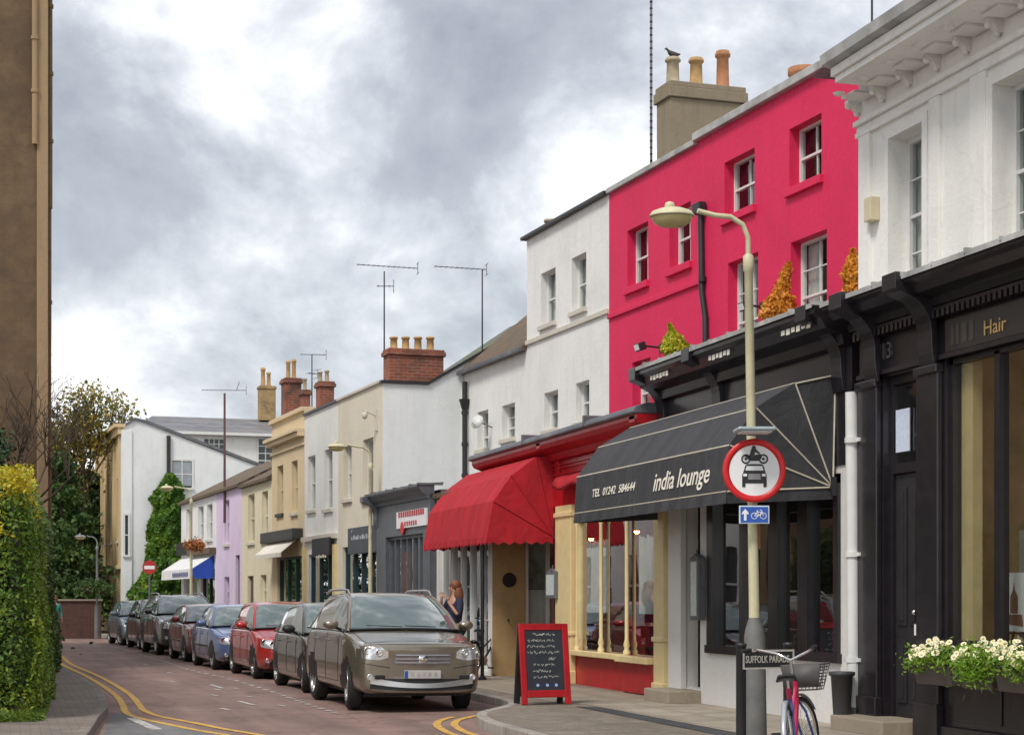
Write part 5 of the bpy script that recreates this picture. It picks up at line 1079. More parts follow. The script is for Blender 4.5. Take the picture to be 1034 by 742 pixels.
hedge('hedge', 'darker green hedge further along the pavement behind the golden hedge', -3.0, hx, 27.8, 39.6, 3.1, 42000, .075, LMID)
# fringe of grass along hedge foot
P = np.stack([-3+3.3*RNG.random(5000), 22.1+.5*RNG.random(5000), .12+.09*RNG.random(5000)], 1); P2 = np.stack([.3+.12*RNG.random(3000)+0, 22.3+6*RNG.random(3000), .12+.06*RNG.random(3000)], 1); P2[:, 0] += (P2[:, 1]-23)*.036
tag(leaf_mesh('grass', np.concatenate([P, P2]), .1, LHEDGE, None, np.tile([1., -1, .1], (8000, 1)), .15, .6), 'short green grass along the foot of the hedge', 'grass', kind='stuff')
# trees ----------------------------------------------------
def tree(name, label, loc, H, spread, mat, seed, nleaf=16000, lsize=.14, th=.35, r0=.16, levels=4, bare=False, dens=.42, vert=.55, cat='tree', flat=1.0, group=None):
    rg = random.Random(seed); T = thing(name, label, cat, loc, group=group); m = MB(); tips = []
    def grow(p, d, L, r, lv):
        n = 3; q = p
        for k in range(n):
            d = (d+Vector((rg.uniform(-.16, .16), rg.uniform(-.16, .16), rg.uniform(-.04, .12)))).normalized(); q2 = q+d*L/n; ra = r*(1-.28*k/n); rb = r*(1-.28*(k+1)/n)
            m.tube(q, q2, ra, rb, 7 if lv < 2 else 5, caps=False); q = q2
            if lv >= 2: tips.append((q.copy(), lv))
        if lv >= levels: tips.append((q.copy(), lv)); return
        for k in range(rg.choice([3, 3, 4]) if lv < 3 else 3):
            a = rg.uniform(0, 2*PI)+k*2.1; o = Vector((math.cos(a)*spread, math.sin(a)*spread, rg.uniform(.15, 1)*vert))
            grow(q, (d*.55+o).normalized(), L*rg.uniform(.6, .82), r*.62, lv+1)
    grow(Vector((0, 0, 0)), Vector((rg.uniform(-.05, .05), rg.uniform(-.05, .05), 1)), H*th, r0, 0)
    m.build('trunk', BARK, T)
    if not bare:
        pts = np.array([list(t[0]) for t in tips]); k = RNG.integers(0, len(pts), nleaf); cl = RNG.random(len(pts)) > .12
        k = k[cl[k]]; P = pts[k]+RNG.normal(size=(len(k), 3))*dens*np.array([1, 1, .75*flat]); leaf_mesh('crown', P, lsize, mat, T)
    return T
def evergreen(label, loc, H, rad, mat, n, size, seed, group=None, name='tree'):
    T = thing(name, label, 'tree', loc, group=group); rg = np.random.default_rng(seed)
    MB().tube((0, 0, 0), (0, 0, H*.9), .2, .04).build('trunk', BARK, T)
    nb = 60; pts = []; 
    for k in range(nb):
        h = H*(.06+.9*rg.random()); r = rad*(1-(h/H)**1.8)*(.65+.5*rg.random()); a = rg.random()*2*PI; c = np.array([r*.75*math.cos(a), r*.75*math.sin(a), h]); w = rad*.2*(1.15-h/H)+.12
        pts.append(c+rg.normal(size=(n//nb, 3))*np.array([w, w, w*.6]))
    P = np.concatenate(pts); P[:, 2] = np.maximum(P[:, 2], .15); leaf_mesh('crown', P, size, mat, T); return T
s0 = spot(97, 74)
tree('autumn_tree', 'slender tree with thin yellow brown autumn leaves over the road bend', (s0.x-.4, s0.y, .1), 7.5, .2, LAUT, 14, 6500, .17, .45, .13, 4, dens=.36, vert=.9)
for i, (px, dep, H, rad, mt, lb) in enumerate([(-6, 36.5, 5.2, 1.0, LDARK, 'dark green shrubby tree in front of the stone building'), (-38, 34, 5.0, 1.0, LMID, 'mid green tree at the left edge before the stone building'), (62, 73, 7.6, 1.7, LMID, 'dark evergreen tree just right of the stone building corner'),
        (88, 80, 7.6, 2.0, LDARK, 'dark evergreen tree behind the street lamp at the road bend'), (112, 90, 7.8, 2.2, LDARK, 'dark tree beyond the sand coloured house front'), (40, 86, 11, 3.2, LDARK, 'large dark tree behind the stone building'), (70, 76, 7.0, 1.5, LMID, 'mid green bush tree under the thin autumn tree')]):
    p = spot(px, dep); evergreen(lb, (p.x, p.y, .05), H, rad, mt, 9000 if dep < 40 else 9000, .12 if dep < 40 else .24, 50+i)
for i, (px, dep, H, lb) in enumerate([(30, 38.6, 7.6, 'leafless tree whose bare branches cross the brown stone wall'), (66, 76, 12.5, 'leafless tree with fine bare twigs above the autumn tree')]):
    p = spot(px, dep); tree('bare_tree', lb, (p.x-.2, p.y, .1), H, .7, BARK, 31+i, bare=True, levels=5, th=.3, r0=.07, vert=.75)
# far brick wall closing the bend
BW = brickmat('far_brick', (.11, .04, .025), (.08, .03, .02), (.1, .08, .07), .225, .075, 'xz', .008, .9)
T = thing('brick_wall', 'dark red brick wall closing the road at the bend', 'wall', (1, 70.5, 0)); FR[T.name] = Vector((1, 70.5, 0))
m = MB(); m.box(-14, 3.4, 70.5, 70.8, 0, 1.45); m.build('wall', BW, T); MB().box(-14, 3.45, 70.44, 70.86, 1.452, 1.52).build('coping', STEPM, T)
# far wood beyond
tag(leaf_mesh('undergrowth', np.stack([-14+24*RNG.random(16000), 88+5*RNG.random(16000), .1+6.0*RNG.random(16000)**1.1], 1), .38, LDARK, None), 'dark mass of shrubs beyond the bend', 'shrubs', kind='stuff')
# ivy on the gable ------------------------------------------
T = thing('ivy', 'bright green creeper climbing the white gable wall beside its drainpipe', 'ivy', FA.w(gp(165), tg-.1, 0)); FR[T.name] = Vector((0, 0, 0))
o0 = FA.w(gp(165), tg-.1, 0); FR[T.name] = Vector(o0)
LIVY = leafmat('ivy_leaf', [(.05, (.012, .04, .004)), (.35, (.04, .12, .01)), (.65, (.1, .22, .015)), (.98, (.34, .42, .04))], .9, trans=.3)
P = []; 
def edge(v):                                       # left/right photo-surveyed silhouette by height
    tab = [(480, 168, 174), (492, 160, 184), (504, 150, 185), (512, 157, 183), (530, 149, 182), (560, 147, 181), (572, 146, 183), (585, 140, 184), (600, 128, 186), (612, 132, 188), (640, 134, 190)]
    for (a, b) in zip(tab, tab[1:]):
        if a[0] <= v <= b[0]: t = (v-a[0])/(b[0]-a[0]); return a[1]+(b[1]-a[1])*t, a[2]+(b[2]-a[2])*t
    return 140, 185
nrm = []
for _ in range(17000):
    v = 480+160*random.random(); l, r = edge(v); u = random.random(); px = l+(r-l)*u; bulge = math.sin(PI*u)**.6*(.35 if v < 565 else .8)
    b = lump(px*.35, 0, v*.12)
    if b < -.25 and random.random() < .8: continue
    d = bulge*(.5+.6*random.random()+.4*b); w_ = FA.w(gp(px), tg-.12-d, gz(px, v)); P.append(w_); nrm.append((-.2, -1, .5))
leaf_mesh('foliage', np.array([list(p) for p in P]), .2, LIVY, T, np.array(nrm), .7, .7)
m = MB(); a_ = FA.w(gp(166), tg-.14, .1); m.path([a_, FA.w(gp(168), tg-.14, 2), FA.w(gp(164), tg-.14, 3.4), FA.w(gp(169), tg-.14, gz(169, 486))], .06, 8, [.08, .06, .05, .02]); m.build('stem', BARK, T)
# no entry sign by the creeper
p = spot(151, 67.2); T = thing('no_entry_sign', 'red and white round traffic sign in front of the green creeper', 'traffic sign', (p.x, p.y, .12), -YAW*0-.15)
MB().tube((0, 0, 0), (0, 0, 2.9), .038).build('pole', LEAD, T); d = MB().lathe((0, -.05, 2.6), [(.26, 0), (.26, .01)], 28, 'y').build('sign_plate', paint('faded_red', (.42, .03, .025), .5, .15), T); MB().box(-.19, .19, -.058, -.053, 2.53, 2.66).build('white_bar', SIGNW, d)
# ------------------------------------------------------------------ street lamps
LAMPG = paint('lamp_cream', (.56, .52, .34), .5, .12, 6, .1, 0, 0, (.3, .27, .14)); LAMPD = paint('lamp_grey_base', (.14, .14, .135), .6, .2, 5, .1); LENS = paint('lamp_lens', (.5, .42, .2), .2, .1)
def street_lamp(label, loc, H, arm, rz, base=LAMPD, col=LAMPG, group='street lamps'):
    T = thing('street_lamp', label, 'street lamp', loc, rz, group)
    MB().lathe((0, 0, 0), [(.1, 0), (.1, 1.12), (.085, 1.2), (.052, 1.3)], 20).build('base', base, T)
    MB().lathe((0, 0, 0), [(.052, 1.3), (.05, 1.4), (.045, H*.6), (.04, H-.35), (.05, H-.34), (.05, H-.2), (.028, H-.18)], 16).build('pole', col, T)
    MB().box(.02, .061, -.035, .035, 1.95, 2.2).build('label_plate', paint('rust_label', (.2, .09, .03), .7), T)
    pts = [(0, 0, H-.2), (0, 0, H-.02), (-.05, 0, H+.1), (-.17, 0, H+.17), (-.32, 0, H+.18), (-arm+.25, 0, H+.22)]
    MB().path(pts, .024, 10).build('arm', col, T)
    m = MB(); prof = [(.001, .02), (.06, .02), (.14, .0), (.17, -.04), (.17, -.06), (.0, -.06)]
    b = MB().lathe((0, 0, 0), [(.001, .12), (.09, .11), (.15, .06), (.17, 0), (.175, -.025), (.165, -.03)], 22)
    m.add([(-arm+v[0]*1.25, v[1], H+.175+v[2]*.55) for v in b.v], b.f, True); h = m.build('lantern_hood', col, T)
    m = MB(); b = MB().lathe((0, 0, 0), [(.16, 0), (.15, -.05), (.1, -.1), (.001, -.115)], 22); m.add([(-arm+v[0]*1.2, v[1], H+.155+v[2]*.85) for v in b.v], b.f, True); m.build('lens', LENS, T)
    MB().lathe((-arm-.02, 0, H+.23), [(.04, 0), (.05, .03), (.04, .06), (.001, .075)], 12).build('photocell', col, h)
    return T
p = spot(764, 16.9, .12); L0 = street_lamp('cream street lamp with grey base carrying the round traffic sign', p, 4.92, .74, -.1); L0.rotation_euler = (0, R(-1.0), -.1)
p = spot(374, 41.0, .12); FA; street_lamp('slim street lamp in front of the cream gable house', p, 4.75, .8, .1)
p = spot(193, 59, .12); street_lamp('street lamp in front of the white cottage shop', p, 4.9, .8, .1)
p = spot(98, 67.5, .05); L3 = street_lamp('grey street lamp carrying a hanging basket at the road bend', p, 3.65, .62, .1, LAMPD, paint('lamp_grey', (.2, .2, .2), .5))
def basket(label, loc, r=.28, mat=None, fl=None):
    T = thing('hanging_basket', label, 'hanging basket', loc)
    MB().lathe((0, 0, 0), [(.02, -r*.75), (r*.6, -r*.5), (r*.9, 0), (r*.85, 0)], 16).build('basket', BARK, T)
    m = MB(); m.tube((r*.8, 0, 0), (0, 0, r*1.6), .008); m.tube((-r*.8, 0, 0), (0, 0, r*1.6), .008); m.build('chain', IRON, T)
    a = RNG.normal(size=(900, 3))*np.array([r*.75, r*.75, r*.4])+np.array([0, 0, r*.05]); leaf_mesh('foliage', a, .1, mat or LMID, T)
    if fl: leaf_mesh('flowers', RNG.normal(size=(200, 3))*np.array([r*.75, r*.75, r*.4])+np.array([0, -.02, r*.1]), .09, fl, T)
p = spot(90, 67.3, 0); basket('leafy hanging basket on the lamp at the road bend', (p.x, p.y, 1.98), .36); p = spot(103, 67.3, 0); basket('leafy hanging basket on the right side of the bend lamp', (p.x, p.y, 1.9), .3)
p = spot(197, 58.9, 0); basket('terracotta coloured basket of flowers on the lamp by the cottage shop', (p.x, p.y, 3.3), .2, paint('orange_flower', (.4, .16, .05), .8))
# traffic sign on the near lamp --------------------------------
p = spot(761.5, 16.72); T = thing('no_motor_vehicles_sign', 'round red ringed traffic sign with motorcycle above car on the near lamp', 'traffic sign', (p.x, p.y, EYE+(HOR-475)/FOC*16.72), -YAW+.03)
ring = MB().lathe((0, 0, 0), [(.236, -.004), (.238, -.016), (.292, -.016), (.298, -.008), (.298, 0), (.2, .004)], 56, 'y', False).build('red_ring', SIGNR, T)
MB().lathe((0, 0, 0), [(.237, -.012), (.237, -.002)], 56, 'y').build('white_disc', SIGNW, T, smooth=False)
BLK = paint('sign_black', (.015, .015, .018), .4)
def flat(mb, poly, d=.0165, f=.0135): mb.prism(poly, 'y', -d, -f)
c_ = MB()
flat(c_, [(-.115, -.155), (-.115, -.045), (-.1, -.005), (-.085, .045), (-.07, .06), (.07, .06), (.085, .045), (.1, -.005), (.115, -.045), (.115, -.155), (.085, -.155), (.085, -.12), (-.085, -.12), (-.085, -.155)])
c_.build('car_symbol', BLK, T)
c2 = MB(); flat(c2, [(-.085, -.0), (-.072, .042), (.072, .042), (.085, -.0)], .0185, .017); flat(c2, [(-.105, -.055), (-.07, -.055), (-.07, -.03), (-.105, -.03)], .0185, .017); flat(c2, [(.07, -.055), (.105, -.055), (.105, -.03), (.07, -.03)], .0185, .017); c2.build('car_symbol_glass', SIGNW, T)
c2 = MB(); flat(c2, [(-.06, -.085), (.06, -.085), (.055, -.03), (-.055, -.03)], .0185, .017); c2.build('car_symbol_grille', paint('sign_grey', (.25, .25, .25), .5), T)
mc = MB()
for cx in (-.08, .085): 
    pts = [(cx+.038*math.cos(a*PI/8), -.015, .108+.038*math.sin(a*PI/8)) for a in range(16)]; mc.path(pts, .0075, 6, closed=True); flat(mc, [(cx+.014*math.cos(a*PI/4), .108+.014*math.sin(a*PI/4)) for a in range(8)])
flat(mc, [(-.06, .105), (-.03, .09), (.04, .09), (.07, .12), (.06, .155), (.02, .15), (-.01, .135), (-.05, .145), (-.1, .15), (-.11, .14), (-.075, .125)])
flat(mc, [(-.045, .14), (-.03, .2), (.0, .215), (.03, .185), (.055, .165), (.05, .155), (.02, .165), (.0, .175), (.005, .14)]); flat(mc, [(-.012+.022*math.cos(a*PI/5), .222+.022*math.sin(a*PI/5)) for a in range(10)]) if False else flat(mc, [(-.005+.02*math.cos(a*PI/5), .213+.02*math.sin(a*PI/5)) for a in range(10)], .0195, .0165)
mc.build('motorcycle_symbol', BLK, T)
m = MB(); m.box(-.05, .05, .004, .05, .12, .15); m.box(-.05, .05, .004, .05, -.15, -.12); m.build('sign_clamp', LEAD, T)
Bp = thing('cycle_route_sign', 'small blue sign with white arrow and bicycle under the round sign', 'traffic sign', (p.x, p.y, EYE+(HOR-519.5)/FOC*16.72), -YAW+.03)
MB().box(-.143, .143, -.008, 0, -.085, .085).build('border', paint('sign_pale', (.6, .68, .75), .4), Bp, bevel=.02); bb = MB().box(-.13, .13, -.012, -.0085, -.073, .073).build('blue_plate', SIGNB, Bp)
m = MB(); flat(m, [(-.098, -.055), (-.074, -.055), (-.074, .01), (-.055, .0), (-.055, .018), (-.086, .055), (-.117, .018), (-.117, 0), (-.098, .01)], .0145, .0122); m.build('arrow_symbol', SIGNW, Bp)
m = MB()
for cx in (.0, .085): m.path([(cx+.028*math.cos(a*PI/8), -.0135, -.012+.028*math.sin(a*PI/8)) for a in range(16)], .0035, 5, closed=True)
for a, b in (((0, -.012), (.03, .025)), ((.03, .025), (.072, .025)), ((.0, -.012), (.042, -.012)), ((.042, -.012), (.072, .025)), ((.042, -.012), (.026, .035)), ((.085, -.012), (.068, .042)), ((.068, .042), (.052, .045)), ((.018, .036), (.036, .036))): m.tube((a[0], -.0135, a[1]), (b[0], -.0135, b[1]), .0035, n=5)
m.build('bicycle_symbol', SIGNW, Bp)
SL = thing('sign_light', 'flat grey sign light above the round traffic sign', 'sign light', (p.x, p.y, EYE+(HOR-436)/FOC*16.72), -YAW+.03)
m = MB(); m.box(-.2, .15, -.34, -.0, -.015, .02); m.build('light_housing', paint('housing_grey', (.33, .4, .42), .3), SL, bevel=.015); MB().box(-.17, .12, -.31, -.06, -.03, -.016).build('diffuser', SIGNW, SL, bevel=.008); MB().box(-.06, .06, 0, .07, -.03, .03).build('clamp', LEAD, SL)
# street name plate --------------------------------------------
a = spot(748, 15.9); b = spot(790, 15.2); 
p = spot(768, 15.75, .12); T = thing('street_name_sign', 'low black and white street name plate on two black posts by the bicycle', 'street sign', p, -YAW+.42)
m = MB(); m.box(-.19, .34, -.012, .0, .86, 1.03); pl = m.build('name_plate', BLK, T, bevel=.004); m = MB()
for (x0_, x1_, z0_, z1_) in ((-.19, .34, 1.012, 1.03), (-.19, .34, .86, .875), (-.19, -.175, .8755, 1.0115), (.325, .34, .8755, 1.0115)): m.box(x0_, x1_, -.017, -.0125, z0_, z1_)
PLW = paint('dull_plate_white', (.42, .4, .35), .6, .2, 20); m.build('white_border', PLW, pl)
text('SUFFOLK PARADE', .088, (-.165, -.0165, .943), (R(90), 0, 0), PLW, pl, .002, align='LEFT', sx=.64, bold=.001)
for x in (-.17, .32): MB().lathe((x, .05, 0), [(.045, 0), (.045, 1.06), (.05, 1.065), (.05, 1.085), (.001, 1.095)], 14).build('post', IRON, T)
# ------------------------------------------------------------------ bicycles
def bicycle(label, loc, rz, fmat, fmat2, lean=0.0, basket_=True, mud=None, steer=0.0, group=None):
    """travels towards +y; rear axle at y=-.52, front axle at y=.53"""
    T = thing('bicycle', label, 'bicycle', loc, rz, group); T.rotation_euler = (0, lean, rz)
    Rw = .335
    def wheel(y, st):
        m = MB(); M4 = Matrix.Translation((0, y, Rw)) @ Matrix.Rotation(st, 4, 'Z')
        def ring(r, tr, n=36, k=8): 
            b = MB().path([(0, r*math.cos(2*PI*i/n), r*math.sin(2*PI*i/n)) for i in range(n)], tr, k, closed=True); return [M4 @ Vector(v) for v in b.v], b.f
        t_ = MB(); t_.add(*ring(Rw-.018, .018), True); r_ = MB(); r_.add(*ring(Rw-.042, .011, 36, 6), True)
        sp = MB(); b = MB()
        for i in range(28):
            a_ = 2*PI*i/28; s_ = .03 if i % 2 else -.03; b.tube((s_, .015*math.cos(a_+1), .015*math.sin(a_+1)), (0, (Rw-.045)*math.cos(a_), (Rw-.045)*math.sin(a_)), .0018, n=4, caps=False)
        b.lathe((0, 0, 0), [(.02, -.045), (.012, -.04), (.012, .04), (.02, .045)], 10, 'x'); sp.add([M4 @ Vector(v) for v in b.v], b.f, True)
        w = r_.build('wheel', CHROME, T); t_.build('tyre', RUBBER, w); sp.build('spokes', SILV, w); return w
    wheel(-.52, 0); wheel(.53, steer)
    BB = Vector((0, -.08, .29)); ST = Vector((0, -.22, .72)); HT = Vector((0, .33, .82)); HB = Vector((0, .37, .66)); RA = Vector((0, -.52, Rw))
    m = MB(); m.tube(BB, ST+Vector((0, -.02, .06)), .021); m.tube(BB, HB, .022); m.tube(BB.lerp(ST, .55), HT.lerp(HB, .4), .016); m.tube(HT, HB, .021)
    f = m.build('frame', fmat, T); m = MB()
    for s in (-1, 1): m.tube(ST+Vector((s*.012, 0, -.03)), RA+Vector((s*.055, 0, 0)), .009); m.tube(BB+Vector((s*.02, 0, 0)), RA+Vector((s*.055, 0, 0)), .01)
    m.build('rear_stays', fmat2, T); m = MB(); C4 = Matrix.Translation((0, .37, 0)) @ Matrix.Rotation(steer, 4, 'Z') @ Matrix.Translation((0, -.37, 0))
    b = MB(); b.tube(HB, HB+Vector((0, .01, -.03)), .02)
    for s in (-1, 1): b.path([HB+Vector((s*.02, .01, -.03)), Vector((s*.05, .42, .55)), Vector((s*.052, .53, Rw))], .011, 8)
    m.add([C4 @ Vector(v) for v in b.v], b.f, True); m.build('fork', fmat2, T)
    m = MB(); b = MB(); top = HT+Vector((0, -.02, .16)); b.tube(HT, top, .013); b.path([top+Vector((-.31, -.22, .1)), top+Vector((-.27, -.08, .105)), top+Vector((-.14, .03, .06)), top, top+Vector((.14, .03, .06)), top+Vector((.27, -.08, .105)), top+Vector((.31, -.22, .1))], .012, 8)
    m.add([C4 @ Vector(v) for v in b.v], b.f, True); h = m.build('handlebar', CHROME, T)
    m = MB(); b = MB()
    for s in (-1, 1): b.tube(top+Vector((s*.29, -.14, .103)), top+Vector((s*.315, -.25, .1)), .018); b.tube(top+Vector((s*.24, -.03, .1)), top+Vector((s*.31, -.14, .06)), .006)
    m.add([C4 @ Vector(v) for v in b.v], b.f, True); m.build('grips', RUBBER, h)
    m = MB(); vs = []; rows = [(-.14, .075, .0), (-.11, .085, .01), (-.04, .075, .012), (.03, .04, .008), (.1, .022, .004), (.14, .012, -.004)]
    for (y, w_, z) in rows: vs += [(-w_, -.24+y, .86+z-.03), (-w_*.8, -.24+y, .875+z), (0, -.24+y, .88+z), (w_*.8, -.24+y, .875+z), (w_, -.24+y, .86+z-.03), (0, -.24+y, .845)]
    m.add(vs, [(k*6+i, k*6+(i+1) % 6, (k+1)*6+(i+1) % 6, (k+1)*6+i) for k in range(5) for i in range(6)]+[(0, 1, 2, 3, 4, 5), (35, 34, 33, 32, 31, 30)], True); sd = m.build('saddle', RUBBER, T)
    MB().tube(ST, (0, -.25, .86), .013).build('seat_post', CHROME, sd)
    m = MB(); m.lathe((.045, BB.y, BB.z), [(.085, 0), (.085, .004)], 24, 'x'); m.tube(BB+Vector((.06, 0, 0)), BB+Vector((.07, .1, -.12)), .008); m.tube(BB-Vector((.06, 0, 0)), BB+Vector((-.07, -.1, .12)), .008); m.tube((-.07, BB.y, BB.z), (.07, BB.y, BB.z), .014); cr = m.build('crank', SILV, T)
    m = MB(); m.box(.075, .165, BB.y+.06, BB.y+.14, BB.z-.135, BB.z-.11); m.box(-.165, -.075, BB.y-.14, BB.y-.06, BB.z+.11, BB.z+.135); m.build('pedal', RUBBER, cr)
    if mud:
        for (cy, a0, a1, st) in ((-.52, 25, 190, 0), (.53, 35, 165, steer)):
            m = MB(); vs = []; n = 16
            for i in range(n+1):
                a_ = R(a0+(a1-a0)*i/n); rr = Rw+.025; y_, z_ = rr*math.cos(a_), rr*math.sin(a_); Mx = Matrix.Translation((0, cy, Rw)) @ Matrix.Rotation(st, 4, 'Z'); vs += [Mx @ Vector((s, y_*q, z_*q)) for s, q in ((-.022, .96), (-.013, 1), (.013, 1), (.022, .96))]
            m.add(vs, [(4*i+j, 4*i+4+j, 4*i+5+j, 4*i+1+j) for i in range(n) for j in range(3)], True)
            g_ = m.build('mudguard', mud, T); g_.modifiers.new('s', 'SOLIDIFY').thickness = .003
    if basket_:
        m = MB(); b = MB(); z0_, z1_ = .72, .93
        for k in range(9): 
            q = k/8; z = z0_+(z1_-z0_)*q; e = .1+.05*q; pts = [(-e-.03, .5-.02, z), (e+.03, .48, z), (e+.03, .62+.05*q, z), (-e-.03, .62+.05*q, z)]
            for u, v in zip(pts, pts[1:]+pts[:1]): b.tube(u, v, .0035 if k < 8 else .007, n=5)
        for (x, y) in [(-1+.25*i, 0) for i in range(9)]+[(-1+.25*i, 1) for i in range(9)]:
            b.tube((x*.13, .48 if y == 0 else .62, z0_), (x*.18, .48 if y == 0 else .67, z1_), .0035, n=5)
        for yy in (.5, .54, .58, .62):
            for s in (-1, 1): b.tube((s*.13, yy, z0_), (s*.18, yy, z1_), .0035, n=5)
        b.box(-.13, .13, .48, .62, z0_, z0_+.004); b.box(-.165, .165, .472, .476, z0_+.03, z1_)
        m.add([C4 @ Vector(v) for v in b.v], b.f, True); m.build('basket', paint('basket_grey', (.09, .085, .085), .6), T)
    m = MB(); m.tube((.06, -.5, Rw), (.09, -.5, .01), .007); return T
p = spot(806, 14.3, .122); bicycle('parked bicycle with pink and blue frame, pale mudguards and grey basket', p, -YAW-.25, paint('bike_red', (.5, .012, .08), .3, .05, 5, 0, 0, .5), paint('bike_blue', (.02, .07, .25), .3, .05, 5, 0, 0, .5), R(-4), True, paint('mudguard_silver', (.4, .42, .46), .3, .05, 5, 0, .3), R(-20))
p = spot(489, 33.5, .122); bicycle('dark bicycle parked near the awning post beyond the brown car', p, -YAW-.45, IRON, IRON, R(3), False, IRON, R(15))
# ------------------------------------------------------------------ A-board
p = spot(548, 24.9, .122); T = thing('a_board', 'red framed sandwich board with chalk writing standing before the red shop', 'sandwich board', p, -YAW+.30)
ang = R(9)
def panel(T, sgn_):
    m = MB(); W, Hh, fw_ = .36, 1.13, .085; y = -.02
    m.box(-W, -W+fw_, y, y+.04, 0, Hh); m.box(W-fw_, W, y, y+.04, 0, Hh); m.box(-W+fw_, W-fw_, y, y+.04, Hh-.09, Hh); m.box(-W+fw_, W-fw_, y, y+.04, .1, .2)
    fr = m.build('front_frame' if sgn_ > 0 else 'rear_frame', REDG if sgn_ > 0 else BLACKD, T, bevel=.008); b_ = MB().box(-W+fw_, W-fw_, y+.012, y+.022, .2, Hh-.09).build('blackboard', paint('chalkboard', (.02, .024, .035), .7, .3, 3), fr)
    if sgn_ > 0:
        c = MB(); rg = random.Random(5); z = .98
        for li, (w_, x_) in enumerate(((.34, -.16), (.38, -.24), (.4, -.25), (.46, -.25), (.1, .05), (.3, -.17), (.26, -.18), (.36, -.18))):
            x = x_; e = x_+w_; hgt = .028 if li else .02
            while x < e:
                L = rg.uniform(.02, .045); pts = [(x+L*k/4, y+.009, z+rg.uniform(-hgt, hgt)*.8) for k in range(5)]; c.path(pts, .0035 if li else .0055, 4); x += L+rg.choice([.004, .004, .022])
            z -= .085
        c.build('chalk_writing', paint('chalk', (.55, .55, .5), .9), fr)
        c = MB()
        for k, x in enumerate((-.12, .02, .15)): c.lathe((x, y+.004, .27), [(.022, 0), (.022, .006)], 10, 'y')
        c.build('chalk_dots', paint('chalk_blue', (.3, .45, .75), .9), fr)
    fr.rotation_euler = (-ang*1.0 if sgn_ > 0 else 0, 0, 0); return fr
f1 = panel(T, 1); f1.location = (0, -.18, 0); f2 = panel(T, -1); f2.rotation_euler = (ang, 0, 0); f2.location = (0, .2, 0)
MB().box(-.34, .34, -.03, .04, 1.085, 1.12).build('hinge_rail', REDG, T)
# ------------------------------------------------------------------ flower boxes under the salon window
LFL = leafmat('box_plant_leaf', [(.1, (.05, .12, .01)), (.5, (.14, .26, .02)), (.95, (.32, .4, .05))], 7, trans=.3); PETW = paint('petal_cream', (.82, .78, .55), .7, .12, 30, 0); PETY = paint('petal_yellow', (.8, .6, .1), .7, .1, 30, 0)
def flowerbox(pxa, pxb, label, seed, x=9.05):
    f_ = Frame(10, x); ya, yb = f_.t(pxb), f_.t(pxa); z0 = f_.z(pxa, 706)-.0; rg = np.random.default_rng(seed)
    T = thing('flower_box', label, 'flower box', (x+.06, (ya+yb)/2, .72), group='flower boxes under the salon window'); L = (yb-ya)/2
    m = MB(); m.prism([(-.13, .24), (.13, .24), (.1, .0), (-.07, .0)], 'y', -L, L); m.box(-.14, .14, -L-.01, L+.01, .22, .245); m.build('trough', paint('box_bronze', (.07, .055, .05), .45), T, bevel=.01)
    MB().box(.1, .235, -L+.1, -L+.13, .02, .2).build('bracket', IRON, T); MB().box(.1, .235, L-.13, L-.1, .02, .2).build('bracket', IRON, T)
    n = 2400; P = np.stack([rg.normal(size=n)*.085-.02, (rg.random(n)*2-1)*L*1.02, .24+np.abs(rg.normal(size=n))*.06], 1); P[:, 2] += .04*np.sin(P[:, 1]*9+seed)
    low = rg.random(n) < .14; P[low, 2] -= .12*rg.random(low.sum()); P[low, 0] -= .1; leaf_mesh('foliage', P, .055, LFL, T, np.tile([-.6, -.5, .7], (n, 1)), .4, 1.0)
    pet = MB(); eye = MB(); k = 0
    for _ in range(95):
        x_, y_, z_ = rg.normal()*.09-.06, (rg.random()*2-1)*L, .3+abs(rg.normal())*.065; z_ += .035*math.sin(y_*9+seed)
        nn = Vector((-.6+rg.normal()*.35, -.75+rg.normal()*.35, .6+rg.normal()*.3)).normalized(); u = nn.orthogonal().normalized(); w = nn.cross(u); r = .024+.013*rg.random(); c = Vector((x_, y_, z_))
        for i in range(9):
            a_ = 2*PI*i/9; d = u*math.cos(a_)+w*math.sin(a_); s_ = nn.cross(d)*r*.3; pet.add([c+d*r*.2, c+d*r*.75+s_+nn*.003, c+d*r, c+d*r*.75-s_+nn*.003], [(0, 1, 2, 3)])
        b = MB().ball((0, 0, 0), r*.28, n=6, m=4); eye.add([Vector(v)+c+nn*.003 for v in b.v], b.f, True)
    pet.build('petals', PETW, T); eye.build('flower_centres', PETY, T)
flowerbox(926, 962, 'bronze flower box with cream daisies nearest the salon door', 3); flowerbox(972, 1003, 'bronze flower box in the middle of the salon window', 4); flowerbox(1009, 1045, 'bronze flower box with daisies at the right edge of the photo', 6)
# ivy clump on the sill between
T = thing('trailing_plant', 'bright green feathery plant trailing between the flower boxes', 'plant', (9.0, Frame(10, 9).t(988), .95)); n = 1500
leaf_mesh('foliage', np.stack([RNG.normal(size=n)*.08, RNG.normal(size=n)*.16, RNG.normal(size=n)*.09], 1), .07, leafmat('feather_leaf', [(.1, (.1, .25, .01)), (.9, (.3, .5, .04))], 7, trans=.35), T, None, .2)
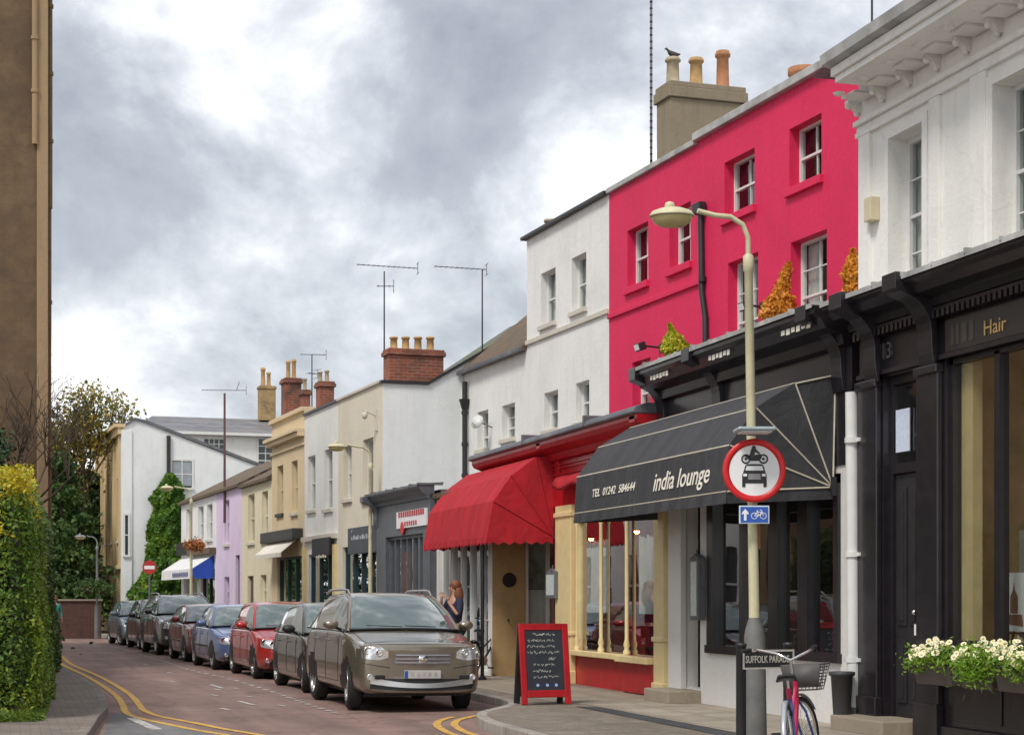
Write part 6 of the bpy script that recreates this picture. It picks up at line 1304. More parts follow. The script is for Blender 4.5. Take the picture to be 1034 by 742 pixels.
# ------------------------------------------------------------------ cars
def carpaint(name, col, metal=.35, rough=.3):
    m, nt, b = newmat(name); v = coords(nt)
    fl = noise(nt, v, 350, 2); c = mixc(nt, 1.0, ramp(nt, fl.outputs['Fac'], [(.3, g3(.88)), (.7, g3(1.12))]), tuple(col), 'MULTIPLY')
    d = noise(nt, v, 2.2, 5, .7); sp = nt.nodes.new('ShaderNodeSeparateXYZ'); nt.links.new(v, sp.inputs[0])
    mr = nt.nodes.new('ShaderNodeMapRange'); mr.inputs['From Min'].default_value = .7; mr.inputs['From Max'].default_value = .2; nt.links.new(sp.outputs['Z'], mr.inputs['Value'])
    mu = nt.nodes.new('ShaderNodeMath'); mu.operation = 'MULTIPLY'; nt.links.new(mr.outputs[0], mu.inputs[0]); nt.links.new(d.outputs['Fac'], mu.inputs[1])
    c = mixc(nt, mu.outputs[0], c, (.16, .13, .1)); nt.links.new(c, b.inputs['Base Color'])
    b.inputs['Metallic'].default_value = metal; b.inputs['Roughness'].default_value = rough; b.inputs['Coat Weight'].default_value = 1; b.inputs['Coat Roughness'].default_value = .03; return m
CGL = newmat('car_glass'); _b = CGL[2]; CGL = CGL[0]; _b.inputs['Base Color'].default_value = (.08, .115, .11, 1); _b.inputs['Roughness'].default_value = .04; _b.inputs['Specular IOR Level'].default_value = 1.0; _b.inputs['Metallic'].default_value = .0; _b.inputs['Coat Weight'].default_value = 1; _b.inputs['Coat IOR'].default_value = 1.9; _b.inputs['Coat Roughness'].default_value = .02
CTRIM = paint('car_black_trim', (.015, .015, .016), .5, .1, 9, .1); LAMPM = paint('headlamp_silver', (.75, .77, .8), .12, .1, 12, 0, .6, 1); LAMPC = glassmat('headlamp_lens', (.95, .97, 1), .8, .08)
GRILLE = paint('grille_silver', (.28, .27, .3), .35, .2, 20, .2, .7); PLATE = paint('blank_plate', (.5, .49, .48), .4, .12, 9, 0); AMBER = paint('amber', (.7, .25, .02), .2, .1); TAX = paint('disc_paper', (.7, .7, .65), .6)
WHEELS = {}
def wheelmesh(r, w, style):
    key = (r, w, style)
    if key in WHEELS: return WHEELS[key]
    t = MB().lathe((0, 0, 0), [(r*.66, -w/2+.01), (r*.72, -w/2), (r*.9, -w/2), (r*.97, -w/2+.02), (r, -w/2+.045), (r, w/2-.045), (r*.97, w/2-.02), (r*.9, w/2), (r*.66, w/2-.01)], 40, 'x', False)
    tyre = t.build('tyre', RUBBER); rm = MB(); R1 = r*.68; xo = -w/2
    rm.lathe((0, 0, 0), [(R1*.995, xo+.005), (R1, xo-.004), (R1*.93, xo), (R1*.9, xo+.05), (R1*.9, w/2-.03)], 36, 'x', False)
    ns = {'five': 5, 'seven': 7, 'ten': 10}[style]
    for k in range(ns):
        a = 2*PI*k/ns; c, s = math.cos(a), math.sin(a); ww = .24*R1*5/ns+.012
        def P(rad, off, x): return (x, rad*c-off*s, rad*s+off*c)
        vs = [P(R1*.15, -ww*.55, xo+.012), P(R1*.15, ww*.55, xo+.012), P(R1*.93, ww*.4, xo+.004), P(R1*.93, -ww*.4, xo+.004), P(R1*.15, -ww*.55, xo+.05), P(R1*.15, ww*.55, xo+.05), P(R1*.93, ww*.4, xo+.04), P(R1*.93, -ww*.4, xo+.04)]
        rm.add(vs, [(0, 1, 2, 3), (7, 6, 5, 4), (0, 4, 5, 1), (1, 5, 6, 2), (3, 2, 6, 7), (0, 3, 7, 4)])
    rm.lathe((0, 0, 0), [(R1*.001, xo-.004), (R1*.16, xo), (R1*.2, xo+.03), (R1*.2, xo+.08)], 20, 'x')
    rim = rm.build('rim', SILV); bk = MB().lathe((0, 0, 0), [(.001, xo+.07), (R1*.9, xo+.075), (R1*.9, w/2-.03)], 30, 'x').build('brake_disc', IRON)
    WHEELS[key] = (tyre.data, rim.data, bk.data)
    for o in (tyre, rim, bk): bpy.data.objects.remove(o)
    return WHEELS[key]
def car(label, wheelpos, yaw, P, roll=0, group='cars parked along the kerb'):
    L, W, H = P['L'], P['W'], P['H']; hw = W/2; r = P['r']; gc = P.get('gc', .2); zn, zc, zb, zt = P['zn'], P['zc'], P['zb'], P['zt']
    yc, yr0, yr1, yre = P['yc'], P['yr0'], P['yr1'], P['yre']      # cowl, roof front, roof rear, rear glass base
    fx, rx = P['fx'], P['rx']; pm = P['paint']
    # place: outer face of the road side front tyre at wheelpos
    rot = Matrix.Rotation(yaw, 4, 'Z'); off = rot @ Vector((-hw+.02, fx, 0)); loc = Vector(wheelpos)-off
    T = thing(P.get('name', 'parked_car'), label, 'car', (loc.x, loc.y, .004), yaw, group); T.rotation_euler = (0, roll, yaw)
    ns = P.get('nose', 1.0); bx = P.get('box', 0); nh = .12*ns
    st = [(0, .66+bx, .36-bx, zn-.24+bx*1.2, zn-.20+bx*1.2), (.035*ns, .80+bx*.8, .28, zn-.14+bx*.9, zn-.10+bx*.9), (.12*ns, .885+bx*.5, .235, zn-.07+bx*.4, zn-.02+bx*.4), (.3*ns, .945, gc+.01, zn-.035, zn+.035), (.62, .985, gc, zn+.0, zn+.085), (yc*.78, 1, gc, zc-.085, zc-.02), (yc+.05, 1, gc, zc-.05, zc), (yr0+.2, 1, gc, zc-.03, zb), ((yr0+yr1)/2+.2, 1, gc, zb-.03, zb), (yr1, .995, gc, zb-.02, zb+.01), (min(yre, L-.35), .975, gc+.02, zt-.05, zt-.0), (L-.16, .93, gc+.07, zt-.1, zt-.04), (L-.04, .85, .33, zt-.2, zt-.13), (L, .72, .42, zt-.35, zt-.25)]
    rows = []
    for (y, k, z0, zs, zt_) in st:
        h = hw*k; d = zs-z0
        half = [(0, z0), (.7*h, z0), (.93*h, z0+.02), (.985*h, z0+.09), (1.0*h, z0+.34*d), (.995*h, z0+.66*d), (.975*h, zs-.03), (.925*h, zs+.012), (.78*h, zs+.6*(zt_-zs)), (.42*h, zt_-.008), (0, zt_)]
        rows.append([(x, y+.10*ns*(x/hw)**2*(1 if y < .3 else 0)-.0, z) for x, z in half]+[(-x, y+.10*ns*(x/hw)**2*(1 if y < .3 else 0), z) for x, z in half[-2:0:-1]])
    n = len(rows[0]); vs = [v for r_ in rows for v in r_]
    fs = [(k*n+i, (k+1)*n+i, (k+1)*n+(i+1) % n, k*n+(i+1) % n) for k in range(len(rows)-1) for i in range(n)]+[tuple(range(n)), tuple(range((len(rows)-1)*n, len(rows)*n))[::-1]]
    me = bpy.data.meshes.new('body'); me.from_pydata(vs, [], fs); bm = bmesh.new(); bm.from_mesh(me); bmesh.ops.recalc_face_normals(bm, faces=bm.faces); bm.to_mesh(me); bm.free()
    me.materials.append(pm); ob = bpy.data.objects.new('body', me); COL.objects.link(ob); ob.parent = T
    ss = ob.modifiers.new('s', 'SUBSURF'); ss.levels = 2; ss.render_levels = 2
    cut = MB(); 
    for y in (fx, rx):
        cut.lathe((-hw-.2, y, r+.0), [(r+.055, 0), (r+.055, .48)], 36, 'x'); cut.lathe((hw-.28, y, r+.0), [(r+.055, 0), (r+.055, .48)], 36, 'x')
    co = cut.build('cut', CTRIM, None, fixn=True); b = ob.modifiers.new('b', 'BOOLEAN'); b.operation = 'DIFFERENCE'; b.object = co; b.solver = 'EXACT'
    dg = bpy.context.evaluated_depsgraph_get(); ev = ob.evaluated_get(dg); nm = bpy.data.meshes.new_from_object(ev, depsgraph=dg); ob.modifiers.clear(); ob.data = nm; bpy.data.objects.remove(co)
    if len(nm.materials) < 2: nm.materials.append(CTRIM)
    for p in nm.polygons:
        p.use_smooth = True; c = p.center
        for y in (fx, rx):
            dy, dz = c.y-y, c.z-r; rad = math.hypot(dy, dz)
            if abs(rad-(r+.055)) < .02 and abs(p.normal.x) < .35 and abs(c.x) < hw: p.material_index = 1; p.use_smooth = False
            if rad < r+.05 and abs(c.x) > hw-.35: p.material_index = 1; p.use_smooth = False
    bmm = bmesh.new(); bmm.from_mesh(nm); bvh = BVHTree.FromBMesh(bmm); bmm.free()
    try: nm.set_sharp_from_angle(angle=R(32))
    except Exception: pass
    # ---- cabin
    tw = P.get('tw', .76); hb = hw*.93
    cr = [(yc, zc-.01, .9, 'w'), (yc+(yr0-yc)*.5, zc+(H-.05-zc)*.56, (.9+tw)/2+.02, 'w'), (yr0, H-.055, tw+.015, 'w'), (yr0+.22, H-.015, tw+.01, 'r')]
    yB = P.get('yB', (yr0+yr1)/2+.1)
    cr += [(yB-.05, H, tw+.01, 'r'), (yB+.05, H, tw+.01, 'p'), (yr1-.35, H-.02, tw, 'r'), (yr1-.25 if P.get('est') else yr1-.12, H-.035, tw-.01, 'p'), (yr1, H-.06, tw-.02, 'q'), (yr1+(yre-yr1)*.5, H-.06-(H-.06-zb)*.45, tw+.03, 'b'), (yre, zb+.02, .86, 'b')]
    def belt(y): 
        t = (y-yc)/(yre-yc); return (zc-.055)*(1-t)+(zb-.03)*t
    G = []
    for (y, z, k, kind) in cr:
        h1 = hw*k; zb_ = belt(y); zz = max(z, zb_+.012); bow = .13*(1 if kind == 'w' and y < yr0-.01 else (.07 if y <= yr0+.3 else 0)); bk = -.05 if kind == 'b' else 0
        half = [(hb, zb_), (hb-(hb-h1)*.35, zb_+(zz-zb_)*.4), (hb-(hb-h1)*.86, zb_+(zz-zb_)*.84), (h1-.012, zz-.03*(zz-zb_ > .1)), (h1*.86, zz-.0), (h1*.45, zz+.012), (0, zz+.016)]
        G.append([(x, y-bow*(1-(x/hb)**2) if i > 2 else y, z_) for i, (x, z_) in enumerate(half)]+[(-x, y-bow*(1-(x/hb)**2) if len(half)-2-i > 2 else y, z_) for i, (x, z_) in enumerate(half[-2::-1])])
    n = len(G[0]); roof = MB(); ws = MB(); rw = MB(); sides = {}; allv = [v for g_ in G for v in g_]
    for k in range(len(G)-1):
        kind = cr[k][3]
        for i in range(n-1):
            q = [G[k][i], G[k][i+1], G[k+1][i+1], G[k+1][i]]; side = i in (0, 1) or i in (n-2, n-3); top = 3 <= i <= n-5
            if side:
                if kind in 'p' or kind == 'q' and True: roof.add(q, [(0, 1, 2, 3)])
                else: sides.setdefault((i < n/2, 0 if k < 4 else (1 if k < 8 else 2)), []).append(q)
            elif top and kind == 'w' and k < 2: ws.add(q, [(0, 1, 2, 3)], True)
            elif top and k >= len(G)-3: rw.add(q, [(0, 1, 2, 3)], True)
            else: roof.add(q, [(0, 1, 2, 3)], True)
    ro = roof.build('cabin_shell', pm, T, fixn=True, smooth=True)
    try: ro.data.set_sharp_from_angle(angle=R(35))
    except Exception: pass
    w_ = ws.build('windscreen', CGL, T, fixn=True, smooth=True); rw.build('rear_window', CGL, T, fixn=True, smooth=True)
    for kk, qs in sides.items():
        m = MB()
        for q in qs: m.add(q, [(0, 1, 2, 3)], True)
        m.build('side_window', CGL, T, fixn=True, smooth=True)
    # pillars, drip rails
    for s in (0, 1):
        idx = 3 if s == 0 else n-4; ii = 2 if s == 0 else n-3
        m = MB(); a = [Vector(G[k][idx]) for k in range(0, 4)]; m.path([q+Vector((.0, -.004, .002)) for q in a], .026, 8); m.build('pillar', pm if P.get('paintpillar', True) else CTRIM, T)
    m = MB()
    for s in (1, -1): m.path([(s*(hb+.004), y, belt(y)+.012) for y in (yc+.18, (yc+yre)/2, yre-.3)], .009, 6)
    m.build('belt_trim', CTRIM if not P.get('chromebelt') else CHROME, T)
    m = MB(); a = [Vector(G[0][i])+Vector((0, -.02, .004)) for i in range(3, n-3)]; m.path(a, .016, 6); m.build('cowl', CTRIM, T)
    # wipers
    m = MB()
    for x0_, x1_ in ((-.05*hw, -.62*hw), (.5*hw, -.02*hw)):
        pts = []
        for k in range(5):
            x = x0_+(x1_-x0_)*k/4; i = 6; f_ = .04+.05*k/4; y0_ = yc-.13*(1-(x/hb)**2); y1_ = (G[1][6][1]); z0_ = G[0][6][2]; z1_ = G[1][6][2]; pts.append((x, y0_+(y1_-(yc-.13))*f_-.012, z0_+(z1_-z0_)*f_+.022))
        m.path(pts, .007, 5)
    m.build('wipers', CTRIM, w_)
    if P.get('disc'):
        c = Vector(G[0][3]).lerp(Vector(G[1][3]), .25); q = Vector(G[0][n-5]).lerp(Vector(G[1][n-5]), .18); 
        Mx = Matrix.Translation(Vector((hw*.66, yc-.02+.09, zc+.105))) @ Euler((-math.atan2(1, 1.0)*.85, 0, 0)).to_matrix().to_4x4()
        b_ = MB().lathe((0, 0, 0), [(.045, 0), (.045, .004)], 16); m = MB(); m.add([Mx @ Vector(v) for v in b_.v], b_.f); m.build('paper_disc', TAX, w_)
    # patches on the body ----------------------------------------
    def front(poly_lo, poly_hi, x0_, x1_, name, mat, off=.006, nx=10, nz=5, mirror=False, parent=T, thick=.03):
        for sg in ((1, -1) if mirror else (1,)):
            pts = []
            for i in range(nx+1):
                u = i/nx; x = (x0_+(x1_-x0_)*u)*sg; lo, hi = poly_lo(u), poly_hi(u); row = []
                for j in range(nz+1):
                    z = lo+(hi-lo)*j/nz; h = bvh.ray_cast(Vector((x, -3, z)), Vector((0, 1, 0)), 6)
                    y = h[0].y if h[0] is not None and h[0].y < 1.2 else (row[-1][1] if row else .5)
                    row.append((x, y-off, z))
                pts.append(row)
            m = MB(); vs = [q for r_ in pts for q in r_]; k = nz+1
            m.add(vs, [(i*k+j, (i+1)*k+j, (i+1)*k+j+1, i*k+j+1) for i in range(nx) for j in range(nz)], True)
            # skirt
            e = [(i, 0) for i in range(nx+1)]+[(nx, j) for j in range(1, nz+1)]+[(i, nz) for i in range(nx-1, -1, -1)]+[(0, j) for j in range(nz-1, 0, -1)]
            ring = [pts[i][j] for i, j in e]; rb = [(q[0], q[1]+thick, q[2]) for q in ring]; N_ = len(ring); m.add(ring+rb, [(a, (a+1) % N_, N_+(a+1) % N_, N_+a) for a in range(N_)]); o = m.build(name, mat, parent, fixn=False)
        return o
    for sg in (1, -1):
        hl = P['hl']; x0_, x1_, zl0, zh0, zl1, zh1 = hl
        x0_, x1_ = x0_*hw, x1_*hw
        pts = []; 
        o = front(lambda u: zl0+(zl1-zl0)*u-.02*math.sin(PI*u)+.03*max(0, 1-u*3.5), lambda u: zh0+(zh1-zh0)*u+.012*math.sin(PI*u)-.045*max(0, 1-u*2.5), x0_*sg, x1_*sg, 'headlight', LAMPM, .004, 12, 5)
        m = MB()
        for q in (.3, .68):
            x = (x0_+(x1_-x0_)*q)*sg; z = (zl0+zh0)/2*(1-q)+(zl1+zh1)/2*q; h = bvh.ray_cast(Vector((x, -3, z)), Vector((0, 1, 0)), 6)
            if h[0] is not None and h[0].y < 1: m.lathe((x, h[0].y-.014, z), [(.0, .006), (.028, .012), (.048, .0), (.055, .004), (.055, .02)], 16, 'y')
        m.build('reflector', CHROME, o)
        if P.get('fog'):
            fxp, fz = P['fog']; h = bvh.ray_cast(Vector((fxp*hw*sg, -3, fz)), Vector((0, 1, 0)), 6)
            if h[0] is not None: 
                f_ = MB().lathe((fxp*hw*sg, h[0].y-.02, fz), [(.001, .012), (.034, .012), (.042, .008), (.046, .03)], 18, 'y').build('fog_lamp', LAMPM, T)
                MB().box(sg*(fxp*hw-.2), sg*(fxp*hw-.06), h[0].y-.055, h[0].y+.03, fz-.03, fz+.03).build('fog_trim', CTRIM, f_, bevel=.01)
    g_ = P['gr']; go = front(lambda u: g_[1]+g_[4]*(2*u-1)**2, lambda u: g_[2], -g_[0]*hw, g_[0]*hw, 'grille', GRILLE if P.get('silvergrille') else CTRIM, .004, 16, 4)
    m = MB(); k = P.get('bars', 4)
    for j in range(k):
        z = g_[1]+(g_[2]-g_[1])*(j+.6)/k; pts = []
        for i in range(13):
            x = g_[0]*hw*(.93*(2*i/12-1)); h = bvh.ray_cast(Vector((x, -3, z)), Vector((0, 1, 0)), 6)
            if h[0] is not None: pts.append((x, h[0].y-.012, z))
        if len(pts) > 2: m.path(pts, .007, 5)
    m.build('grille_bars', CHROME if P.get('chromebars') else CTRIM, go)
    if P.get('badge'): 
        h = bvh.ray_cast(Vector((0, -3, P['badge'])), Vector((0, 1, 0)), 6); b_ = MB().lathe((0, 0, 0), [(.001, -.012), (.05, -.008), (.058, 0), (.058, .02)], 20, 'y'); m = MB(); m.add([(v[0]*1.25, v[1]+h[0].y-.012, v[2]*.85+P['badge']) for v in b_.v], b_.f, True); m.build('badge', CHROME, go)
    a_ = P['air']; front(lambda u: a_[1], lambda u: a_[2], -a_[0]*hw, a_[0]*hw, 'air_intake', CTRIM, .004, 16, 4)
    front(lambda u: gc+.06+.03*(2*u-1)**2, lambda u: gc+.15+.03*(2*u-1)**2, -.8*hw, .8*hw, 'front_spoiler', CTRIM, .004, 16, 3)
    if P.get('skid'): front(lambda u: P['skid'][0]+.06*(2*u-1)**2, lambda u: P['skid'][1]+.09*(2*u-1)**2, -.8*hw, .8*hw, 'silver_bumper_strip', SILV, .018, 24, 4)
    zp = P['plate']; h = bvh.ray_cast(Vector((.2, -3, zp)), Vector((0, 1, 0)), 6); y0_ = h[0].y if h[0] is not None else 0
    pl = MB().box(-.26, .26, y0_-.035, y0_+.02, zp-.056, zp+.056).build('number_plate', PLATE, T, bevel=.006); MB().box(-.262, -.215, y0_-.038, y0_-.0355, zp-.05, zp+.05).build('plate_band', SIGNB, pl)
    m = MB()
    for k in range(5): m.box(-.17+k*.082, -.12+k*.082, y0_-.0375, y0_-.0355, zp-.03, zp+.03)
    m.build('blurred_characters', paint('plate_grey', (.4, .38, .37), .6, .2, 9, 0), pl)
    # bonnet and door shut lines following the body
    def sideline(pts, name='shut_line', rr=.0045):
        for sg in (1, -1):
            out = []
            for (y, z) in pts:
                h = bvh.ray_cast(Vector((sg*3, y, z)), Vector((-sg, 0, 0)), 6)
                if h[0] is not None: out.append((h[0].x+sg*.001, y, z))
            if len(out) > 1: sl.path(out, rr, 5)
    sl = MB(); yd0 = fx+r+.22; yd1 = yB; yd2 = min(rx-r*.55, yd1+1.0)
    def col(y, a=gc+.14, b=None): 
        b = belt(y)+.0 if b is None else b; return [(y+(.03*math.sin(k)), a+(b-a)*k/8) for k in range(9)]
    for y in (yd0, yd1)+((yd2,) if P.get('doors', 4) == 4 else ()): sideline([(y, gc+.14+(belt(y)-gc-.16)*k/8) for k in range(9)])
    sideline([(yd0+(yd2-yd0)*k/12, gc+.14) for k in range(13)])
    for sg in (1, -1):
        out = []
        for k in range(11):
            y = .32+(yc-.08-.32)*k/10; x = sg*hw*(.80+.06*k/10); h = bvh.ray_cast(Vector((x, y, 3)), Vector((0, 0, -1)), 6)
            if h[0] is not None: out.append((x, y, h[0].z+.001))
        sl.path(out, .0045, 5)
    out = []
    for k in range(13):
        x = hw*.8*(2*k/12-1); h = bvh.ray_cast(Vector((x, -3, zn-.015)), Vector((0, 1, 0)), 6)
        if h[0] is not None and h[0].y < .8: out.append((x, h[0].y-.001, zn-.015))
    if len(out) > 2: sl.path(out, .0045, 5)
    if P.get('skid'):
        for zz in (.62,):
            for sg in (1, -1):
                o2 = []
                for k in range(9):
                    x = sg*hw*(.5+.46*k/8); h = bvh.ray_cast(Vector((x, -3, zz+.07*k/8)), Vector((0, 1, 0)), 6)
                    if h[0] is not None and h[0].y < .6: o2.append((x, h[0].y-.001, zz+.07*k/8))
                if len(o2) > 2: sl.path(o2, .005, 5)
    sl.build('shut_lines', CTRIM, ob)
    for y in (yd1-.17,)+((yd2-.17,) if P.get('doors', 4) == 4 else ()):
        for sg in (1, -1):
            h = bvh.ray_cast(Vector((sg*3, y, zb-.17)), Vector((-sg, 0, 0)), 6)
            if h[0] is not None: x = h[0].x; MB().path([(x, y-.09, zb-.17), (x+sg*.03, y-.07, zb-.165), (x+sg*.03, y+.07, zb-.165), (x, y+.09, zb-.17)], .012, 8).build('door_handle', pm if not P.get('chromebelt') else CHROME, T)
    if P.get('side_trim'):
        m = MB()
        for sg in (1, -1):
            for k in range(9):
                pass
            pts = []
            for k in range(11):
                y = yd0+.0+(rx-r-.15-yd0)*k/10; h = bvh.ray_cast(Vector((sg*3, y, .52)), Vector((-sg, 0, 0)), 6)
                if h[0] is not None: pts.append((h[0].x+sg*.002, y, .52))
            m.path(pts, .018, 6)
        m.build('side_trim', P['side_trim'], T)
    for sg in (1, -1):     # mirrors
        b_ = MB().ball((0, 0, 0), 1, .115, .07, .075, 16, 10); mc_ = (sg*(hw+.1), yc+.3, zc+.06); m = MB(); m.add([(v[0]+mc_[0], v[1]*(1.3 if v[1] < 0 else .4)+mc_[1], v[2]+mc_[2]) for v in b_.v], b_.f, True); mm = m.build('door_mirror', P.get('mirror', pm), T)
        MB().path([(sg*hb, yc+.32, zc-.02), (sg*(hw+.04), yc+.31, zc+.02)], .022, 8).build('mirror_stalk', CTRIM, mm); b_ = MB().ball((0, 0, 0), 1, .09, .004, .055, 14, 8); m = MB(); m.add([(v[0]+mc_[0], v[1]+mc_[1]+.03, v[2]+mc_[2]) for v in b_.v], b_.f, True); m.build('mirror_glass', CGL, mm)
    if P.get('rails'):
        for sg in (1, -1):
            x = sg*hw*(tw-.02); MB().path([(x, yr0+.15, H-.03), (x, yr0+.28, H+.04), (x, yr0+.6, H+.055), (x, yr1-.4, H+.045), (x, yr1-.1, H-.01)], .018, 8).build('roof_rail', SILV, T)
    if P.get('aerial'): MB().tube((0, yr1-.25, H-.02), (0, yr1-.05, H+.25), .004, .002, 5).build('aerial', IRON, T)
    td, rd_, bd = wheelmesh(r, .21, P.get('rim', 'five'))
    for y in (fx, rx):
        for sg in (-1, 1):
            wo = bpy.data.objects.new('wheel', rd_); COL.objects.link(wo); wo.parent = T; wo.location = (sg*(hw-.125), y, r); wo.rotation_euler = (random.random()*3, 0, (PI if sg > 0 else 0)+(P.get('steer', 0) if y == fx else 0)); wo.rotation_mode = 'XYZ'
            wo.rotation_euler = Euler((0, 0, (PI if sg > 0 else 0)+(P.get('steer', 0) if y == fx else 0)))
            for nm_, dta in (('tyre', td), ('brake_disc', bd)): c = bpy.data.objects.new(nm_, dta); COL.objects.link(c); c.parent = wo
    MB().box(-hw*.8, hw*.8, .45, L-.3, gc-.03, gc+.06).build('underside', CTRIM, T)
    MB().box(-hw*.55, -hw*.1, yr0+.55, yr0+.7, zb-.1, zb+.26).build('seat', CTRIM, T) if False else None
    for sg in (1, -1):
        o = MB().box(sg*hw*.66, sg*hw*.9, L-.1, L-.01, zt-.3, zt-.12).build('tail_light', SIGNR, T, bevel=.02)
    return T
SUV = dict(L=4.55, W=1.84, H=1.66, r=.345, gc=.24, zn=.96, zc=1.14, zb=1.13, zt=1.08, yc=1.22, yr0=1.95, yr1=4.0, yre=4.42, fx=.93, rx=3.56, tw=.70, est=True, yB=2.45, box=.11, hl=(.53, .985, .73, .89, .77, .99), gr=(.45, .66, .82, 3, .02), air=(.62, .36, .47), plate=.53, fog=(.80, .49), skid=(.34, .405), silvergrille=True, bars=3, chromebars=True, badge=.745, rails=True, rim='five', disc=True, nose=1.0)
HAT = dict(L=3.98, W=1.7, H=1.46, r=.31, gc=.17, zn=.84, zc=.99, zb=.98, zt=.96, yc=1.08, yr0=1.72, yr1=3.45, yre=3.85, fx=.8, rx=3.28, tw=.71, yB=2.2, hl=(.52, .97, .60, .74, .66, .86), gr=(.38, .60, .70, 3, .01), air=(.5, .3, .42), plate=.48, fog=(.76, .37), bars=2, badge=.7, rim='seven', nose=1.1)
SAL = dict(L=4.45, W=1.74, H=1.43, r=.31, gc=.16, zn=.80, zc=.96, zb=.95, zt=.98, yc=1.25, yr0=1.95, yr1=3.25, yre=3.8, fx=.87, rx=3.5, tw=.70, yB=2.45, hl=(.5, .96, .58, .71, .60, .78), gr=(.34, .57, .71, 3, .01), air=(.55, .28, .38), plate=.46, fog=(.75, .34), bars=4, badge=.66, rim='ten', nose=.9)
def mod(b, **k): d = dict(b); d.update(k); return d
car('bronze brown four by four car nearest the camera, front facing with silver roof rails', (4.62, 25.15, 0), R(1.0), mod(SUV, paint=carpaint('bronze_paint', (.26, .225, .175), .65), side_trim=None, steer=R(-6)), R(.7))
car('dark olive grey hatchback directly behind the brown four by four', (4.74, 29.9, 0), R(1.5), mod(HAT, H=1.5, L=4.1, zc=1.0, zb=1.0, rx=3.4, paint=carpaint('olive_grey_paint', (.08, .085, .07), .4), mirror=CTRIM, steer=R(-8)))
car('bright red hatchback with silver front wheel between grey and blue cars', (4.6, 35.2, 0), R(2.2), mod(HAT, H=1.5, L=4.1, rx=3.4, paint=carpaint('red_paint', (.42, .01, .014), .1)))
car('pale blue saloon with dark blue bumper behind the red hatchback', (4.3, 39.8, 0), R(3), mod(SAL, paint=carpaint('blue_paint', (.09, .15, .33), .3), side_trim=CTRIM))
car('dull red older hatchback behind the blue saloon', (4.16, 44.9, 0), R(3), mod(HAT, L=3.8, H=1.42, rx=3.15, paint=carpaint('faded_red_paint', (.22, .02, .022), .15), side_trim=CTRIM, doors=2))
car('charcoal four by four with pale bonnet third from the far end', (3.9, 50.4, 0), R(4), mod(SUV, paint=carpaint('charcoal_paint', (.03, .032, .036), .4), disc=False, skid=None, silvergrille=False))
car('glossy black hatchback second from the far end of the row', (3.78, 55.6, 0), R(4), mod(HAT, H=1.52, paint=carpaint('black_paint', (.012, .012, .015), .2)))
car('pale teal blue hatchback at the far end of the row', (3.5, 60.4, 0), R(5), mod(HAT, paint=carpaint('teal_paint', (.17, .27, .31), .4), steer=R(12)))
# ------------------------------------------------------------------ people
SKIN = paint('skin', (.5, .28, .19), .6, .08, 9, 0); HAIRM = paint('auburn_hair', (.16, .05, .02), .6, .35, 14, .5); NAVY = paint('navy_cloth', (.02, .02, .05), .85, .2, 8, .2); JEAN = paint('dark_trousers', (.025, .028, .04), .85, .2, 8, .2); TEALC = paint('teal_cloth', (.03, .3, .25), .85, .2, 8, .2)
def skinmesh(name, vd, edges, mat, parent, sub=2, root=0):
    me = bpy.data.meshes.new(name); me.from_pydata([v[:3] for v in vd], edges, []); me.materials.append(mat)
    o = bpy.data.objects.new(name, me); COL.objects.link(o); o.parent = parent
    o.modifiers.new('k', 'SKIN')
    for i, v in enumerate(vd): me.skin_vertices[0].data[i].radius = (v[3], v[4] if len(v) > 4 else v[3])
    me.skin_vertices[0].data[root].use_root = True
    s = o.modifiers.new('s', 'SUBSURF'); s.levels = s.render_levels = sub
    dg = bpy.context.evaluated_depsgraph_get(); ev = o.evaluated_get(dg); nm = bpy.data.meshes.new_from_object(ev, depsgraph=dg); o.modifiers.clear(); o.data = nm
    for p in nm.polygons: p.use_smooth = True
    if not nm.materials: nm.materials.append(mat)
    return o
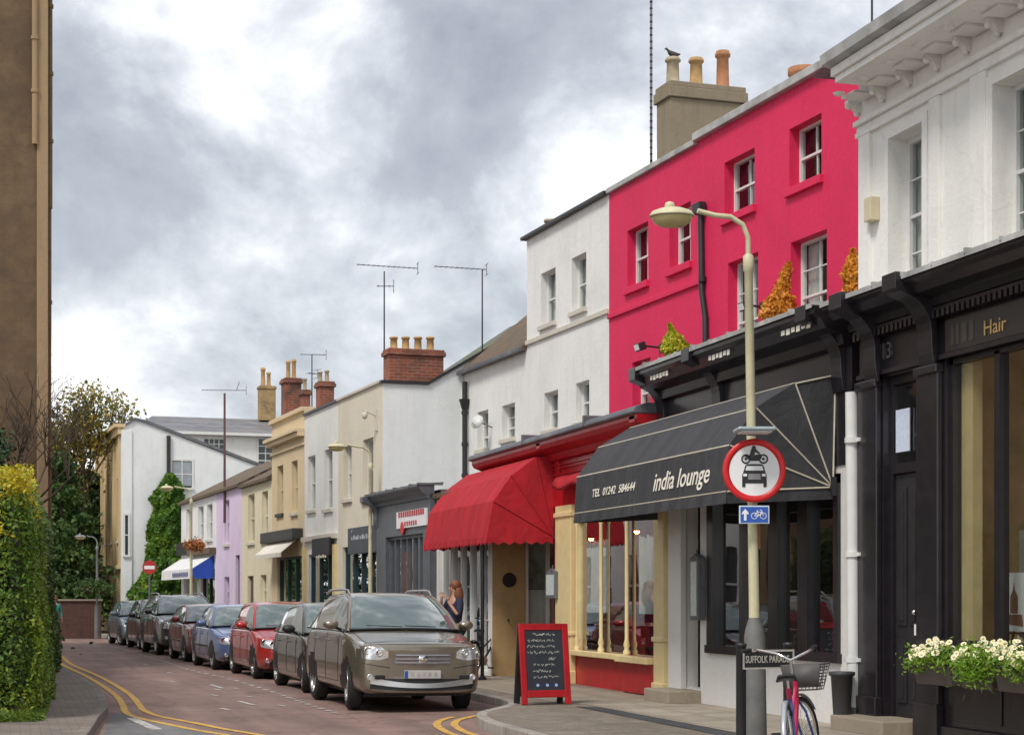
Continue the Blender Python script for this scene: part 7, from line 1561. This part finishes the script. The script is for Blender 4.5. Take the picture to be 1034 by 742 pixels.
def person(label, loc, rz, h, hair, top, legs, arms):
    """arms: {side: (elbow, wrist, fingerdir)}; faces -y; body is one surface"""
    T = thing('person', label, 'person', loc, rz); k = h/1.7
    V = []; E_ = []
    def v(x, y, z, r, r2=None): V.append((x*k, y*k, z*k, r*k, (r2 or r)*k)); return len(V)-1
    def e(*a): 
        for i, j in zip(a, a[1:]): E_.append((i, j))
    pel = v(0, 0, .92, .14, .1); wa = v(0, 0, 1.07, .115, .085); ch = v(0, 0, 1.27, .15, .1); nk = v(0, .005, 1.43, .06, .055); hd0 = v(0, -.005, 1.51, .055); hd = v(0, -.01, 1.59, .078, .09); hd2 = v(0, 0, 1.665, .06, .07)
    e(pel, wa, ch, nk, hd0, hd, hd2)
    feet = []
    for s, dy in ((1, -.06), (-1, .08)):
        hip = v(s*.09, 0, .86, .085); kn = v(s*.1, dy*.5-.02, .47, .055); an = v(s*.1, dy, .09, .038); ft = v(s*.11, dy-.1, .035, .035, .03); to = v(s*.115, dy-.17, .03, .03, .022); e(pel, hip, kn, an, ft, to); feet.append((hip, kn, an))
    arm = {}
    for s, (el, wr, fd) in arms.items():
        sh = v(s*.17, 0, 1.37, .05); a = v(el[0], el[1], el[2], .036); b = v(wr[0], wr[1], wr[2], .024); e(ch, sh, a, b); fd = Vector(fd).normalized(); sd = fd.cross(Vector((0, 0, 1)))
        if sd.length < .1: sd = Vector((1, 0, 0))
        sd.normalize(); w = Vector(wr); pm_ = w+fd*.05; p_ = v(pm_.x, pm_.y, pm_.z, .03, .016); e(b, p_)
        for f, (o_, L_) in enumerate(((-.028, .062), (-.01, .075), (.01, .07), (.027, .055))):
            q0 = pm_+fd*.03+sd*o_; q1 = q0+fd*L_*.5; q2 = q1+fd*L_*.45+Vector((0, 0, -.015)); i0 = v(*q0, .009); i1 = v(*q1, .0085); i2 = v(*q2, .007); e(p_, i0, i1, i2)
        q0 = w+fd*.03-sd*.035; q1 = q0+fd*.035-sd*.02; i0 = v(*q0, .011); i1 = v(*q1, .009); e(p_, i0, i1); arm[s] = (el, wr)
    skinmesh('body', V, E_, SKIN, T)
    m = MB(); m.ball((0, -.105*k, 1.575*k), .014*k, 1, 1.3, 1.6); m.ball((.032*k, -.085*k, 1.605*k), .011*k); m.ball((-.032*k, -.085*k, 1.605*k), .011*k); m.ball((.083*k, .0, 1.585*k), .022*k, .5, 1, 1.4); m.ball((-.083*k, .0, 1.585*k), .022*k, .5, 1, 1.4); m.build('face_features', SKIN, T)
    MB().ball((0, -.092*k, 1.535*k), .02*k, 1.3, .5, .35).build('mouth', paint('lip', (.4, .12, .1), .5), T)
    # hair
    m = MB(); rr = hair[1]
    m.ball((0, .022*k, 1.625*k), .105*k, .98, 1.02, 1.0, 20, 14)
    b_ = MB().ball((0, .05*k, (1.6-rr*.5)*k), 1, .14*k, .1*k, (.06+rr*.6)*k, 16, 10); m.add(b_.v, b_.f, True); m.build('hair', hair[0], T)
    V2 = []; E2 = []
    def v2(x, y, z, r, r2=None): V2.append((x*k, y*k, z*k, r*k, (r2 or r)*k)); return len(V2)-1
    a = v2(0, 0, .9, .165, .125); b = v2(0, 0, 1.07, .135, .105); c = v2(0, 0, 1.28, .17, .12); d = v2(0, .01, 1.39, .08, .07); E2 += [(a, b), (b, c), (c, d)]
    for s, (el, wr) in arm.items(): sh = v2(s*.17, 0, 1.37, .066); q = v2(*el, .048); lp = Vector(el).lerp(Vector(wr), .15 if top[1] else .85); q2 = v2(*lp, .04); E2 += [(c, sh), (sh, q), (q, q2)]
    skinmesh('top', V2, E2, top[0], T)
    V3 = []; E3 = []
    def v3(x, y, z, r): V3.append((x*k, y*k, z*k, r*k, r*k)); return len(V3)-1
    a = v3(0, 0, .93, .15)
    for s, dy in ((1, -.06), (-1, .08)): b = v3(s*.09, 0, .84, .105); c = v3(s*.1, dy*.5-.02, .47, .072); d = v3(s*.1, dy, .1, .055); E3 += [(a, b), (b, c), (c, d)]
    skinmesh('trousers', V3, E3, legs, T)
    for s, dy in ((1, -.06), (-1, .08)): MB().ball((s*.11*k, (dy-.07)*k, .035*k), .05*k, .85, 2.5, .8).build('shoe', IRON, T)
    return T
p = spot(459, 31.5, .122)
pw = person('woman with long auburn hair in a navy top lifting her hands to her face', p, -YAW-.9, 1.76, (HAIRM, .28), (NAVY, True), JEAN, {1: ((.26, -.12, 1.12), (.12, -.22, 1.36), (-.2, -.1, 1)), -1: ((-.27, -.1, 1.12), (-.1, -.2, 1.4), (.1, -.1, 1))})
p = spot(55, 62, .02)
person('distant person in a teal jacket walking past the end of the hedge', (p.x, p.y, .004), .3, 1.66, (HAIRM, .1), (TEALC, False), JEAN, {1: ((.24, .04, 1.1), (.25, -.05, .88), (0, -.1, -1)), -1: ((-.24, -.06, 1.1), (-.22, -.16, .9), (0, -.2, -1))})
# ------------------------------------------------------------------ world, sun, camera
w = bpy.data.worlds.new('World'); S.world = w; w.use_nodes = True; nt = w.node_tree; nt.nodes.clear()
SUN_EL, SUN_AZ = R(52), R(230)          # azimuth clockwise from +y: sun behind the left shoulder
def NN(t): return nt.nodes.new(t)
sky = NN('ShaderNodeTexSky'); sky.sky_type = 'NISHITA'; sky.sun_disc = False; sky.sun_elevation = SUN_EL; sky.sun_rotation = SUN_AZ; sky.air_density = 1.2; sky.dust_density = 1.5
bg1 = NN('ShaderNodeBackground'); bg1.inputs['Strength'].default_value = .09; nt.links.new(sky.outputs[0], bg1.inputs[0])
tc = NN('ShaderNodeTexCoord'); 
mp = NN('ShaderNodeMapping'); mp.inputs['Scale'].default_value = (1, 1, 1.25); mp.inputs['Location'].default_value = CLOUDLOC; nt.links.new(tc.outputs['Generated'], mp.inputs['Vector'])
n1 = noise(nt, mp.outputs['Vector'], 6.5, 9, .58, .2); n2 = noise(nt, mp.outputs['Vector'], 2.3, 3, .5, .2); n3 = noise(nt, mp.outputs['Vector'], 14, 6, .6, .4)
sp = NN('ShaderNodeSeparateXYZ'); nt.links.new(tc.outputs['Generated'], sp.inputs[0])
def M(op, a, b=None, c=None):
    q = NN('ShaderNodeMath'); q.operation = op
    for i, x in enumerate((a, b, c)):
        if x is None: continue
        if isinstance(x, (int, float)): q.inputs[i].default_value = x
        else: nt.links.new(x, q.inputs[i])
    return q.outputs[0]
d = M('ADD', M('MULTIPLY', n1.outputs['Fac'], .62), M('ADD', M('MULTIPLY', n2.outputs['Fac'], .3), M('MULTIPLY', n3.outputs['Fac'], .14)))
# clouds thin and brighten towards the horizon and over the houses on the right
ridge = M('ADD', M('MULTIPLY', M('SUBTRACT', sp.outputs['Z'], .165), -.75), 0.0)
az = M('MULTIPLY', M('SUBTRACT', sp.outputs['X'], .33), .55)
hz = M('MAXIMUM', M('MULTIPLY', ridge, 1.0), -.03); az = M('MINIMUM', M('MAXIMUM', az, -.03), .12)
d2 = M('ADD', d, M('ADD', hz, az))
col = ramp(nt, d2, [(.34, (.21, .23, .26)), (.44, (.31, .33, .365)), (.50, (.46, .475, .505)), (.55, (.64, .65, .665)), (.61, (.93, .93, .92))])
bg2 = NN('ShaderNodeBackground'); nt.links.new(col, bg2.inputs[0]); bg2.inputs['Strength'].default_value = 1.0
mx = NN('ShaderNodeMixShader'); mx.inputs[0].default_value = .9; nt.links.new(bg1.outputs[0], mx.inputs[1]); nt.links.new(bg2.outputs[0], mx.inputs[2])
out = NN('ShaderNodeOutputWorld'); nt.links.new(mx.outputs[0], out.inputs[0])
sl_ = bpy.data.lights.new('sun', 'SUN'); sl_.energy = 1.5; sl_.angle = R(16); sl_.color = (1, .95, .87); so = bpy.data.objects.new('sun', sl_); COL.objects.link(so)
dv = Vector((math.sin(SUN_AZ)*math.cos(SUN_EL), math.cos(SUN_AZ)*math.cos(SUN_EL), math.sin(SUN_EL))); so.rotation_euler = dv.to_track_quat('Z', 'Y').to_euler(); so.location = dv*50
cam = bpy.data.cameras.new('camera'); co = bpy.data.objects.new('camera', cam); COL.objects.link(co); co.location = (0, 0, EYE); co.rotation_euler = (R(90), 0, -YAW)
cam.sensor_width = 36; cam.sensor_fit = 'HORIZONTAL'; cam.lens = 36*FOC/1034; cam.shift_y = (HOR-371)/1034; cam.clip_end = 2000; cam.clip_start = .1; S.camera = co
S.view_settings.view_transform = 'Standard'; S.view_settings.look = 'None'; S.view_settings.exposure = EXPO; S.view_settings.gamma = 1
S.cycles.use_denoising = True; S.cycles.max_bounces = 8; S.cycles.transparent_max_bounces = 16; S.cycles.sample_clamp_indirect = 6
